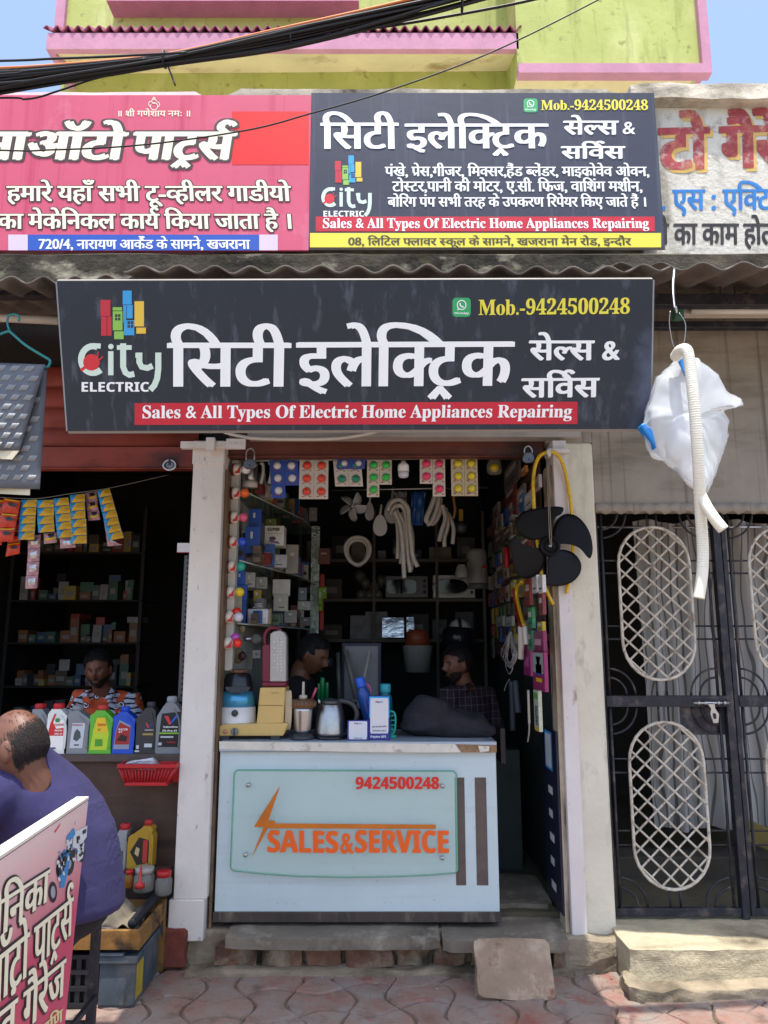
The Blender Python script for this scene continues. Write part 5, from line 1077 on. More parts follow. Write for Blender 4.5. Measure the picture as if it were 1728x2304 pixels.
# blister cards of bulbs
def card(cells, x0, y0, x1, y1, ncol, nrow, cardcol, col, label, Y=.14, lead=True, tilt=0):
    P0, P1 = PY(c2(x0, y0), Y) if not isinstance(x0, str) else None, PY(c2(x1, y1), Y)
    cw, chh = (P1.x - P0.x) / ncol, (P0.z - P1.z) / nrow; t = thing('bulb_card', Vector(((P0.x + P1.x) / 2, Y, P1.z)), label, 'bulb card', 'cards of coloured bulbs across the shop doorway')
    sk = lambda p: Vector((p.x + tilt * (p.z - P0.z), p.y, p.z))
    mc_ = M('card_' + cardcol[1:], cardcol, .5, var=.05, vs=20)
    b = MB()
    for (i, j) in cells:
        q_ = [Vector((P0.x + cw * i, Y, P0.z - chh * j)), Vector((P0.x + cw * (i + 1) - .0015, Y, P0.z - chh * j)), Vector((P0.x + cw * (i + 1) - .0015, Y + .004, P0.z - chh * (j + 1) + .0015)), Vector((P0.x + cw * i, Y + .004, P0.z - chh * (j + 1) + .0015))]
        b.slab([sk(p) for p in q_][::-1], (0, .002, 0))
    b.build('card_back', mc_, t)
    pr = MB()
    for (i, j) in cells:
        cx, cz = P0.x + cw * (i + .52), P0.z - chh * (j + .42); c_ = sk(Vector((cx, Y - .008, cz)))
        b = MB(); b.ball(c_, (min(cw, chh) * .29, .017, min(cw, chh) * .29), 16, 10); b.build('bulb', bulbmat(col), t)
        b = MB(); b.lathe([(min(cw, chh) * .36, 0), (min(cw, chh) * .33, -.004)], c_ + Vector((0, .007, 0)), 16, 'Y'); b.build('blister_rim', M('clear_blister', '#c9c5c0', .1, alpha=.35), t)
        if lead: pr.add([c_ + Vector(v) for v in ((-.028, .006, -.026), (-.026, .006, -.029), (.026, .004, .019), (.024, .004, .022))], [(0, 1, 2, 3)], False)
        pr.add([c_ + Vector((dx, .0065, dz)) for dx, dz in ((-.03, -.032), (-.012, -.032), (-.012, -.028), (-.03, -.028))], [(0, 1, 2, 3)], False)
        pr.add([c_ + Vector((dx, .0065, dz)) for dx, dz in ((.016, -.034), (.026, -.034), (.026, -.028), (.016, -.028))], [(0, 1, 2, 3)], False)
    pr.build('card_print', M('card_print_red', '#8a3038', .6), t); return t
cc = lambda x, y: ((860 + x / 3.318 - 460) * 3.7705, y * 3.7705 / 3.318)
F5 = [(0, 0), (1, 0), (0, 1), (1, 1), (0, 2)]; F5b = [(0, 0), (1, 0), (0, 1), (1, 1), (1, 2)]; F6 = [(i, j) for j in range(3) for i in range(2)]
card(F5, 552, 212, 788, 530, 2, 3, '#2a4fa8', '#d6d4d8', 'blue card with white bulbs, lower right bulb cell torn off', tilt=-.08, lead=False)
card(F6, 808, 210, 1050, 540, 2, 3, '#cdc4b6', '#e2432c', 'cream card with six red bulbs', lead=False)
card([(0, 0), (1, 0), (0, 1), (1, 1)], 1092, 214, 1328, 432, 2, 2, '#cfc8ba', '#148468', 'tilted cream card with dark green bulbs under a crumpled blue card', tilt=-.09, lead=False)
card([(0, 0), (1, 0)], 1130, 200, 1370, 285, 2, 1, '#33519c', '#cfcdd2', 'crumpled blue card with two white bulbs lying over the green bulb card', Y=.115, tilt=.1, lead=False)
card(F5, 1380, 208, 1592, 522, 2, 3, '#d3cab8', '#2cc24a', 'cream card with five bright green bulbs')
card(F5b, *cc(280, 172), *cc(474, 455), 2, 3, '#d3c8ba', '#ee3a6c', 'cream card with five hot pink bulbs')
card(F6, *cc(513, 172), *cc(718, 452), 2, 3, '#c9bb9a', '#e6d32a', 'cream card with six yellow bulbs')
p = PY(c3(158, 245), .12); t = thing('led_bulb', p, 'plain white LED bulb hanging between the green and pink bulb cards', 'bulb')
b = MB(); b.lathe([(.0335, -.02), (.0335, .012), (.030, .024), (.016, .034), (.013, .046)], p, 22); b.build('housing', m_wp, t)
b = MB(); b.lathe([(.0325, -.0205), (.031, -.045), (.024, -.056), (.001, -.060)], p, 22); b.build('diffuser', M('milky_diffuser', '#cfcbd4', .3), t)
b = MB(); b.tube([p + Vector((0, 0, .045)), p + Vector((0, 0, .09))], .002, 5); b.build('hanging_cord', m_black, t)
p = PY(c3(836, 240), .3); t = thing('bagged_bulb', p, 'single yellow bulb in a clear bag right of the yellow bulb card', 'bulb'); b = MB(); b.ball(p, .028, 18, 12); b.build('bulb', bulbmat('#e8c818'), t)
b = MB(); b.loft([[p + Vector((r_ * math.cos(a), r_ * .4 * math.sin(a), z_)) for a in [i * .628 for i in range(10)]] for r_, z_ in ((.02, .08), (.035, .06), (.046, .02), (.048, -.03), (.03, -.045))]); b.build('clear_bag', M('clear_bag', '#bdb8a8', .1, alpha=.25), t)
# string bar across the doorway, rod inside
b = MB(); b.tube([PY(c2(185, 216), .16), PY(c3(1150, 162), .16)], .006, 6); tag(b.build('doorway_rod', M('white_rod', '#b7b0aa', .5)), 'pale thin rod under the brown shutter rail carrying the bulb cards', 'rod')
b = MB(); b.tube([PY(c2(1080, 463), .9), PY(c3(790, 388), .9)], .007, 8); tag(b.build('hanging_rail', m_steel), 'shiny steel rail across the shop carrying white hoses', 'rail')
# padlocks
def padlock(zn, x0, x1, yt, yb, ys, label, Y=-.0):
    P0, P1 = PY(zn(x0, yt), Y), PY(zn(x1, yb), Y); cx = (P0.x + P1.x) / 2; hw = (P1.x - P0.x) / 2; t = thing('padlock', Vector((cx, Y, P1.z)), label, 'padlock'); h = P0.z - P1.z
    b = MB(); pg = [(cx + hw * math.cos(R(a)) * (1 if abs(math.cos(R(a))) < .8 else 1), P1.z + h * .42 + h * .58 * math.sin(R(a)) * .9) for a in range(0, 181, 15)] + [(cx - hw * .95, P1.z + h * .2), (cx - hw * .6, P1.z), (cx + hw * .6, P1.z), (cx + hw * .95, P1.z + h * .2)]
    b.slab([Vector((x, Y, z)) for x, z in pg], (0, .02, 0)); fixn(b.build('lock_body', M('dull_steel', '#77767a', .35, .9), t, bevel=.004))
    zt = ZY(zn(0, ys)[1], Y); b = MB(); b.tube(smoothpath([(cx - hw * .6, Y + .01, P0.z - .01), (cx - hw * .6, Y + .01, zt - hw * .5), (cx, Y + .01, zt), (cx + hw * .6, Y + .01, zt - hw * .5), (cx + hw * .6, Y + .01, P0.z - .01)], 5), .005, 8); b.build('shackle', m_steel, t)
    b = MB(); b.box((cx - .003, Y - .0015, P1.z + h * .25), (cx + .003, Y - .0005, P1.z + h * .42)); b.build('keyhole', m_black, t); return t
padlock(c2, 330, 438, 190, 280, 105, 'grey steel padlock hanging on the left of the brown shutter rail', -.02)
padlock(c3, 1047, 1140, 118, 205, 75, 'grey steel padlock hanging on the right of the brown shutter rail', -.02)
# glass shelves on the left side
m_shg = M('shelf_glass', '#7f9a90', .05, alpha=.35); shelves = []
SHZ = []
for k, (yn, yf) in enumerate(((478, 905), (1072, 1285), (1602, 1640))):
    z_ = PY(c2(300, yn), .22).z; SHZ.append(z_)
    b = MB(); b.slab([(-.925, .2, z_), (-.86, .18, z_), (-.60, 1.2, z_ - .01), (-.56, 1.9, z_ - .015), (-.925, 1.9, z_ - .015)], (0, 0, .008))
    t = b.build('glass_shelf', m_shg); tag(t, ['top', 'middle', 'lowest'][k] + ' glass shelf of the cabinet on the left side of the electric shop', 'shelf')
    b = MB(); b.tube([(-.86, .178, z_ + .004), (-.60, 1.2, z_ - .006), (-.56, 1.9, z_ - .011)], .005, 5); b.build('front_edge', M('bright_shelf_edge', '#b9c4bd', .2, .3), t)
b = MB(); b.box((-.60, 1.86, SHZ[2] - .05), (-.53, 1.9, 2.6)); o = b.build('mirror_strip', M('tinsel_mirror', '#a9b8b0', .12, .9, var=.5, vs=26, bump=.8, bs=30)); tag(o, 'sparkling mirror strip at the far end of the glass shelves', 'mirror strip')
b = MB(); b.box((-.52, 1.86, 1.75), (-.49, 1.88, 2.2)); tag(b.build('red_strip', m_wredp), 'narrow dark red strip beside the mirror strip', 'strip')
b = MB(); b.box((-.935, .2, 1.2), (-.93, 1.95, 2.9)); tag(b.build('wall_panel', M('pale_panel', '#c6c9c2', .6, var=.2, vs=3)), 'pale back panel behind the glass shelves', 'panel')
def box_thing(nm, zn, x0, y0, x1, y1, Y, depth, col, label, cat, rot=0, extra=None, mat=None):
    P0, P1 = PY(zn(x0, y0), Y), PY(zn(x1, y1), Y); b = MB(); b.box((P0.x, Y, P1.z), (P1.x, Y + depth, P0.z), Matrix.Rotation(rot, 3, 'Z')); t = b.build(nm, mat or M('goods_' + col[1:], col, .5, var=.12, vs=14), bevel=.002); tag(t, label, cat)
    F = lambda u, v, d=0: Vector((P0.x + (P1.x - P0.x) * u, Y - .0015 - d, P1.z + (P0.z - P1.z) * v))
    for (n_, c_, pgs) in (extra or []):
        b = MB()
        for i, pg in enumerate(pgs):
            if isinstance(pg[0], str): write(b, pg[0], F(pg[1], pg[3]), F(pg[2], pg[3]), F(pg[1], pg[4]), nu_, 'sans', SMB, off=.0012)
            else: b.add([F(*q_) for q_ in pg], [tuple(range(len(pg)))], False)
        b.build(n_, M('print_' + c_[1:], c_, .5), t)
    return t
S_ = lambda a, b_, c, d: [(a, b_), (c, b_), (c, d), (a, d)]
box_thing('appliance_box', c2, 512, 765, 672, 940, .62, .12, '#d8d6cf', 'white box printed SUPER with a round appliance picture on the middle glass shelf', 'box', 0, [('lettering', '#3a3a3c', [('SUPER', .14, .78, .74, .9)]), ('green_dots', '#5c9a3c', [[(u + .035 * math.cos(R(a)), .62 + .03 * math.sin(R(a))) for a in range(0, 360, 45)] for u in (.1, .24, .38, .52, .66, .8)]), ('picture', '#5a5258', [[(.42 + .18 * math.cos(R(a)), .38 + .1 * math.sin(R(a))) for a in range(0, 360, 30)]]), ('picture_base', '#8d6a94', [[(.2, .28), (.3, .22), (.66, .12), (.82, .14), (.7, .24), (.3, .3)]]), ('green_foot', '#6a9a50', [S_(0, 0, 1, .04)])])
gl_items = [('blue_box', 372, 622, 470, 790, .4, .1, '#1f4ea8', 'upper dark blue bulb box leaning at the left of the middle glass shelf'), ('blue_box', 335, 770, 458, 1000, .34, .12, '#2050a2', 'larger dark blue bulb box under the upper blue box'), ('blue_box', 265, 1150, 330, 1260, .34, .1, '#1f57b4', 'first blue bulb box below the teal night lamp'), ('blue_box', 250, 1262, 350, 1400, .36, .1, '#1d4ea6', 'second blue bulb box behind the yellow night lamp'), ('blue_box', 238, 1400, 340, 1590, .34, .1, '#1c4796', 'third blue bulb box behind the white and red night lamp'),
    ('white_box', 535, 1010, 690, 1120, .62, .1, '#a8a6a6', 'pale grey carton lying under the SUPER box'), ('clear_packet', 690, 925, 790, 1170, .8, .04, '#8c887c', 'tall wrinkled clear packet right of the pale grey carton'), ('green_box', 515, 705, 600, 765, .8, .08, '#7c8a3a', 'small olive box behind the SUPER box'), ('white_box', 590, 530, 680, 640, 1.0, .1, '#8f8a86', 'stack of pale booklets on the top glass shelf'), ('red_packet', 740, 600, 830, 740, 1.3, .05, '#6f302c', 'reddish packet of small parts hanging under the top glass shelf'),
    ('white_box', 335, 1160, 420, 1290, .5, .08, '#a7a39c', 'pale switch box on the lowest glass shelf under the teal lamp'), ('yellow_box', 412, 1310, 475, 1410, .55, .06, '#a88a2a', 'small mustard box with dark end on the lowest glass shelf'), ('white_box', 430, 1200, 525, 1300, .7, .06, '#97958f', 'pale plate packet behind the mustard box'), ('clear_packet', 575, 1220, 720, 1360, .8, .06, '#b9b6b0', 'crumpled white plastic packets under the middle glass shelf'), ('white_box', 580, 1345, 700, 1490, .78, .08, '#aaa89a', 'tied bundle of pale packets on the lowest glass shelf'),
    ('grey_box', 790, 1290, 860, 1400, 1.1, .08, '#5c6a74', 'slate grey box right of the tied packets'), ('white_box', 785, 1405, 890, 1480, 1.1, .08, '#9a9898', 'pack of thin white cards below the slate grey box'), ('grey_box', 545, 1510, 660, 1590, .7, .08, '#4a4f50', 'dark grey fittings box at the front of the lowest shelf'), ('grey_box', 670, 1480, 775, 1590, .8, .08, '#77756f', 'grey box of small metal fittings on the lowest shelf'), ('grey_box', 800, 1540, 900, 1615, 1.2, .08, '#5d5a58', 'dull grey packet at the far end of the lowest shelf'),
    ('green_box', 968, 1290, 1000, 1485, 1.7, .05, '#86b82a', 'taller lime green packet hanging beyond the glass shelves'), ('green_box', 1003, 1285, 1035, 1380, 1.7, .05, '#7cae28', 'shorter lime green packet next to the taller lime one'), ('red_packet', 970, 955, 1065, 1090, 1.7, .06, '#7a4a40', 'red and cream cartons stacked beyond the glass shelves'), ('brown_box', 660, 560, 720, 690, 1.1, .06, '#7d6e5c', 'thin brown packets at the back of the top glass shelf'), ('grey_box', 885, 610, 950, 720, 1.6, .06, '#8d8886', 'small grey carton near the far end of the top shelf')]
for (nm, x0, y0, x1, y1, Y, d_, col, lb) in gl_items:
    ex = [('print_panel', '#c9c7c0', [S_(.15, .55, .6, .8)]), ('print_line', '#3a3c40', [S_(.15, .2, .8, .26)])] if nm in ('blue_box', 'green_box', 'yellow_box', 'white_box') else [('print_line', '#b7b2a8', [S_(.2, .6, .7, .72)])]
    box_thing(nm, c2, x0, y0, x1, y1, Y, d_, col, lb, 'packet' if 'pack' in lb else 'box', .15 if x0 < 900 else 0, ex)
rs_ = random.Random(17); LV3 = ['top', 'middle', 'lowest']
PC = {'cream': '#a39a86', 'white': '#b5b3af', 'grey': '#77777a', 'blue': '#2c5296', 'red': '#7f3430', 'brown': '#6b5846', 'green': '#4f6a44', 'black': '#26262a', 'yellow': '#9a822f'}
for li, z_ in enumerate(SHZ):
    y = .30; k = 0
    while y < 1.8 and k < 22:
        cname = rs_.choice(list(PC)); w_, h_, d_ = rs_.uniform(.03, .08), rs_.uniform(.05, .22), rs_.uniform(.03, .09)
        for row in range(2):
            x_ = -.90 + row * .09 + (y - .2) * .10 * row; cname = rs_.choice(list(PC)); h_ = rs_.uniform(.05, .2) * (1.15 - .35 * row)
            b = MB(); b.box((x_, y, z_ + .009), (x_ + w_, y + d_, z_ + .009 + h_), Matrix.Rotation(rs_.uniform(-.3, .3), 3, 'Z')); o = b.build('stock_packet', M('stock_' + cname, PC[cname], .4, var=.2, vs=20))
            b = MB(); b.box((x_ + w_ * .1, y - .002, z_ + .009 + h_ * .3), (x_ + w_ * .9, y - .0008, z_ + .009 + h_ * .55)); b.build('packet_print', M('print_dim', '#c0bab0' if row else '#3a3634', .5), o)
            tag(o, f"{cname} stock packet, {ORD[k]} from the street in the {['back', 'front'][row]} row of the {LV3[li]} glass shelf", 'packet', 'stock packets crowded on the glass shelves')
        y += d_ + rs_.uniform(.0, .02); k += 1
# charger box with cord on lowest shelf
p0, p1 = PY(c2(365, 1470), .40), PY(c2(535, 1600), .40); t = thing('white_adapter', Vector(((p0.x + p1.x) / 2, .4, p1.z)), 'white ridged adapter box with a cord looped on top, on the lowest shelf', 'adapter')
b = MB(); b.box((p0.x, .4, p1.z), (p1.x, .5, p0.z)); b.build('housing', m_wp, t, bevel=.006)
b = MB()
for k in range(4): b.box((p0.x + .004, .397, p1.z + .008 + k * .009), (p1.x - .01, .399, p1.z + .011 + k * .009))
b.build('ridges', M('pale_grey_plastic', '#a9a7a8', .5), t)
b = MB(); c_ = Vector(((p0.x + p1.x) / 2, .43, p0.z + .005)); b.tube([c_ + Vector((.03 * math.cos(a) * (1 + .2 * math.sin(a * .37)), .02 * math.sin(a), .003 * a * .5)) for a in [i * .4 for i in range(55)]], .0022, 5); b.build('cord', m_wp, t)
# steel mixer jar, top left
p = PY(c2(385, 440), .3); t = thing('mixer_jar', p, 'steel mixer jar with white base and twin white handles at the top of the cabinet', 'mixer jar')
b = MB(); b.lathe([(.046, 0), (.050, .035)], p, 22); b.build('base', m_wp, t); b = MB(); b.lathe([(.048, .036), (.052, .05), (.058, .14), (.056, .16), (.038, .168), (.001, .168)], p, 26); b.build('jar_body', m_steel, t)
for dx in (.075, .125):
    b = MB(); b.tube(smoothpath([p + Vector((dx - .01, -.02, .15)), p + Vector((dx + .006, -.02, .14)), p + Vector((dx + .008, -.02, .08)), p + Vector((dx - .004, -.02, .02))], 5), .007, 8, flat=1.4); b.build('handle', m_wp, t)
# lamp holders under lowest shelf
p = PY(c2(440, 1725), .32); t = thing('clear_bulb', p, 'large clear glass bulb lying beside the lowest night lamp', 'bulb'); b = MB(); b.ball(p, (.032, .032, .030), 18, 12); b.build('glass_globe', M('clear_bulb_glass', '#a9a8a0', .05, alpha=.3), t); b = MB(); b.lathe([(.016, 0), (.014, -.035), (.012, -.05)], p + Vector((-.028, 0, 0)), 12, 'X'); b.build('screw_base', m_steel, t)
for nm, x, y, r_, m_, lb in (('round_rose', 285, 1870, .036, M('beige_bakelite', '#9c8a66', .5), 'round beige ceiling rose leaning below the lowest night lamp'), ('brown_holder', 320, 1870, .022, M('brown_bakelite', '#4c2a22', .4), 'small brown bakelite holder in front of the beige rose'), ('beige_cap', 320, 1640, .018, MATS['beige_bakelite'], 'small beige cap just under the lowest glass shelf')):
    p = PY(c2(x, y), .3 if 'brown' not in nm else .27); b = MB(); b.lathe([(r_, .01), (r_, -.004), (r_ * .8, -.012), (r_ * .3, -.014), (.001, -.014)], p, 20, 'Y', 1, 1.25); tag(b.build(nm, m_), lb, 'fitting')
box_thing('switch_plate', c2, 405, 1820, 470, 1890, .28, .02, '#8f8e8c', 'grey switch plate hanging tilted beside the clear bulb', 'switch', .3, [('slot', '#2a2a2c', [S_(.3, .4, .7, .6)])])
box_thing('plug_strip', c2, 355, 1840, 405, 1985, .34, .03, '#77756c', 'drab cable bundle pack behind the mixer', 'pack', 0, None)

# ------------------------------------------------------------------ on the counter
ZT = tz1_ = PY(zc(700, 52), YK - .03).z
m_crp = M('aged_cream_plastic', '#cfae6a', .4, var=.05, vs=6); m_gry = M('dark_grey_plastic', '#3a3b3f', .4)
YJ = .03; J = lambda x, y, Y=YJ: PY(k2(x, y), Y)
jt = thing('juicer', Vector((J(400, 1150).x, .1, ZT)), 'aged cream juicer base with a tall tower, knob and wound cord', 'juicer')
b = MB(); dz = .022
pts = [J(95, 1090), J(95, 1062), J(125, 1030), J(170, 1016), J(680, 1005), J(712, 1010), J(668, 1120), J(100, 1120)]
pts = [Vector((p_.x, YJ, max(p_.z, ZT + dz))) for p_ in pts]; b.slab(pts, (0, .2, 0)); fixn(b.build('base', m_crp, jt, bevel=.008, seg=2))
b = MB(); tw = [J(440, 1018), J(470, 705), J(688, 702), J(668, 1008)]; b.slab(tw, (0, .17, 0)); fixn(b.build('tower', m_crp, jt, bevel=.008, seg=2))
b = MB(); b.slab([J(455, 852) + Vector((0, -.001, 0)), J(455, 858) + Vector((0, -.001, 0)), J(668, 862) + Vector((0, -.001, 0)), J(668, 856) + Vector((0, -.001, 0))], (0, .002, 0)); b.build('seam', M('brown_seam', '#7d6638', .6), jt)
b = MB(); write(b, 'PHILIPS', J(565, 757), J(632, 757), J(565, 745), nu_, 'sans', off=.002); b.build('lettering', M('grey_print', '#8d8468', .5), jt)
for x in (160, 590):
    b = MB(); q_ = J(x, 1140); b.box((q_.x - .02, YJ + .01, ZT), (q_.x + .03, YJ + .16, ZT + dz + .002)); b.build('foot', m_gry, jt)
b = MB(); b.lathe([(.020, 0), (.020, -.012), (.017, -.016), (.001, -.016)], J(258, 1078), 20, 'Y'); kn = b.build('knob', M('mid_grey_plastic', '#77787a', .4), jt)
b = MB(); q_ = J(258, 1078); b.box((q_.x - .003, YJ - .022, q_.z - .018), (q_.x + .003, YJ - .015, q_.z + .018)); b.build('grip', m_gry, kn)
b = MB(); b.lathe([(.013, 0), (.013, -.005), (.001, -.006)], J(178, 1078), 18, 'Y'); b.build('push_button', M('salmon_plastic', '#c08a6a', .4), jt)
b = MB()
for k in range(7): x = 672 + k * 8; b.tube(smoothpath([J(x, 760 - 10 * (k % 3), YJ + .05), J(x + 14, 740, YJ + .03), J(x + 18, 900, YJ + .02), J(x + 6, 1050 + 6 * (k % 2), YJ + .04), J(x - 6, 1040, YJ + .07)], 5), .0032, 5)
b.build('wound_cord', M('cream_cord', '#c9b89a', .5), jt)
mt = thing('kitchen_mixer', Vector((J(275, 1000).x, .15, J(275, 1012).z)), 'mixer base with white bottom, sky blue band and black dome on the juicer', 'mixer')
cx = J(277, 900, .13).x; Zm = lambda y: PY(k2(277, y), .13).z; wx = lambda x0, x1, y: (PY(k2(x1, y), .13).x - PY(k2(x0, y), .13).x) / 2
zb_ = ZT + .085
b = MB(); b.lathe([(wx(118, 440, 990), zb_ - .045), (wx(118, 440, 960), zb_ - .02), (wx(125, 438, 870), Zm(865))], (cx, .13, 0), 36, sy=.75); b.build('white_bottom', m_wp, mt)
b = MB(); b.lathe([(wx(128, 432, 860), Zm(866)), (wx(138, 428, 800), Zm(800)), (wx(158, 415, 735), Zm(735))], (cx, .13, 0), 36, sy=.75); b.build('blue_band', M('sky_blue_metallic', '#4c9cc4', .25, .4), mt)
b = MB(); b.lathe([(wx(158, 412, 735), Zm(734)), (wx(160, 410, 690), Zm(690)), (wx(172, 402, 630), Zm(630)), (wx(192, 392, 592), Zm(592)), (wx(205, 384, 580), Zm(582))], (cx, .13, 0), 36, sy=.75); b.build('black_dome', M('gloss_black', '#1f2127', .2), mt)
b = MB(); b.add([PY(k2(x, y), .13 - wx(138, 428, 760) * .75 - .012) + Vector((0, .02 * ((x - 277) / 130) ** 2, 0)) for x, y in ((170, 700), (385, 700), (370, 735), (320, 752), (277, 756), (230, 752), (185, 735))], [tuple(range(7))], False); b.build('dome_front', MATS['gloss_black'], mt)
b = MB(); b.lathe([(.046, 0), (.054, .005), (.054, .018), (.044, .022)], (cx, .13, Zm(582)), 26, sy=.9)
for k in range(14): a = k * .449; b.tube([(cx + .054 * math.cos(a), .13 + .049 * math.sin(a), Zm(582) + .004), (cx + .054 * math.cos(a), .13 + .049 * math.sin(a), Zm(582) + .02)], .006, 6)
b.build('brown_coupler', M('brown_coupler', '#6e5038', .35), mt)
b = MB(); q_ = PY(k2(258, 922), .13 - wx(118, 440, 920) * .75); b.lathe([(.018, .01), (.018, -.008), (.014, -.012), (.001, -.012)], q_, 20, 'Y'); b.build('knob', m_gry, mt)
et = thing('emergency_lamp', Vector((J(590, 700).x, .1, J(590, 700).z)), 'maroon emergency lamp with a clear LED panel standing on the juicer tower', 'emergency lamp')
m_mar = M('maroon_plastic', '#6d1730', .35)
b = MB(); b.box((J(485, 695).x, YJ + .0, J(590, 698).z + .001), (J(695, 695).x, YJ + .11, J(590, 655).z)); b.build('foot', m_mar, et, bevel=.006)
b = MB(); pg = [J(485, 660), J(485, 350), J(495, 340), J(556, 335), J(556, 660)]; b.slab([p_ + Vector((0, .01, 0)) for p_ in pg], (0, .10, 0)); fixn(b.build('housing', m_mar, et, bevel=.006))
b = MB(); b.tube(smoothpath([J(520, 350, YJ + .05), J(512, 280, YJ + .05), J(530, 225, YJ + .05), J(570, 200, YJ + .05), J(620, 205, YJ + .05), J(650, 225, YJ + .06)], 6), .011, 10); b.build('carry_handle', m_mar, et)
pg = [J(553, 655), J(556, 250), J(585, 228), J(640, 218), J(680, 240), J(695, 280), J(694, 655)]; b = MB(); b.slab([p_ + Vector((0, .004, 0)) for p_ in pg], (0, .08, 0)); fixn(b.build('lamp_panel', M('silver_reflector', '#a8a6a4', .3, .4), et, bevel=.004))
b = MB()
for r_ in range(11):
    for c_ in range(3 if r_ % 2 else 2):
        q_ = J(592 + (28 if r_ % 2 == 0 else 0) - 0 + c_ * 30 - (28 if r_ % 2 == 0 and False else 0) + (0), 290 + r_ * 27); b.ball(q_ + Vector((0, .001, 0)), (.0055, .004, .0055), 8, 6)
b.build('led_beads', M('clear_led', '#f2efe6', .1), et)
b = MB(); b.slab([p_ + Vector((0, -.006, 0)) for p_ in [J(560, 650), J(562, 262), J(590, 236), J(640, 226), J(676, 246), J(689, 285), J(688, 650)]], (0, .002, 0)); b.build('clear_cover', M('clear_cover', '#d9d5cc', .05, alpha=.22), et)
# grinder jar
gx = J(836, 900, .08); t = thing('grinder_jar', Vector((gx.x, .08, ZT)), 'steel grinder jar with brown ribbed collar and a white pin on a black base', 'grinder jar')
GZ = lambda y: PY(k2(836, y), .08).z; gw = lambda a: a / 3.7705 * 4.28 / 1664
b = MB(); b.lathe([(gw(100), ZT), (gw(100), ZT + .012), (gw(84), GZ(1100)), (gw(60), GZ(1085))], (gx.x, .08, 0), 28); b.build('base', m_gry, t)
b = MB(); b.lathe([(gw(66), GZ(1090)), (gw(72), GZ(1060)), (gw(84), GZ(900)), (gw(86), GZ(870))], (gx.x, .08, 0), 28); b.build('jar_body', m_steel, t)
b = MB(); b.lathe([(gw(88), GZ(878)), (gw(100), GZ(868)), (gw(100), GZ(815)), (gw(80), GZ(803)), (gw(30), GZ(798))], (gx.x, .08, 0), 28)
for k in range(18): a = k * .349; b.tube([(gx.x + gw(101) * math.cos(a), .08 + gw(101) * math.sin(a), GZ(862)), (gx.x + gw(101) * math.cos(a), .08 + gw(101) * math.sin(a), GZ(820))], .006, 6)
b.build('ribbed_collar', MATS['brown_coupler'], t)
b = MB(); b.lathe([(gw(34), GZ(800)), (gw(34), GZ(772)), (gw(12), GZ(765)), (gw(11), GZ(660)), (gw(8), GZ(655))], (gx.x, .08, 0), 14); b.build('pin', M('ivory_plastic', '#bdb6a4', .4), t)
# kettle
kx = J(1070, 1100, .12); t = thing('electric_kettle', Vector((kx.x, .12, ZT)), 'brushed steel electric kettle with black base and black handle', 'kettle')
KZ = lambda y: PY(k2(1070, y), .12).z; kw = lambda a: a / 3.7705 * 4.32 / 1664
b = MB(); b.lathe([(kw(136), ZT), (kw(138), ZT + .004), (kw(136), KZ(1105))], (kx.x, .12, 0), 36); b.build('base', M('gloss_black', '#1f2127', .2), t)
b = MB(); b.lathe([(kw(133), KZ(1106)), (kw(132), KZ(1080)), (kw(122), KZ(1000)), (kw(108), KZ(920)), (kw(90), KZ(850)), (kw(82), KZ(838))], (kx.x, .12, 0), 40); b.build('kettle_body', M('brushed_steel', '#a9a8a6', .33, 1.0, var=.06, vs=30), t)
b = MB(); b.lathe([(kw(82), KZ(840)), (kw(78), KZ(815)), (kw(50), KZ(802)), (kw(14), KZ(800)), (kw(12), KZ(792)), (.001, KZ(790))], (kx.x, .12, 0), 30); b.build('lid', M('grey_lid', '#56585a', .3, .5), t)
b = MB(); b.tube(smoothpath([Vector((kx.x + kw(60), .12, KZ(818))), Vector((kx.x + kw(120), .12, KZ(822))), Vector((kx.x + kw(180), .12, KZ(850))), Vector((kx.x + kw(215), .12, KZ(920))), Vector((kx.x + kw(205), .12, KZ(990)))], 6), [.011] * 24 + [.009], 10, flat=1.3); b.build('handle', m_gry, t)
b = MB(); b.lathe([(.010, 0), (.012, .01), (.004, .028), (.001, .03)], (kx.x - kw(95), .10, KZ(838)), 10); b.build('spout', MATS['brushed_steel'], t)
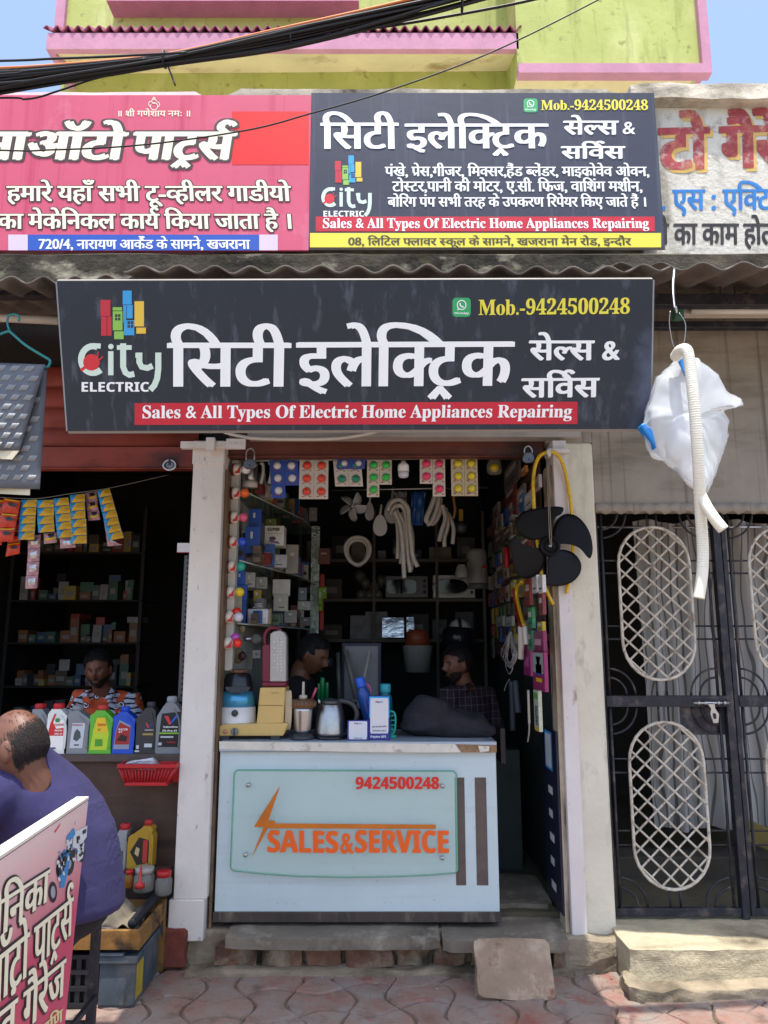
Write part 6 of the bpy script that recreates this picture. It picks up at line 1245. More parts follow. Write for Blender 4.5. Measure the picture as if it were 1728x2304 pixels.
# payment stands (the square codes are left out)
def paystand(nm, x0, y0, x1, y1, Y, label, tall):
    P0, P1 = J(x0, y0, Y), J(x1, y1, Y); z0 = ZT + .0; H = P0.z - z0; W_ = P1.x - P0.x; t = thing(nm, Vector(((P0.x + P1.x) / 2, Y, z0)), label, 'payment stand')
    F = lambda u, v, d=0: Vector((P0.x + W_ * u, Y - d + .02 * v, z0 + H * v))
    b = MB(); b.slab([F(.0, .0), F(1, 0), F(1, .97), F(.95, 1), F(.05, 1), F(0, .97)], (0, .012, 0)); fixn(b.build('stand_back', M('indigo_plastic', '#33348c', .4), t, bevel=.003))
    b = MB(); b.box((P0.x + .01, Y + .01, z0), (P1.x - .01, Y + .06, z0 + .012)); b.build('foot', MATS['indigo_plastic'], t)
    if tall:
        b = MB(); b.add([F(*q_, .0015) for q_ in S_(.02, .5, .98, .985)], [(0, 1, 2, 3)], False); b.build('sky_panel', M('sky_print', '#2aa4e4', .4), t)
    rr = .05; b = MB(); b.add([F(*q_, .003) for q_ in ((.10, .15 if tall else .06), (.90, .15 if tall else .06), (.93, .2), (.93, .9), (.9, .95), (.1, .95), (.07, .9), (.07, .2))], [tuple(range(8))], False); b.build('white_panel', M('white_card', '#dcd9dc', .5), t)
    b = MB(); yb = .845 if tall else .81; write(b, 'Pay', F(.32, yb, 0), F(.52, yb, 0), F(.32, yb + (.04 if tall else .07), 0), nu_, 'sans', SM2, off=.0055); b.build('lettering', M('navy_print', '#1c2a6a', .5), t)
    b = MB(); write(b, 'tm', F(.53, yb, 0), F(.68, yb, 0), F(.53, yb + (.04 if tall else .07), 0), nu_, 'sans', SM2, off=.0055); b.build('blue_lettering', M('sky_print', '#2aa4e4', .4), t)
    b = MB()
    if tall:
        write(b, 'ID-8149 UPI', F(.16, .285), F(.84, .295), F(.16, .315), nu_, 'sans', SM2, off=.0055); write(b, 'BHIM UPI', F(.18, .2), F(.8, .2), F(.18, .225), nu_, 'sans', SM2, off=.0055)
    else:
        write(b, 'BHIM UPI', F(.32, .1), F(.7, .1), F(.32, .14), nu_, 'sans', SM2, off=.0055)
    b.build('small_print', M('dark_print', '#3c3c46', .5), t)
    if tall: b = MB(); write(b, 'Paytm UPI', F(.08, .055), F(.82, .055), F(.08, .105), nu_, 'sans', SM2, off=.003); b.build('white_lettering', w_ink, t)
    return t
paystand('payment_stand', 1395, 778, 1573, 1168, .035, 'tall blue and white payment stand beside the small square one', True)
paystand('payment_stand', 1212, 985, 1392, 1167, .02, 'small square white payment stand right of the kettle', False)
# bottles and bits behind
def wbottle(base, top, r_, m1, m2, label, tl=None):
    base, top = Vector(base), Vector(top); d_ = (top - base).normalized(); L = (top - base).length; q = d_.to_track_quat('Z', 'Y').to_matrix(); t = thing('water_bottle', base, label, 'bottle')
    b = MB(); b.lathe([(r_ * .9, 0), (r_, .01), (r_, L * .68), (r_ * .96, L * .74), (r_ * .62, L * .82), (r_ * .62, L * .84)], base, 18, rot=q); b.build('bottle_body', m1, t)
    b = MB(); b.lathe([(r_ * .72, L * .83), (r_ * .76, L * .85), (r_ * .76, L * .98), (r_ * .66, L), (.001, L)], base, 18, rot=q); b.build('cap', m2, t)
    if tl: b = MB(); b.tube(smoothpath([base + d_ * L * .9 + Vector((r_ * .7, 0, 0)), base + d_ * L * .88 + Vector((r_ * 1.3, -.01, -.01)), base + d_ * L * .8 + Vector((r_ * 1.4, 0, -.02))], 4), .005, 6); b.build('strap', tl, t)
wbottle((J(1440, 1140, .2).x, .2, ZT), J(1312, 618, .2), .038, M('blue_translucent', '#2a50a0', .2, alpha=.9), M('blue_cap', '#2a5ed0', .35), 'blue water bottle leaning left behind the tall payment stand', M('pink_strap', '#c05a8a', .5))
wbottle((J(1535, 1140, .24).x, .24, ZT), J(1535, 672, .24), .042, M('teal_translucent', '#136070', .2, alpha=.92), M('teal_cap', '#2a9aa8', .35), 'teal water bottle standing behind the tall payment stand')
p = J(1590, 1020, .12); t = thing('teal_fan', Vector((p.x, .12, ZT)), 'small turquoise table fan edge-on behind the tall payment stand', 'fan')
m_teal = M('turquoise_plastic', '#2fae9e', .4); b = MB(); b.tube(smoothpath([J(1572, 905, .12), J(1606, 915, .12), J(1620, 960, .12), J(1616, 1050, .12), J(1600, 1095, .12), J(1572, 1105, .12)], 5), .006, 8); b.build('guard_ring', m_teal, t)
b = MB()
for y in (945, 985, 1025, 1065): b.tube([J(1575, y, .12), J(1616, y - 4, .12)], .004, 6)
b.build('guard_bars', m_teal, t); b = MB(); b.lathe([(.03, 0), (.03, .012), (.01, .02), (.01, .06)], (J(1585, 1000, .15).x, .15, ZT), 14); b.build('foot', m_teal, t)
t = thing('green_holder', Vector((J(1000, 900, .3).x, .3, ZT)), 'cluster of bottle-green plastic tubes behind the kettle', 'holder')
for (x, y0, y1, r_) in ((968, 675, 850, .010), (998, 630, 800, .015), (1038, 668, 800, .011)):
    b = MB(); b.lathe([(r_, 0), (r_, (850 - y0) / 3.77 * 4.5 / 1664 * .92), (r_ * .8, (850 - y0) / 3.77 * 4.5 / 1664), (.001, (850 - y0) / 3.77 * 4.5 / 1664)], J(x, 850, .3), 12); b.build('tube', M('bottle_green', '#0f6a3c', .2, alpha=.9), t)
b = MB(); b.lathe([(.04, ZT), (.045, J(1000, 850, .3).z), (.001, J(1000, 850, .3).z)], (J(1000, 900, .3).x, .3, 0), 16); b.build('cup', m_gry, t)
b = MB(); b.tube([J(912, 800, .12), J(950, 708, .12)], [.006, .007], 8); tag(b.build('pink_pen', M('pink_plastic', '#d4557a', .4)), 'pink and white pen sticking up between grinder jar and kettle', 'pen')
# dark cloth bag on the counter
bl = [(120, 930), (135, 880), (170, 800), (230, 720), (310, 684), (400, 690), (470, 715), (520, 760), (600, 790), (720, 830), (800, 880), (860, 930), (870, 975), (800, 1005), (600, 1020), (400, 1010), (250, 985), (140, 960)]
b = MB(); cen = (480, 880); n = len(bl); rings = []
for k in range(9):
    f = math.cos(k * math.pi / 8); rr = max(math.sin(k * math.pi / 8) ** .6, .03); ring_ = []
    for i in range(n * 3):
        a, c_ = bl[i // 3], bl[(i // 3 + 1) % n]; tt_ = (i % 3) / 3; u, v = a[0] + (c_[0] - a[0]) * tt_, a[1] + (c_[1] - a[1]) * tt_
        p_ = PY(k3(cen[0] + (u - cen[0]) * rr, cen[1] + (v - cen[1]) * rr), .22) + Vector((0, -f * .12, 0)); p_ += noise.noise_vector(p_ * 7) * .03 * max(.3, rr) + noise.noise_vector(Vector((p_.x * 9 + p_.z * 16, p_.y * 9, p_.z * 30))) * .016 * max(.3, rr)
        p_ += Vector((0, 0, .012 * math.sin(p_.z * 60 + p_.x * 16))) ; p_.z = max(p_.z, ZT + .002); ring_.append(p_)
    rings.append(ring_)
b.loft(rings); tag(b.build('dark_cloth_bag', M('charcoal_cloth', '#2c2a31', .95, var=.25, vs=9, bump=.3, bs=90)), 'slumped charcoal cloth bag lying on the right end of the counter', 'bag')
# ------------------------------------------------------------------ electric shop: back and right side
m_hose = M('milky_hose', '#bdb9b0', .4, var=.1, vs=20); m_dimw = M('greyish_white_plastic', '#b4b4b2', .4, var=.08, vs=8)  # greyer copy of the white plastic for goods further back
def blade_fan(nm, c_, r_, n, mat, label, Y, a0=0, wide=.5, hub=.2, sx=1.0, curl=.03, root=None):
    t = thing(nm, c_, label, 'fan')
    for k in range(n):
        a = a0 + 6.283 * k / n; b = MB()
        def fn(u, v):
            rr = r_ * (hub + (1 - hub) * u); w_ = wide * r_ * (.35 + .65 * math.sin(math.pi * min(1, .12 + u * .8)) ** .8) * (1 if u < .86 else math.sqrt(max(0.02, 1 - ((u - .86) / .14) ** 2)))
            s = (v - .5) * w_; ang = a + s / max(rr, r_ * .3) + .55 * u
            return Vector(c_) + Vector((rr * math.cos(ang) * sx, -curl * (v - .5) * 2, rr * math.sin(ang)))
        b.grid(fn, 14, 8); b.build('blade', mat, t, solid=.003)
    b = MB(); b.lathe([(r_ * hub * 1.1, .015), (r_ * hub * 1.1, -.02), (r_ * hub * .6, -.03), (.001, -.03)], c_, 20, 'Y', sx); b.build('hub', mat, t); return t
blade_fan('fan_blade_set', PY(c2(1258, 603), 1.0), .105, 5, m_dimw, 'greyish white five-blade fan hanging in the middle of the shop', 1.0, .6, .55, .1)
for k, (x, y, rx, ry, lb) in enumerate(((1490, 760, 60, 95, 'hanging white paddle-shaped fan blade, front one, beside the five-blade fan'), (1590, 640, 65, 110, 'pale oval fan blade behind the bundle of white hoses'), (1400, 640, 40, 85, 'narrow glossy fan blade between the five-blade fan and the paddle'))):
    c_ = PY(c2(x, y), 1.05 + .05 * k); s_ = 5.25 / 1664 / 3.77; b = MB()
    b.slab([c_ + Vector((rx * s_ * math.cos(6.283 * i / 20) * (1 - .25 * math.sin(6.283 * i / 20)), 0, ry * s_ * math.sin(6.283 * i / 20))) for i in range(20)], (0, .006, 0)); b.tube([c_ + Vector((0, 0, ry * s_ * .9)), c_ + Vector((.01, 0, ry * s_ * 1.9))], .008, 6); tag(fixn(b.build('fan_paddle', m_dimw, bevel=.002)), lb, 'fan blade')
# bundles of white hoses hanging from the rail
def hoses(nm, paths, Y, r_, label):
    t = thing(nm, PY(paths[0][0], Y), label, 'hoses')
    for k, pth in enumerate(paths):
        b = MB(); pp_ = smoothpath([PY(q_, Y + .03 * (k % 3)) for q_ in pth], 14); b.tube(pp_, [r_ * (1 + .07 * (i % 2)) for i in range(len(pp_))], 8); b.build('hose', m_hose, t)
h3 = lambda *pts: [c3(*p_) for p_ in pts]
hoses('hose_bundle', [h3((40, 560), (70, 500), (130, 480), (190, 540), (200, 650), (215, 780), (230, 900), (265, 980)), h3((60, 590), (95, 530), (150, 530), (180, 620), (185, 760), (190, 880), (210, 1020)), h3((70, 560), (110, 640), (120, 760), (115, 920)), h3((90, 570), (130, 660), (150, 800), (165, 1065)), h3((100, 560), (150, 640), (160, 780), (140, 960)), h3((150, 570), (215, 700), (225, 850), (215, 1000))], .95, .016, 'large bundle of milky corrugated hoses hanging from the rail')
hoses('hose_bundle', [h3((400, 440), (370, 520), (330, 620), (345, 650)), h3((420, 450), (410, 540), (360, 650), (335, 655)), h3((430, 440), (430, 560), (395, 640), (360, 660))], .95, .018, 'short looped bundle of milky hoses right of the blue plastic')
hoses('hose_bundle', [h3((450, 520), (470, 620), (440, 720), (425, 790)), h3((470, 540), (490, 660), (465, 760), (465, 830)), h3((490, 580), (530, 680), (530, 760), (525, 810))], .97, .015, 'thin group of milky hoses hanging at the right of the rail')
hoses('coiled_hose', [[c2(1300 + 105 * math.sin(a), 960 - 100 * math.cos(a) + (35 * (math.sin(a / 2 - 0) ** 8))) for a in [i * 6.283 / 12 for i in range(13)]], [c2(1300 + 88 * math.sin(a), 968 - 84 * math.cos(a) + (50 * (math.sin(a / 2) ** 8))) for a in [i * 6.283 / 12 for i in range(13)]]], 1.3, .014, 'ring of coiled grey hose hanging below the five-blade fan')
b = MB(); bp = PY(c3(265, 430), 1.0)
b.grid(lambda u, v: PY(c3(215 + 110 * u - 30 * v * (u - .3), 420 + 250 * v), 1.0) + Vector((0, .04 * noise.noise(Vector((u * 6, v * 3, 0))), 0)), 16, 14); tag(b.build('blue_plastic_bag', M('dim_blue_plastic', '#24508c', .3, var=.3, vs=14), solid=.002), 'creased blue plastic bag hanging on the rail among the hoses', 'bag')
b = MB(); b.grid(lambda u, v: PY(c3(85 + 100 * u, 420 + 80 * v), 1.02) + Vector((0, .03 * noise.noise(Vector((u * 6, v * 3, 4))), 0)), 10, 8); tag(b.build('grey_plastic_bag', M('dim_grey_plastic', '#77787c', .3), solid=.002), 'small grey plastic bag tied at the rail above the hose bundle', 'bag')
t = thing('sealant_gun', PY(c3(590, 600), 1.1), 'yellow plastic tool handle hanging at the right end of the rail', 'tool'); b = MB(); q0, q1 = PY(c3(572, 548), 1.1), PY(c3(606, 660), 1.1); b.box((q0.x, 1.1, q1.z), (q1.x, 1.13, q0.z)); b.build('handle', M('dull_yellow_plastic', '#a3802a', .4), t, bevel=.004); b = MB(); b.lathe([(.04, 0), (.045, -.03), (.02, -.05), (.001, -.05)], PY(c3(588, 690), 1.1), 16, 'Y'); b.build('disc_head', m_gry, t)
b = MB(); b.tube(smoothpath([PY(c3(538, 400), 1.0), PY(c3(535, 480), 1.0), PY(c3(545, 560), 1.0), PY(c3(530, 620), 1.0)], 6), .010, 8); tag(b.build('orange_pipe', M('dull_orange_rubber', '#96682e', .5)), 'short orange-brown rubber pipe hanging from the yellow bulb card', 'pipe')
# appliance shelves along the back wall
bs = thing('back_shelves', (0, 2.6, FZ), 'dark appliance shelves across the back of the electric shop', 'shelf rack')
zA, zB, zC = PY(c3(400, 1220), 2.3).z, PY(c3(400, 1520), 2.3).z, PY(c3(400, 925), 2.3).z
b = MB()
for z_ in (zA, zB, zC): b.box((-.75, 2.25, z_ - .025), (.88, 2.75, z_))
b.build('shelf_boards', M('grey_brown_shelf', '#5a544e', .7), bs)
b = MB()
for x in (-.75, -.1, .45, .86): b.box((x, 2.26, FZ), (x + .025, 2.29, 2.8))
b.build('uprights', MATS['grey_brown_shelf'], bs)
def microwave(x0, y0, x1, y1, Y, col, label, oval):
    P0, P1 = PY(c3(x0, y0), Y), PY(c3(x1, y1), Y); t = thing('microwave_oven', Vector(((P0.x + P1.x) / 2, Y, P1.z)), label, 'microwave'); W_, H = P1.x - P0.x, P0.z - P1.z
    b = MB(); b.box((P0.x, Y, P1.z), (P1.x, Y + .3, P0.z)); b.build('cabinet', M('oven_' + col[1:], col, .4, .3), t, bevel=.006)
    cx, cz = P0.x + W_ * (.42 if oval else .38), P1.z + H * .5; n = 24
    b = MB(); b.slab([Vector((cx + W_ * .40 * math.copysign(abs(math.cos(6.283 * i / n)) ** (1 if oval else .4), math.cos(6.283 * i / n)) * (1 if oval else .85), Y - .002, cz + H * .32 * math.copysign(abs(math.sin(6.283 * i / n)) ** (1 if oval else .4), math.sin(6.283 * i / n)))) for i in range(n)][::-1], (0, -.006, 0)); fixn(b.build('door_window', M('black_oven_glass', '#0e0e12', .08), t))
    b = MB(); b.tube([Vector((cx + W_ * .42 * math.cos(6.283 * i / n) * (1 if oval else .0), Y - .004, cz + H * .36 * math.sin(6.283 * i / n) * (1 if oval else 0.9))) for i in range(n)], .006, 6, closed=True); b.build('door_trim', m_steel, t)
    for k in range(3): b = MB(); b.lathe([(.014, 0), (.014, -.014), (.001, -.015)], (P1.x - W_ * .09, Y, P1.z + H * (.25 + .25 * k)), 12, 'Y'); b.build('control_knob', m_gry, t)
microwave(377, 1040, 697, 1214, 2.28, '#a6a6a4', 'silver microwave oven with oval window on the back shelf', True)
microwave(22, 1045, 345, 1212, 2.28, '#4a4a4e', 'dark microwave oven left of the silver one on the back shelf', False)
gy = PY(c3(712, 1135), 2.3); t = thing('water_heater', gy, 'white cylindrical water heater with a red and yellow rating sticker', 'water heater'); gh = PY(c3(712, 850), 2.3).z - gy.z; gr = 78 / 3.318 * 6.5 / 1664
b = MB(); b.lathe([(gr * .6, -.01), (gr * .95, .01), (gr, .05), (gr, gh * .9), (gr * .8, gh), (.001, gh * 1.02)], gy, 28); b.build('tank', m_dimw, t)
b = MB(); b.lathe([(gr * 1.01, -.015), (gr * 1.01, .035)], gy, 28); b.build('bottom_band', M('mid_grey_plastic', '#77787a', .4), t)
b = MB(); b.add([gy + Vector((x, -math.sqrt(gr * gr - x * x) - .002, z)) for x, z in ((.02, .07), (.075, .07), (.075, .17), (.02, .17))], [(0, 1, 2, 3)], False); b.build('yellow_sticker', M('pale_yellow_sticker', '#c7b45a', .5), t)
b = MB(); b.add([gy + Vector((.047 + .03 * math.cos(R(a)), -math.sqrt(gr * gr - .047 ** 2) - .006, .16 + .03 * math.sin(R(a)))) for a in range(0, 181, 20)], [tuple(range(10))], False); b.build('red_arc', m_wredp, t)
p = PY(c3(595, 1065), 2.0); t = thing('small_jug', p, 'small white jug standing in front of the silver microwave', 'jug'); b = MB(); b.lathe([(.055, 0), (.06, .02), (.045, .09), (.038, .10)], p, 18); b.build('jug_body', m_dimw, t); b = MB(); b.lathe([(.04, .1), (.03, .115), (.001, .118)], p, 14); b.build('lid', m_dimw, t)
b = MB()
for i, (dx, dz) in enumerate([(0, 0), (.11, 0), (.22, 0), (.055, .095), (.165, .095)]): pass
balls = [(1330, 1350), (1400, 1355), (1470, 1350), (1365, 1250), (1440, 1290), (1500, 1230), (1320, 1190)]
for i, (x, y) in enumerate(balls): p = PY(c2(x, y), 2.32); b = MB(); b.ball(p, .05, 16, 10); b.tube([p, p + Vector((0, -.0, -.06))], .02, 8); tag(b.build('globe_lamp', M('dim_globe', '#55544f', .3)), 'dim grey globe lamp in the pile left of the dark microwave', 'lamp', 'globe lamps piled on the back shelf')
# white helmet-like cover and black pot
p = PY(c3(580, 1470), 1.9); t = thing('white_helmet', p, 'white helmet with a black centre stripe on the lower back shelf', 'helmet'); b = MB(); hr = 88 / 3.318 * 6.1 / 1664
b.lathe([(hr, 0), (hr * 1.0, .02), (hr * .93, hr * .5), (hr * .7, hr * .88), (hr * .35, hr * 1.08), (.001, hr * 1.12)], p, 26); b.build('shell', m_dimw, t)
b = MB(); b.tube([p + Vector((-.006, -hr * 1.01 * math.cos(a) - .002, hr * 1.12 * math.sin(a) + .005)) for a in [i * .16 for i in range(10)]], .014, 6, flat=.4); b.build('stripe', m_black, t)
b = MB(); b.lathe([(hr * 1.1, -.012), (hr * 1.1, 0), (hr * .9, .01)], p, 26); b.build('brim', m_black, t)
b = MB(); b.lathe([(.12, 0), (.14, .1), (.12, .17), (.05, .2)], PY(c3(570, 1600), 1.9), 22); tag(b.build('black_pot', M('gloss_black', '#1f2127', .2)), 'glossy black pot below the white helmet', 'pot')
rk = random.Random(41)
for li, (z_, nm_) in enumerate(((zB, 'lower'), (zC, 'upper'), (zA, 'middle'))):
    x = -.70; k = 0
    while x < .8 and k < 14:
        w_, h_ = rk.uniform(.06, .2), rk.uniform(.08, .24); cname = rk.choice(['grey', 'black', 'brown', 'cream', 'blue', 'white'])
        if li == 2 and x > -.32: break
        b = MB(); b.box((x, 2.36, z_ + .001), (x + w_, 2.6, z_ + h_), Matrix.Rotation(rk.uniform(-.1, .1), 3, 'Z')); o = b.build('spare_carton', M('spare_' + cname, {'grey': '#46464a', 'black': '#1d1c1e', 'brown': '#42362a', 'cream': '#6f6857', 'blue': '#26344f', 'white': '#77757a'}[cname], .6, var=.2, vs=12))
        b = MB(); b.box((x + w_ * .2, 2.357, z_ + h_ * .3), (x + w_ * .8, 2.3585, z_ + h_ * .6)); b.build('carton_label', M('carton_label', '#6f6c69', .6), o)
        tag(o, f'{cname} spare-parts carton, {ORD[k]} from the left on the {nm_} back shelf of the electric shop', 'carton', 'spare-parts cartons on the back shelves'); x += w_ + rk.uniform(.005, .08); k += 1
# mirrors on the back wall that show the bright street
for k, (x0, y0, x1, y1) in enumerate(((0, 1358, 162, 1508), (182, 1355, 238, 1508))):
    P0, P1 = PY(c3(x0, y0), 2.2), PY(c3(x1, y1), 2.2); b = MB(); b.box((P0.x, 2.2, P1.z), (P1.x, 2.21, P0.z), Matrix.Rotation(-.12, 3, 'X')); tag(b.build('mirror', M('wall_mirror', '#c9ccd0', .04, 1.0, bump=.35, bs=9)), ['wider', 'narrower'][k] + ' of the two small mirrors glinting on the dark back shelf', 'mirror')
# white bucket with orange lid, leaning frame and tubes
p = PY(c3(265, 1765), 1.6); t = thing('bucket', p, 'white bucket with dull orange top between the two men', 'bucket'); b = MB(); b.lathe([(.095, 0), (.115, .19), (.118, .2)], p, 22); b.build('pail', M('dimmed_pail', '#7d7c78', .6), t); b = MB(); b.lathe([(.1, .2), (.085, .3), (.06, .32), (.001, .32)], p, 20); b.build('orange_top', M('dull_orange', '#7e3a22', .5), t)  # bucket colour darkened to stand in for the dim back of the shop
P0, P1 = PY(k2(1190, 350), 1.1), PY(k2(1475, 830), 1.1); t = thing('framed_panel', Vector(((P0.x + P1.x) / 2, 1.1, P1.z)), 'pale panel with navy frame leaning behind the blue bottle', 'panel')
b = MB(); b.box((P0.x, 1.1, P1.z), (P1.x, 1.12, P0.z)); b.build('board', M('dim_pale_board', '#8d8b90', .6), t)
b = MB(); fwd = .018
b.box((P0.x - fwd, 1.085, P1.z), (P0.x, 1.12, P0.z)).box((P1.x, 1.085, P1.z), (P1.x + fwd, 1.12, P0.z)).box((P0.x - fwd, 1.085, P0.z), (P1.x + fwd, 1.12, P0.z + fwd)); b.build('frame', M('navy_frame', '#20244a', .5), t)
for k, (xa, ya, xb, yb, r_, lb) in enumerate(((1130, 410, 1145, 800, .014, 'upright dull tube standing left of the framed panel'), (1195, 385, 1290, 800, .02, 'dull grey tube leaning in front of the framed panel'), (1400, 400, 1300, 880, .014, 'pale thin tube leaning right across the framed panel'))):
    b = MB(); b.tube([PY(k2(xa, ya), 1.0), PY(k2(xb, yb), .95)], r_, 10); tag(b.build('leaning_tube', M('dim_tube_' + str(k + 1), ['#5d5a58', '#77736e', '#a9a6a0'][k], .4)), lb, 'tube')
b = MB(); b.lathe([(.035, 0), (.05, .01), (.05, .05), (.03, .07)], PY(k2(1030, 530), 1.0), 18); tag(b.build('steel_cup', M('dim_grey_metal', '#3c3d42', .4, .5)), 'dim steel cup in front of the man looking down', 'cup')

# ---- right wall board with goods: seen at a slant, hung on X = const
XW = .93
b = MB(); b.box((XW, .14, 1.55), (XW + .012, 2.2, 2.75)); tag(b.build('goods_board', M('dull_rose_board', '#5a4444', .7, var=.25, vs=4)), 'dull rose board on the right wall covered with hanging goods', 'board')
b = MB(); b.box((.968, .125, .3), (.974, .16, 2.62)); tag(b.build('aluminium_strip', m_steel), 'thin aluminium upright strip at the right edge of the goods board', 'strip')
def wallpack(u0, v0, u1, v1, d, col, label, cat='packet', mat=None, name='hanging_packet', extra=None, thick=.02):
    """a flat packet on the right wall between the two photo columns"""
    X = XW - d; A0 = PX(c3(u0, v0), X); A1 = PX(c3(u1, v1), X); y0, y1 = min(A0.y, A1.y), max(A0.y, A1.y)
    zt_, zb_ = PX(c3((u0 + u1) / 2, v0), X).z, PX(c3((u0 + u1) / 2, v1), X).z
    b = MB(); b.box((X, y0, zb_), (X + thick, y1, zt_)); o = b.build(name, mat or M('hang_' + col[1:], col, .4, var=.15, vs=18), bevel=.002); tag(o, label, cat)
    for (nm, c_, a0, b0, a1, b1) in (extra or []):
        b = MB(); b.quad((X - .001, y0 + (y1 - y0) * a1, zb_ + (zt_ - zb_) * b0), (X - .001, y0 + (y1 - y0) * a0, zb_ + (zt_ - zb_) * b0), (X - .001, y0 + (y1 - y0) * a0, zb_ + (zt_ - zb_) * b1), (X - .001, y0 + (y1 - y0) * a1, zb_ + (zt_ - zb_) * b1)); b.build(nm, M('hprint_' + c_[1:], c_, .5), o)
    return o
wl = [(905, 190, 1020, 380, .06, '#6f6a68', 'grey angled bracket sheet at the top of the right goods board'), (1035, 235, 1066, 290, .10, '#a86a22', 'small orange box right below the right padlock'), (915, 395, 990, 500, .05, '#7a3a30', 'dark red carton on the upper right goods board'), (1000, 380, 1060, 560, .05, '#8f8886', 'pale fuse box on the upper right goods board'),
    (822, 515, 866, 600, .03, '#a09a96', 'pale carton at the far upper end of the goods board'), (820, 600, 860, 690, .03, '#8a6a84', 'purple printed packet below the far pale carton'), (862, 600, 892, 690, .04, '#a8a29c', 'white slim packet beside the purple one'), (1020, 440, 1052, 570, .08, '#3a5f94', 'narrow blue packet half behind the black fan blade'), (1060, 420, 1120, 540, .08, '#b3aca8', 'white card with a black wire spring on the goods board'), (1120, 310, 1170, 410, .06, '#9a8a88', 'pinkish grey pack by the aluminium strip'),
    (838, 740, 892, 830, .03, '#7d5470', 'mauve bubble packet in the middle of the goods board'), (900, 700, 960, 760, .05, '#77706e', 'grey coin-like blister on the goods board'), (1030, 760, 1100, 850, .06, '#8c4a40', 'brick red packet behind the lower left fan blade'), (868, 880, 885, 960, .05, '#a8a090', 'thin pale strip packet left of the red torch'), (845, 960, 905, 1060, .04, '#746062', 'dull pink packet below the thin strip packet'),
    (1060, 1070, 1105, 1270, .09, '#8f4038', 'see-through red blister strip hanging below the black fan'), (1115, 1045, 1155, 1175, .09, '#c9c5c2', 'first white fluted packet under the black fan'), (1160, 1045, 1198, 1175, .09, '#d0ccc8', 'second white fluted packet under the black fan'), (1165, 1180, 1200, 1340, .07, '#7d3a3a', 'maroon pack hanging beside the aluminium strip'), (960, 1080, 985, 1180, .08, '#b0b04a', 'yellow-green slim card left of the yellow tube'),
    (850, 1350, 900, 1425, .06, '#a8a6a2', 'left one of two silver clips boxes on the goods board'), (915, 1350, 970, 1425, .07, '#b4b2ae', 'right one of two silver clips boxes on the goods board'), (1155, 1390, 1195, 1460, .08, '#b79a30', 'yellow tag above the pink packet'), (985, 1480, 1017, 1655, .12, '#b89a2a', 'yellow slim box with black print hanging right of the cable coil'), (1085, 1285, 1122, 1440, .11, '#3a8a5a', 'upper glossy green foil packet on the goods board'), (1085, 1455, 1122, 1600, .11, '#34805a', 'lower glossy green foil packet on the goods board'),
    (920, 1490, 985, 1590, .08, '#7d7c88', 'grey-violet blister behind the cable coil'), (808, 1480, 825, 1660, .02, '#4f5a5e', 'slim steel strip packs at the far end of the goods board'), (880, 1560, 915, 1680, .04, '#7a2a2a', 'dark red slim packet left of the cable coil')]
for (u0, v0, u1, v1, d, col, lb) in wl: wallpack(u0, v0, u1, v1, d, col, lb, extra=[('print_panel', '#c5bfb8', .15, .55, .85, .8), ('print_line', '#4a4448', .2, .2, .8, .3)])
rw = random.Random(29); rows = [(2.62, 'topmost'), (2.48, 'second'), (2.34, 'third'), (2.2, 'fourth'), (2.06, 'fifth'), (1.92, 'sixth'), (1.78, 'lowest')]
for (z_, rn) in rows:
    y = .32; k = 0
    while y < 2.1:
        w_, h_ = rw.uniform(.05, .11), rw.uniform(.07, .13); cname = rw.choice(list(PC)); d_ = rw.uniform(.015, .05)
        b = MB(); b.box((XW - d_, y, z_ - h_), (XW - .002, y + w_, z_), Matrix.Rotation(rw.uniform(-.12, .12), 3, 'X')); o = b.build('blister_packet', M('stock_' + cname, PC[cname], .4, var=.2, vs=20))
        b = MB(); b.box((XW - d_ - .002, y + w_ * .2, z_ - h_ * .8), (XW - d_ - .0006, y + w_ * .8, z_ - h_ * .45)); b.build('packet_print', M(['print_dim', 'print_rose', 'print_sky'][k % 3], ['#3a3634', '#8a4a5a', '#4a6a8a'][k % 3], .4), o)
        b = MB(); b.tube([(XW - .005, y + w_ / 2, z_ + .02), (XW - d_ / 2, y + w_ / 2, z_ - .005)], .003, 5); b.build('peg', m_steel, o)
        tag(o, f'{cname} blister packet, {ORD[k]} from the street in the {rn} row of the right goods board', 'packet', 'blister packets pegged on the right goods board'); y += w_ + rw.uniform(.004, .03); k += 1
def hang(pts, r_, mat, nm, label, cat, d=.12, n=8):
    b = MB(); b.tube(smoothpath([PX(c3(*p_[:2]), XW - d) if len(p_) < 3 else PX(c3(*p_[:2]), XW - p_[2]) for p_ in pts], 6), r_, n); return tag(b.build(nm, mat), label, cat)
hang([(925, 840), (930, 900), (930, 985)], .016, m_wredp, 'red_torch', 'slim red torch hanging on the goods board left of the black fan', 'torch', .07)
hang([(1045, 1090), (1010, 1130), (1005, 1200), (1030, 1320), (1060, 1420)], .011, M('yellow_tube', '#c9a41e', .4), 'yellow_tube_lead', 'curved yellow tube below the black fan', 'tube', .14)
hang([(985, 1140), (995, 1260), (1020, 1370), (1040, 1420)], .011, M('deep_red_tube', '#8a1c1c', .4), 'red_tube_lead', 'dark red tube running beside the curved yellow tube', 'tube', .13)
hang([(1035, 1425), (1038, 1550), (1035, 1665)], .018, M('off_white_roll', '#c3bcb4', .5), 'white_tube', 'off-white tube with a red band below the red and yellow tubes', 'tube', .13)
hang([(1065, 1425), (1075, 1560)], .014, M('off_white_roll', '#c3bcb4', .5), 'white_tube', 'thinner off-white tube right of the banded one', 'tube', .14)
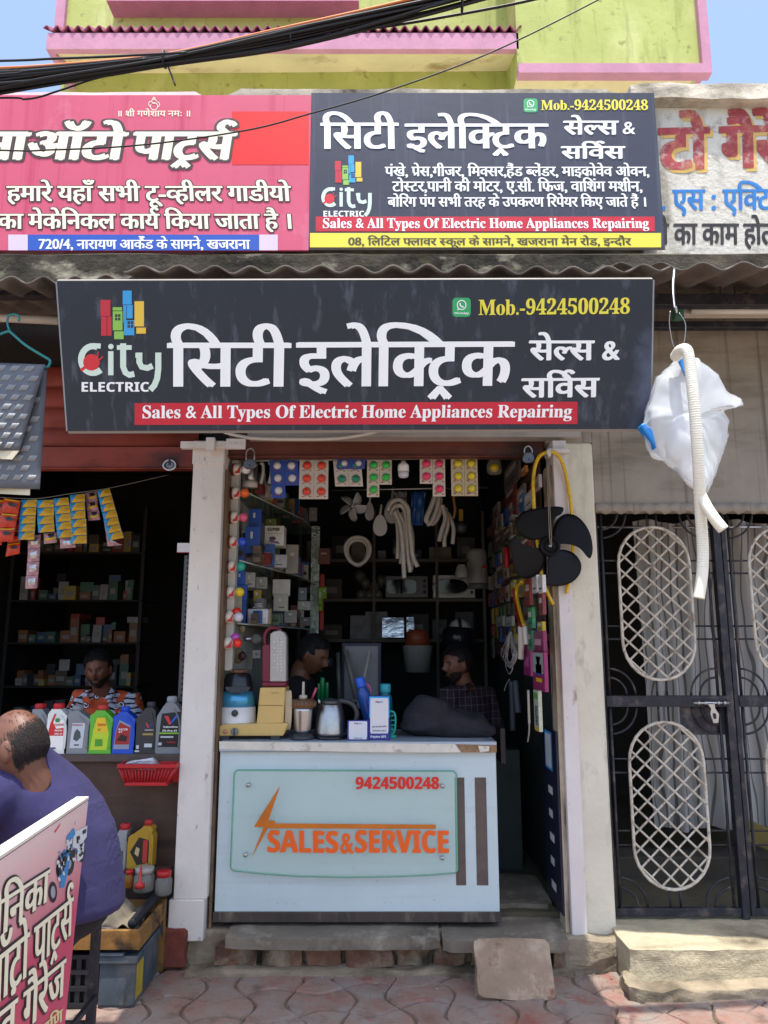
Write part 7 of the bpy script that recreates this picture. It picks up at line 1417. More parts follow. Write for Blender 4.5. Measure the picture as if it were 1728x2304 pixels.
# cable coil
t = thing('cable_coil', PX(c3(950, 1600), XW - .14), 'hanging loop of pale grey cable on the right goods board', 'cable coil'); rng = random.Random(8)
for k in range(9):
    w_ = rng.uniform(25, 62); top = rng.uniform(1450, 1500); bot = rng.uniform(1690, 1780); xx = 955 + rng.uniform(-8, 8)
    b = MB(); b.tube(smoothpath([PX(c3(xx, top), XW - .13), PX(c3(xx - w_ * .6, (top + bot) / 2 - 30), XW - .15), PX(c3(xx - w_, bot - 70), XW - .15), PX(c3(xx, bot), XW - .16), PX(c3(xx + w_, bot - 70), XW - .15), PX(c3(xx + w_ * .6, (top + bot) / 2 - 30), XW - .14), PX(c3(xx, top), XW - .13)], 6), .0035, 5); b.build('cable_loop', M('pale_grey_cable', '#a9a4a0', .5), t)
b = MB(); b.tube(smoothpath([PX(k3(950, 560), XW - .15), PX(k3(925, 600), XW - .15), PX(k3(912, 645), XW - .15)], 5), .0035, 5); b.build('cable_end', MATS['pale_grey_cable'], t)
# pink blister with picture and the swatter sleeve
kk = lambda x, y: (x, (y + (1360 - 980) * 3.318))
wallpack(*kk(1120, 200), *kk(1205, 350), .10, '#7d2c54', 'magenta bubble packet at the lower right of the goods board', extra=[('print_panel', '#c98aa4', .2, .3, .8, .6)])
wallpack(*kk(1050, 305), *kk(1110, 530), .10, '#8d2a66', 'dark magenta packet left of the woman-picture packet', extra=[('print_panel', '#b0588c', .2, .3, .8, .6)])
wallpack(*kk(1118, 355), *kk(1215, 640), .115, '#8f2c60', 'tall swatter packet with a smiling woman in blue printed on it', extra=[('grey_panel', '#97a39c', .05, .45, .95, .98), ('blue_dress', '#2c4c96', .2, .40, .7, .68), ('face_print', '#b07a5c', .35, .68, .6, .82), ('hair_print', '#33241f', .3, .78, .65, .88), ('yellow_print', '#d9b020', .2, .22, .7, .32)])
o = wallpack(*kk(1128, 640), *kk(1172, 940), .12, '#b5b9a4', 'long swatter sleeve printed SWATTER hanging lowest on the right', extra=[('green_print', '#5aa03c', .1, .78, .9, .93), ('yellow_print', '#c9a22a', .1, .0, .9, .10)])
A0 = PX(k3(1150, 900), XW - .12 - .0015); b = MB(); p0_, p1_ = PX(k3(1160, 905), XW - .1225), PX(k3(1160, 760), XW - .1225); wdt_ = .05
write(b, 'SWATTER', Vector((p0_.x, p0_.y - .01, p0_.z)), Vector((p0_.x, p0_.y - .01, p1_.z)), Vector((p0_.x, p0_.y + wdt_, p0_.z)), (-1, 0, 0), 'sans', SM2, off=.001); b.build('swatter_lettering', M('dark_print', '#3c3c46', .5), o)
hang([kk(1090, 640), kk(1095, 800), kk(1098, 890)], .007, M('pale_stick', '#a8a294', .5), 'pale_stick', 'pale thin stick hanging left of the swatter sleeve', 'stick', .12)
hang([kk(1098, 890), kk(1096, 960), kk(1086, 1025)], .004, MATS['pale_stick'], 'stick_cord', 'thin pale cord below the pale stick', 'cord', .12)
for (xa, xb, yb, r_, lb) in ((965, 975, 940, .02, 'long grey tube pack hanging lower left under the cable coil'), (995, 1015, 810, .02, 'shorter grey tube pack beside the long grey one')): hang([kk(xa, 570), kk((xa + xb) / 2, 700), kk(xb, yb)], r_, M('grey_tube_pack', '#4f525a', .5), 'grey_tube_pack', lb, 'tube', .07)
# stool / box right of the counter, dark
box_thing('grey_stand', k3, 880, 925, 925, 1190, .45, .25, '#3c3634', 'dim grey stand tucked beside the right end of the counter', 'stand')
# dark navy board with stickers leaning at the right jamb
nb = thing('navy_panel', (.955, .1, .2), 'navy display panel with white squares leaning against the right jamb', 'panel'); zz_ = zone(1200, 1560, 2.973)
xn = .935; pts_ = [PX(zz_(*q_), xn) for q_ in ((105, 255), (168, 270), (250, 1640), (152, 1540))]
ya, yb_ = -.02, .36; zt0, zt1, zb0 = pts_[1].z, pts_[0].z, .24
b = MB(); b.slab([(xn, ya, zb0), (xn, ya, zt0), (xn, yb_, zt0), (xn, yb_, zb0)], (.012, 0, 0)); b.build('panel_board', M('navy_board', '#1c1c34', .4, var=.15, vs=8), nb, bevel=.002)
def npq(nm, mat, y0, z0, y1, z1): b = MB(); b.quad((xn - .0015, y1, z0), (xn - .0015, y0, z0), (xn - .0015, y0, z1), (xn - .0015, y1, z1)); b.build(nm, mat, nb)
H = zt0 - zb0
npq('sky_sticker', M('sky_print', '#2aa4e4', .4), .08, zb0 + H * .76, .26, zb0 + H * .985)
b = MB(); b.quad((xn - .003, .24, zb0 + H * .775), (xn - .003, .10, zb0 + H * .775), (xn - .003, .10, zb0 + H * .97), (xn - .003, .24, zb0 + H * .97)); b.build('white_sticker', m_wp, nb)
for k in range(5): npq('white_square', m_wp, .10 + .02 * (k % 2), zb0 + H * (.08 + .135 * k), .21, zb0 + H * (.125 + .135 * k))
b = MB(); b.box((.90, .155, 1.66), (.965, .2, 1.70)); b.box((.9, .155, 1.58), (.965, .2, 1.62)); tag(b.build('red_rack', M('dull_red_rack', '#8a3428', .5)), 'two dull red bars of a rack behind the right jamb', 'rack')
# ---- black cooler fan and yellow hose at the right channel
YF = -.14; hc = PY(c3(1250, 825), YF); m_blade = M('black_blade_plastic', '#0e0e12', .5, var=.15, vs=5, spec=.25)
ft = thing('cooler_fan_blade', hc, 'large black four-blade cooler fan hanging on a string at the right channel', 'fan blade')
S3 = 4.06 / 1664 / 3.318
outs = [[(1190, 770), (1120, 775), (1050, 745), (1010, 690), (1000, 640), (1035, 580), (1100, 550), (1200, 535), (1290, 532), (1340, 540), (1348, 560), (1330, 590), (1295, 610), (1275, 650), (1262, 720), (1255, 770)],
        [(1275, 775), (1280, 700), (1310, 630), (1360, 585), (1420, 575), (1480, 605), (1530, 670), (1560, 750), (1568, 850), (1552, 910), (1535, 918), (1510, 890), (1480, 850), (1430, 820), (1370, 808), (1315, 805)],
        [(1310, 850), (1380, 850), (1450, 880), (1490, 930), (1500, 980), (1480, 1040), (1420, 1095), (1340, 1122), (1250, 1125), (1205, 1110), (1195, 1090), (1225, 1060), (1235, 1000), (1230, 940), (1250, 890)],
        [(1215, 880), (1225, 940), (1205, 990), (1160, 1040), (1100, 1062), (1050, 1060), (1010, 1025), (985, 970), (965, 890), (958, 810), (975, 765), (995, 752), (1015, 775), (1045, 810), (1100, 832), (1170, 840)]]
for k, ol in enumerate(outs):
    cxx, cyy = sum(p_[0] for p_ in ol) / len(ol), sum(p_[1] for p_ in ol) / len(ol); n = len(ol); sgn = Vector((cxx - 1250, cyy - 825)).normalized()
    fine_ = []
    P_ = [Vector((p_[0], p_[1], 0)) for p_ in ol] ; cl = smoothpath(P_ + [P_[0]], 3)[:-1]; b = MB()
    def put(q_):
        dx, dy = q_[0] - 1250, q_[1] - 825; cr_ = (dx * -sgn.y + dy * sgn.x) / 200.0; return PY(c3(q_[0], q_[1]), YF) + Vector((0, -.035 * cr_ + .01 * (math.hypot(dx, dy) / 250), 0))
    nn_ = len(cl); R_ = 6; vs = []; fs = []
    for j in range(R_ + 1):
        f = j / R_; vs += [put((cxx + (q_.x - cxx) * f, cyy + (q_.y - cyy) * f)) for q_ in cl] if j else [put((cxx, cyy))]
    for i in range(nn_): fs.append((0, 1 + i, 1 + (i + 1) % nn_))
    for j in range(1, R_):
        for i in range(nn_): a_, b_ = 1 + (j - 1) * nn_, 1 + j * nn_; fs.append((a_ + i, b_ + i, b_ + (i + 1) % nn_, a_ + (i + 1) % nn_))
    b.add(vs, fs, True); b.build('blade', m_blade, ft, solid=.004)
b = MB(); b.lathe([(.056, .03), (.058, -.012), (.050, -.020), (.044, -.020), (.043, -.006), (.030, -.004), (.029, -.016), (.016, -.018), (.014, -.006), (.001, -.006)], hc, 30, 'Y'); b.build('hub', m_blade, ft)
b = MB(); b.lathe([(.009, 0), (.009, -.02), (.001, -.02)], hc, 12, 'Y'); b.build('shaft_bush', m_steel, ft)
b = MB(); b.tube([hc + Vector((0, -.025, -.01)), hc + Vector((-.006, -.03, .05)), PY(c3(1225, 140), -.13)], .0025, 5); b.tube([hc + Vector((.006, -.022, 0)), hc + Vector((.004, -.03, .05)), PY(c3(1232, 140), -.13)], .0025, 5); b.build('string', M('jute_string', '#8f8474', .8), ft)
yt = M('yellow_braided_hose', '#d9b01e', .4, var=.2, vs=80)
t = thing('yellow_hose', PY(c3(1240, 130), -.09), 'yellow braided hose looped over the bracket of the right channel', 'hose'); b = MB()
b.tube(smoothpath([PY(q_, y) for q_, y in ((c3(1278, 1262), -.085), (c3(1240, 1190), -.085), (c3(1195, 1060), -.09), (c3(1165, 850), -.09), (c3(1140, 640), -.09), (c3(1128, 400), -.09), (c3(1135, 260), -.09), (c3(1170, 160), -.10), (c3(1240, 122), -.115), (c3(1305, 140), -.115), (c3(1350, 220), -.10), (c3(1385, 360), -.09), (c3(1408, 520), -.09), (c3(1420, 700), -.09), (c3(1418, 900), -.09), (c3(1395, 1080), -.085), (c3(1376, 1178), -.085))], 8), .0105, 10); b.build('hose', yt, t)
b = MB(); q_ = PY(c3(1242, 135), -.12); b.box((q_.x - .012, -.13, q_.z - .018), (q_.x + .012, -.07, q_.z + .02)); tag(b.build('bracket_peg', m_white, bevel=.003), 'small white peg on the right bracket holding the yellow hose', 'peg')
# background in the doorway depth: dark fittings on the floor behind the counter
b = MB(); b.box((.55, .9, FZ), (.9, 1.6, .95)); tag(b.build('dark_cupboard', M('dark_green_cupboard', '#2b3a38', .6, var=.2, vs=3), bevel=.004), 'low dark green cupboard deep in the gap right of the counter', 'cupboard')
# ------------------------------------------------------------------ people
m_skin1, m_skin2, m_skin3 = M('warm_brown_skin', '#6f4735', .5, var=.08, vs=14, bump=.05, bs=120), M('tan_skin', '#6b4737', .5, var=.08, vs=14, bump=.05, bs=120), M('deep_brown_skin', '#68452f', .5, var=.08, vs=14, bump=.05, bs=120)
m_hair = M('black_hair', '#121013', .55, var=.3, vs=60, bump=.5, bs=140)
def head_point(d, s=1.0, hair=0.0):
    """surface of a head: unit direction d -> point; face to -Y, up Z, origin at the middle of the head"""
    x, y, z = d
    w_, l_, h_ = .076, .096, .118
    px, py, pz = x * w_, y * l_, z * h_
    if z < 0:
        k = (-z); px *= 1 - .30 * k ** 1.4
        if y > 0: py *= 1 - .45 * k ** .9
        else: py *= 1 + .03 * k
    if z > .3: px *= 1 - .05 * (z - .3)
    front = max(0, -y)
    g = lambda cx, cz, sx, sz: math.exp(-((x - cx) / sx) ** 2 - ((z - cz) / sz) ** 2)
    if y < 0:
        o = 0
        o += .030 * math.exp(-(x / .13) ** 2) * (math.exp(-((z + .20) / .13) ** 2) * 1.0 + .42 * math.exp(-((z - .02) / .2) ** 2))
        o += .009 * (g(.17, -.27, .08, .07) + g(-.17, -.27, .08, .07))
        o -= .015 * (g(.36, .06, .17, .11) + g(-.36, .06, .17, .11))
        o += .007 * (g(.34, .23, .26, .08) + g(-.34, .23, .26, .08)) + .006 * g(0, .5, .5, .25)
        o += .006 * (g(.5, -.18, .2, .2) + g(-.5, -.18, .2, .2))
        o += .009 * (g(0, -.50, .22, .04) + g(0, -.60, .20, .05)) - .006 * g(0, -.55, .26, .018) - .004 * g(0, -.70, .2, .05)
        o += .010 * g(0, -.84, .25, .12)
        py -= o * (1 if front > .15 else front / .15)
    return Vector((px, py, pz)) * s
def remeshed(mb, nm, mat, parent, vox, smooth=2, noise_amp=0, ns=6):
    me = bpy.data.meshes.new('t'); me.from_pydata([tuple(v) for v in mb.v], [], mb.f)
    bm = bmesh.new(); bm.from_mesh(me); bmesh.ops.recalc_face_normals(bm, faces=bm.faces); bm.to_mesh(me); bm.free()
    o = bpy.data.objects.new('t', me); COL.objects.link(o)
    r_ = o.modifiers.new('r', 'REMESH'); r_.mode = 'VOXEL'; r_.voxel_size = vox; r_.use_smooth_shade = True
    if smooth: s_ = o.modifiers.new('s', 'SMOOTH'); s_.iterations = smooth; s_.factor = .5
    bpy.context.view_layer.update(); m2 = bpy.data.meshes.new_from_object(o.evaluated_get(bpy.context.evaluated_depsgraph_get()))
    bpy.data.objects.remove(o)
    o0 = WL[parent.name]
    for v in m2.vertices:
        p_ = v.co.copy()
        if noise_amp: p_ += v.normal * noise_amp * (noise.noise(p_ * ns) * .8 + .8 * noise.noise(Vector((p_.x * ns * .9 + p_.z * 8, p_.y * ns * .8 - p_.z * 4, p_.z * ns * 1.2 + p_.x * 7)))) 
        v.co = p_ - o0
    m2.materials.clear(); m2.materials.append(mat)
    for pl in m2.polygons: pl.use_smooth = True
    ob = bpy.data.objects.new(nm, m2); COL.objects.link(ob); ob.parent = parent; WL[ob.name] = o0; return ob
def hand(mb, wr, d, palm, s=1.0, side=1):
    d = Vector(d).normalized(); palm = Vector(palm).normalized(); sd = d.cross(palm).normalized() * side; wr = Vector(wr)
    mb.loft([[wr + d * t * s + sd * (hw * math.cos(a)) * s + palm * (th * math.sin(a)) * s for a in [i * .628 for i in range(10)]] for t, hw, th in ((-.01, .026, .02), (.03, .036, .016), (.07, .042, .014), (.095, .040, .011))])
    for k, (o, L) in enumerate(((-.030, .068), (-.010, .078), (.010, .073), (.029, .057))):
        b0 = wr + d * .088 * s + sd * o * s; p_ = [b0, b0 + (d * .45 + palm * .06) * L * s, b0 + (d * .78 + palm * .25) * L * s, b0 + (d * .95 + palm * .52) * L * s]
        mb.tube(p_, [.0095 * s, .009 * s, .008 * s, .006 * s], 8)
    b0 = wr + d * .025 * s - sd * .032 * s; mb.tube([b0, b0 + (d * .5 - sd * .6) * .04 * s, b0 + (d * .85 - sd * .55 + palm * .3) * .07 * s], [.012 * s, .0105 * s, .008 * s], 8)
def person(label, head_c, yaw, pitch, roll, hs, chest, waist, shoulders, elbows, wrists, skin, shirtmat, nm_shirt, vox=.0055, hair='full', beard=0, torso_w=.19, torso_d=.115, bald=False, look=None, legs=None, glasses=False, wrinkle=.008, collar=None, lap=None, hemz=None, rings_=None, sleeves=None, strands=None):
    head_c = Vector(head_c); t = thing('person', Vector((head_c.x, head_c.y, hemz if hemz is not None else waist[2] - .1)), label, 'person')
    Q = Matrix.Rotation(yaw, 3, 'Z') @ Matrix.Rotation(pitch, 3, 'X') @ Matrix.Rotation(roll, 3, 'Y')
    H = lambda p_: head_c + Q @ Vector(p_)
    body = MB(); nu, nv = 72, 56; vs = []; fs = []
    for j in range(1, nv):
        th = math.pi * j / nv
        for i in range(nu):
            ph = 2 * math.pi * i / nu; vs.append(H(head_point((math.sin(th) * math.cos(ph), math.sin(th) * math.sin(ph), math.cos(th)), hs)))
    vs += [H(head_point((0, 0, 1), hs)), H(head_point((0, 0, -1), hs))]; T = len(vs) - 2
    for j in range(nv - 2):
        for i in range(nu): fs.append((j * nu + i, (j + 1) * nu + i, (j + 1) * nu + (i + 1) % nu, j * nu + (i + 1) % nu))
    for i in range(nu): fs += [(T, i, (i + 1) % nu), (T + 1, (nv - 2) * nu + (i + 1) % nu, (nv - 2) * nu + i)]
    body.add(vs, fs, True)
    for sx in (-1, 1):
        body.ball(H(Vector((sx * .078, .012, -.004)) * hs), Vector((.008, .020, .032)) * hs, 12, 8, Q @ Matrix.Rotation(sx * .35, 3, 'Z') @ Matrix.Rotation(-.2, 3, 'X'))
        body.ball(H(Vector((sx * .076, .004, -.030)) * hs), Vector((.007, .010, .010)) * hs, 8, 6, Q)
    chest, waist = Vector(chest), Vector(waist); sl_, sr_ = Vector(shoulders[0]), Vector(shoulders[1]); nb_ = (sl_ + sr_) / 2
    body.tube([H(Vector((0, .022, -.055)) * hs), H(Vector((0, .035, -.11)) * hs), nb_ + Vector((0, 0, .02)), nb_ + (chest - nb_) * .3], [.056 * hs, .055 * hs, .066 * hs, .08 * hs], 16)
    ax = (sr_ - sl_).normalized()
    def torso(mb, g, top_only=False):
        rings = []; upv = (nb_ - waist).normalized(); fw = ax.cross(upv).normalized()
        for c_, w_, d_ in ((waist + (waist - chest) * .25, torso_w * .92, torso_d * 1.06), (waist, torso_w * .9, torso_d * 1.05), (waist.lerp(chest, .5), torso_w * .95, torso_d * 1.05), (chest, torso_w, torso_d * 1.06), (chest.lerp(nb_, .6), torso_w * 1.02, torso_d * .95), (chest.lerp(nb_, .9), torso_w * .86, torso_d * .72), (nb_ + upv * .03, torso_w * .46, torso_d * .52), (nb_ + upv * .05, torso_w * .30, torso_d * .40)):
            rings.append([c_ + ax * ((w_ + g) * math.cos(a)) + fw * ((d_ + g) * math.sin(a)) for a in [i * 6.283 / 28 for i in range(28)]])
        mb.loft(rings)
    torso(body, 0)
    for s_, e_, w_, sd in ((sl_, elbows[0], wrists[0], -1), (sr_, elbows[1], wrists[1], 1)):
        e_, w_ = Vector(e_), Vector(w_)
        body.tube([nb_.lerp(s_, .5), s_, s_.lerp(e_, .5), e_, e_.lerp(w_, .35), w_], [.055, .054, .048, .040, .041, .026], 12)
        hand(body, w_, (w_ - e_), Vector((0, 0, -1)) if abs((w_ - e_).normalized().z) < .8 else Vector((0, 1, 0)), 1.0, sd)
    if legs:
        for (a, k, f) in legs: body.tube([Vector(a), Vector(a).lerp(Vector(k), .5), Vector(k), Vector(k).lerp(Vector(f), .4), Vector(f)], [.085, .075, .056, .052, .036], 12); body.tube([Vector(f), Vector(f) + Vector((-.08, .03, -.04)), Vector(f) + Vector((-.16, .06, -.05))], [.036, .035, .025], 10)
    remeshed(body, 'body', skin, t, vox, 1)
    # shirt
    sh_ = MB()
    if rings_: sh_.loft([[Vector(((xr + xf) / 2 + (xr - xf) / 2 * math.cos(a), cy_ + hy * math.sin(a), z_)) for a in [i * 6.283 / 40 for i in range(40)]] for z_, xr, xf, cy_, hy in rings_])
    else: torso(sh_, .012)
    for pth, rr_ in (sleeves or []): sh_.tube(pth, rr_, 16)
    for s_, e_ in () if sleeves else ((sl_, elbows[0]), (sr_, elbows[1])):
        e_ = Vector(e_); sh_.tube([nb_.lerp(s_, .3), s_ + (s_ - nb_) * .04, s_.lerp(e_, .45), s_.lerp(e_, .8)], [.07, .072, .067, .064], 14)
    so_ = remeshed(sh_, nm_shirt, shirtmat, t, .008, 5, wrinkle)
    if lap:
        tr = MB()
        for (a, k, f) in legs: tr.tube([Vector(a) , Vector(a).lerp(Vector(k), .5), Vector(k), Vector(k).lerp(Vector(f), .5), Vector(f) + Vector((0, 0, .05))], [.105, .092, .075, .068, .06], 12)
        tr.ball(waist + Vector((0, 0, -.1)), (.17, .15, .11), 16, 10); remeshed(tr, 'trousers', lap, t, .009, 2, .006)
    if collar:
        b = MB()
        for sx in (-1, 1):
            pts = [H(Vector((sx * .05, .05, -.125)) * hs), H(Vector((sx * .072, .0, -.13)) * hs), H(Vector((sx * .062, -.055, -.155)) * hs), H(Vector((sx * .03, -.085, -.20)) * hs), H(Vector((sx * .085, -.08, -.205)) * hs), H(Vector((sx * .105, -.02, -.165)) * hs), H(Vector((sx * .085, .06, -.15)) * hs)]
            b.add(pts, [(0, 1, 5, 6), (1, 2, 4, 5), (2, 3, 4)], True)
        b.build('collar', collar, t, solid=.006)
    # hair
    def cap(fn, off, nm, mat, amp=.004):
        b = MB(); vs = []; idx = {}; fs = []
        for j in range(0, nv + 1):
            th = math.pi * j / nv
            for i in range(nu):
                ph = 2 * math.pi * i / nu; d_ = Vector((math.sin(th) * math.cos(ph), math.sin(th) * math.sin(ph), math.cos(th)))
                k = fn(d_)
                idx[(j, i)] = len(vs); q_ = head_point(d_, hs); nrm_ = Vector((q_.x / .006, q_.y / .009, q_.z / .014)).normalized(); vs.append((H(q_ + nrm_ * (off * min(1, max(0, k) * 5) + (amp * noise.noise(q_ * 70) if k > 0 else 0)) * hs), k))
        for j in range(nv):
            for i in range(nu):
                f = [idx[(j, i)], idx[(j + 1, i)], idx[(j + 1, (i + 1) % nu)], idx[(j, (i + 1) % nu)]]
                if all(vs[v][1] > -.02 for v in f): fs.append(f)
        used = sorted({v for f in fs for v in f}); mp = {v: k for k, v in enumerate(used)}
        if fs: b.add([vs[v][0] for v in used], [[mp[v] for v in f] for f in fs], True); b.build(nm, mat, t, solid=.002)
    def strand_hair(fn, cnt, l0, l1):
        b = MB(); rs = random.Random(int(abs(head_c.x) * 1000)); n_ = 0
        while n_ < cnt:
            d_ = Vector((rs.gauss(0, 1), rs.gauss(0, 1), rs.gauss(0, 1))).normalized()
            if rs.random() > max(0, fn(d_)): continue
            n_ += 1; q_ = head_point(d_, hs); nr = Vector((q_.x / .006, q_.y / .009, q_.z / .014)).normalized(); dn = Vector((rs.gauss(0, .4) + d_.x, .5 - .9 * (d_.y < -.1), -.8 + rs.gauss(0, .3))).normalized(); dn = dn - nr * dn.dot(nr); L = rs.uniform(l0, l1)
            b.tube([H(q_ + nr * .006), H(q_ + nr * .017 + dn * L * .5), H(q_ + nr * .016 + dn * L)], [.0011, .0011, .0004], 3, caps=False)
        b.build('hair_strands', m_hair, t)
    if hair == 'full':
        cap(lambda d: max((d.z - .42 - .25 * max(0, -d.y) + .10 * abs(d.x)) if d.y < 0.05 else d.z + .5 - .1 * d.y - (.35 if abs(d.x) > .9 and d.y < .25 else 0), -.5 if d.y > .05 else ((d.z - .1) * .6 if (abs(d.x) > .86 and d.z > -.05) else -.5)), .011, 'hair', m_hair, .005)
        strand_hair(lambda d: (d.z - .40 - .25 * max(0, -d.y) + .10 * abs(d.x)) * 6 if d.y < 0.05 else (d.z + .52 - .1 * d.y - (.35 if abs(d.x) > .9 and d.y < .25 else 0)) * 5, 1700, .013, .030)
    elif hair == 'strands':
        b = MB(); rs = random.Random(2); n_ = 0
        while n_ < 4200:
            d_ = Vector((rs.gauss(0, 1), rs.gauss(0, 1), rs.gauss(0, 1))).normalized()
            k = min((d_.z + .62) * 4, (.42 + .42 * max(0, d_.y) - d_.z) * 3.2, (d_.y + .14 - .1 * d_.z) * 4)
            if abs(d_.x) > .78 and d_.y < .26 and d_.z < .05: k = -1
            if d_.z > .3 and d_.y > -.5: k = max(k, .018)
            if rs.random() > max(0, k): continue
            n_ += 1; q_ = head_point(d_, hs); nr = Vector((q_.x / .006, q_.y / .009, q_.z / .014)).normalized(); dn = Vector((rs.gauss(0, .25), .5, -1)).normalized(); dn = (dn - nr * dn.dot(nr)).normalized(); L = rs.uniform(.010, .020)
            b.tube([H(q_ - nr * .001), H(q_ + nr * .003 + dn * L * .5), H(q_ + nr * .0035 + dn * L)], [.0007, .0007, .0003], 3, caps=False)
        b.build('hair', M('grey_black_hair', '#231f1f', .6, island=.5), t)
    elif hair == 'ring':
        cap(lambda d: min(d.z + .55, .30 - d.z + .38 * max(0, d.y) + .09 * noise.noise(d * 9)) if d.y > -.16 + .1 * noise.noise(d * 14) and not (abs(d.x) > .8 and d.y < .25 and d.z < .02) else -.5, .0075, 'hair', M('grey_black_hair', '#2b2727', .6, var=.35, vs=60, bump=.5, bs=140), .003)
    if beard: cap(lambda d: .3 if (d.y < -.02 and d.z < -.28 - .25 * max(0, .55 - abs(d.x)) - .1 and not (abs(d.x) < .24 and -.63 < d.z < -.47)) and d.z > -.96 and abs(d.x) > -1 else -.5, .0022, 'beard', M('stubble_hair', '#251813', .7, var=.4, vs=120), .0018)
    cap(lambda d: .3 if (d.y < 0 and abs(d.x) < .28 and -.455 < d.z < -.36) else -.5, .005, 'moustache', m_hair, .002)
    cap(lambda d: .3 if (d.y < 0 and .16 < abs(d.x) < .56 and .17 + .05 * (abs(d.x) > .4) * -1 < d.z < .245) else -.5, .004, 'eyebrows', m_hair, .001)
    for sx in (-1, 1):
        e_ = H(Vector((sx * .029, -.0742, .005)) * hs); b = MB(); b.ball(e_, Vector((.0115, .009, .0056)) * hs, 12, 8, Q); eo = b.build('eye', M('eye_white', '#5f5852', .3), t)
        b = MB(); f_ = Q @ Vector((0, -1, 0)); b.ball(e_ + f_ * .0052 * hs, Vector((.0052, .0042, .0052)) * hs, 10, 8, Q); b.build('iris', M('dark_iris', '#15100e', .1), eo)
    b = MB(); b.ball(H(Vector((0, -.0935, -.0655)) * hs), Vector((.021, .005, .0065)) * hs, 12, 8, Q); b.build('lips', M('brown_lips', '#4f2f29', .4), t)
    if glasses:
        b = MB()
        for sx in (-1, 1):
            b.tube([H(Vector((sx * .032 + .022 * math.cos(a), -.105, .002 + .017 * math.sin(a))) * hs) for a in [i * .524 for i in range(12)]], .0018, 5, closed=True)
            b.tube([H(Vector((sx * .056, -.104, .008)) * hs), H(Vector((sx * .079, -.06, .010)) * hs), H(Vector((sx * .083, .015, .012)) * hs), H(Vector((sx * .082, .03, -.008)) * hs)], .0022, 5)
        b.tube([H(Vector((-.010, -.106, .004)) * hs), H(Vector((.010, -.106, .004)) * hs)], .0018, 5); b.build('glasses', m_black, t)
    return t, H
# man behind the oil bottles, patterned shirt
hA = PY(zL1(698, 1600), .72)
def shirt_pattern():
    m = M('patterned_shirt', '#b9bccb', .8); n = m.node_tree.nodes; l = m.node_tree.links; tc = n.new('ShaderNodeTexCoord'); mp = n.new('ShaderNodeMapping'); l.new(tc.outputs['Object'], mp.inputs[0])
    def ramp(sock, pairs, const=True):
        r_ = n.new('ShaderNodeValToRGB'); r_.color_ramp.interpolation = 'CONSTANT'; e = r_.color_ramp.elements
        e[0].position, e[0].color = pairs[0][0], (*hexc(pairs[0][1]), 1); e[1].position, e[1].color = pairs[1][0], (*hexc(pairs[1][1]), 1)
        for p_, c_ in pairs[2:]: x = e.new(p_); x.color = (*hexc(c_), 1)
        l.new(sock, r_.inputs[0]); return r_.outputs[0]
    vo = n.new('ShaderNodeTexVoronoi'); vo.inputs['Scale'].default_value = 15; l.new(mp.outputs[0], vo.inputs['Vector'])
    rings = ramp(vo.outputs['Distance'], [(0, '#dcdce4'), (.12, '#16161e'), (.2, '#dcdce4'), (.3, '#16161e'), (.38, '#c8522a')])
    wv = n.new('ShaderNodeTexWave'); wv.bands_direction = 'Z'; wv.inputs['Scale'].default_value = 9; wv.inputs['Distortion'].default_value = 5; wv.inputs['Detail Scale'].default_value = 1.2; l.new(mp.outputs[0], wv.inputs['Vector'])
    bands = ramp(wv.outputs['Fac'], [(0, '#16161e'), (.25, '#c3c6d6'), (.62, '#16161e'), (.72, '#c3c6d6')])
    no = n.new('ShaderNodeTexNoise'); no.inputs['Scale'].default_value = 8; l.new(mp.outputs[0], no.inputs[0]); r_ = n.new('ShaderNodeMath'); r_.operation = 'GREATER_THAN'; r_.inputs[1].default_value = .46; l.new(no.outputs[0], r_.inputs[0])
    mx = n.new('ShaderNodeMix'); mx.data_type = 'RGBA'; l.new(r_.outputs[0], mx.inputs[0]); l.new(bands, mx.inputs[6]); l.new(rings, mx.inputs[7]); l.new(mx.outputs[2], n['Principled BSDF'].inputs['Base Color']); return m
mA = shirt_pattern(); sA = hA + Vector((.03, .09, -.15))
tA, HA = person('man in orange, black and white patterned shirt sitting behind the oil bottles', hA, R(8), R(8), R(-6), 1.0, sA + Vector((0, .02, -.16)), sA + Vector((0, .05, -.42)), (sA + Vector((-.165, 0, -.04)), sA + Vector((.165, .03, -.06))), (sA + Vector((-.24, -.02, -.30)), sA + Vector((.24, .02, -.32))), (sA + Vector((-.20, -.22, -.36)), sA + Vector((.10, -.22, -.38))), m_skin1, mA, 'shirt', beard=1, collar=mA, torso_w=.175)
b = MB(); b.add([HA((x, -.104, z)) for x, z in ((-.002, .025), (.002, .025), (.002, .048), (-.002, .048))], [(0, 1, 2, 3)], False); b.build('forehead_mark', M('red_mark', '#8a1c1c', .5), tA)
b = MB(); b.box((sA.x - .2, .62, FZ), (sA.x + .2, .98, .68)); tag(b.build('wooden_seat', m_wood), 'dark wooden seat under the man in the patterned shirt', 'seat')
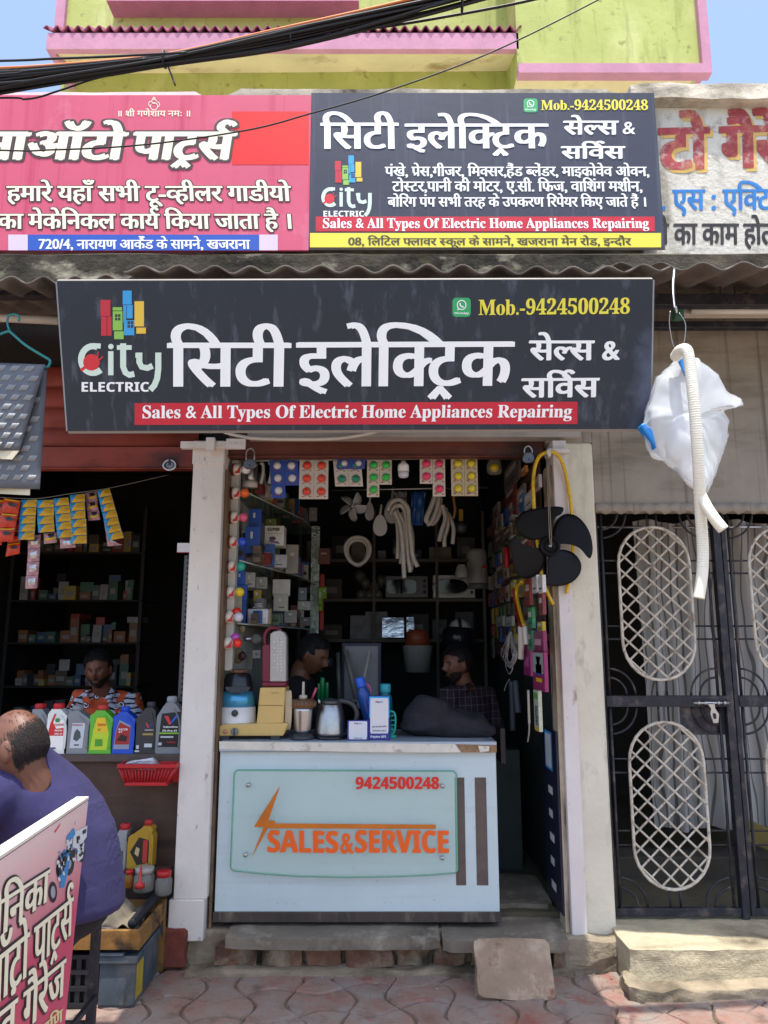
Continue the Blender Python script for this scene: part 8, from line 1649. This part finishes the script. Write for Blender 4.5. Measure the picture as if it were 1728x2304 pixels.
# man in purple shirt from behind, seated on the stool
hB = PY((40, 1682), -1.56)
mB = M('purple_tshirt', '#322f56', .95, var=.08, vs=30, bump=.12, bs=160)
nB = Vector((-1.235, -1.49, 1.17))
tB, HB = person('balding man in a purple T-shirt seated with his back to the street', hB, R(-98), R(14), R(0), 1.08, Vector((-1.185, -1.42, 1.01)), Vector((-1.145, -1.36, .82)), ((-1.30, -1.585, 1.13), (-1.30, -1.24, 1.10)), ((-1.50, -1.72, .90), (-1.47, -1.19, .92)), (nB + Vector((-.47, -.20, -.20)), nB + Vector((-.45, .2, -.25))), m_skin2, mB, 'tshirt', hair='strands', glasses=True, torso_w=.155, torso_d=.11, wrinkle=.004,
    rings_=[(.72, -.935, -1.37, -1.38, .19), (.74, -.925, -1.375, -1.38, .205), (.80, -.932, -1.37, -1.385, .205), (.90, -.948, -1.39, -1.39, .205), (1.0, -.975, -1.42, -1.395, .21), (1.08, -1.022, -1.44, -1.40, .222), (1.15, -1.085, -1.455, -1.41, .222), (1.20, -1.135, -1.45, -1.42, .19), (1.235, -1.165, -1.43, -1.43, .135), (1.262, -1.182, -1.42, -1.46, .115), (1.29, -1.196, -1.40, -1.48, .09), (1.312, -1.21, -1.38, -1.50, .078)],
    sleeves=[([(-1.25, -1.50, 1.17), (-1.30, -1.585, 1.15), (-1.42, -1.68, 1.03), (-1.50, -1.72, .92)], [.095, .098, .094, .09]), ([(-1.25, -1.32, 1.16), (-1.30, -1.24, 1.12), (-1.44, -1.195, .96)], [.085, .088, .082])],
    legs=[((-1.24, -1.42, .70), (-1.66, -1.46, .64), (-1.62, -1.46, .10)), ((-1.24, -1.20, .70), (-1.66, -1.16, .64), (-1.64, -1.16, .10))], lap=M('black_trousers', '#1e1e24', .9), hemz=0.645)
# man looking down by the emergency lamp
hC = PY(k2(915, 425), .80); sC = hC + Vector((-.085, .02, -.19))
person('man in a black shirt looking down behind the emergency lamp', hC, R(72), R(24), 0, 1.08, sC + Vector((0, .0, -.16)), sC + Vector((0, 0, -.42)), (sC + Vector((-.02, -.16, -.01)), sC + Vector((.02, .16, -.01))), (sC + Vector((.0, -.2, -.3)), sC + Vector((0, .2, -.3))), (sC + Vector((.2, -.12, -.36)), sC + Vector((.2, .12, -.36))), m_skin3, M('black_shirt', '#141418', .9), 'shirt', torso_w=.18, beard=0)
# bearded man looking left
hD = PY(k3(560, 445), .85); sD = hD + Vector((.06, .03, -.19))
mD = M('dark_plaid_shirt', '#2a2028', .9); n_ = mD.node_tree.nodes; l_ = mD.node_tree.links; tc_ = n_.new('ShaderNodeTexCoord'); br = n_.new('ShaderNodeTexBrick'); br.offset = 0; br.inputs['Scale'].default_value = 1; br.inputs['Brick Width'].default_value = .04; br.inputs['Row Height'].default_value = .05; br.inputs['Mortar Size'].default_value = .0022
mp_ = n_.new('ShaderNodeMapping'); mp_.inputs['Rotation'].default_value = (R(90), 0, 0); l_.new(tc_.outputs['Object'], mp_.inputs[0]); l_.new(mp_.outputs[0], br.inputs[0])
br.inputs['Color1'].default_value = (.02, .013, .02, 1); br.inputs['Color2'].default_value = (.03, .017, .024, 1); br.inputs['Mortar'].default_value = (.11, .08, .1, 1); l_.new(br.outputs[0], n_['Principled BSDF'].inputs['Base Color'])
person('young bearded man in a dark plaid shirt looking left behind the counter', hD, R(-62), R(4), 0, 1.0, sD + Vector((0, .02, -.16)), sD + Vector((.02, .04, -.42)), (sD + Vector((-.13, -.11, -.01)), sD + Vector((.15, .12, -.02))), (sD + Vector((-.12, -.16, -.31)), sD + Vector((.22, .08, -.31))), (sD + Vector((-.3, -.2, -.35)), sD + Vector((.05, -.14, -.38))), m_skin1, mD, 'shirt', beard=1, collar=mD, torso_w=.18)
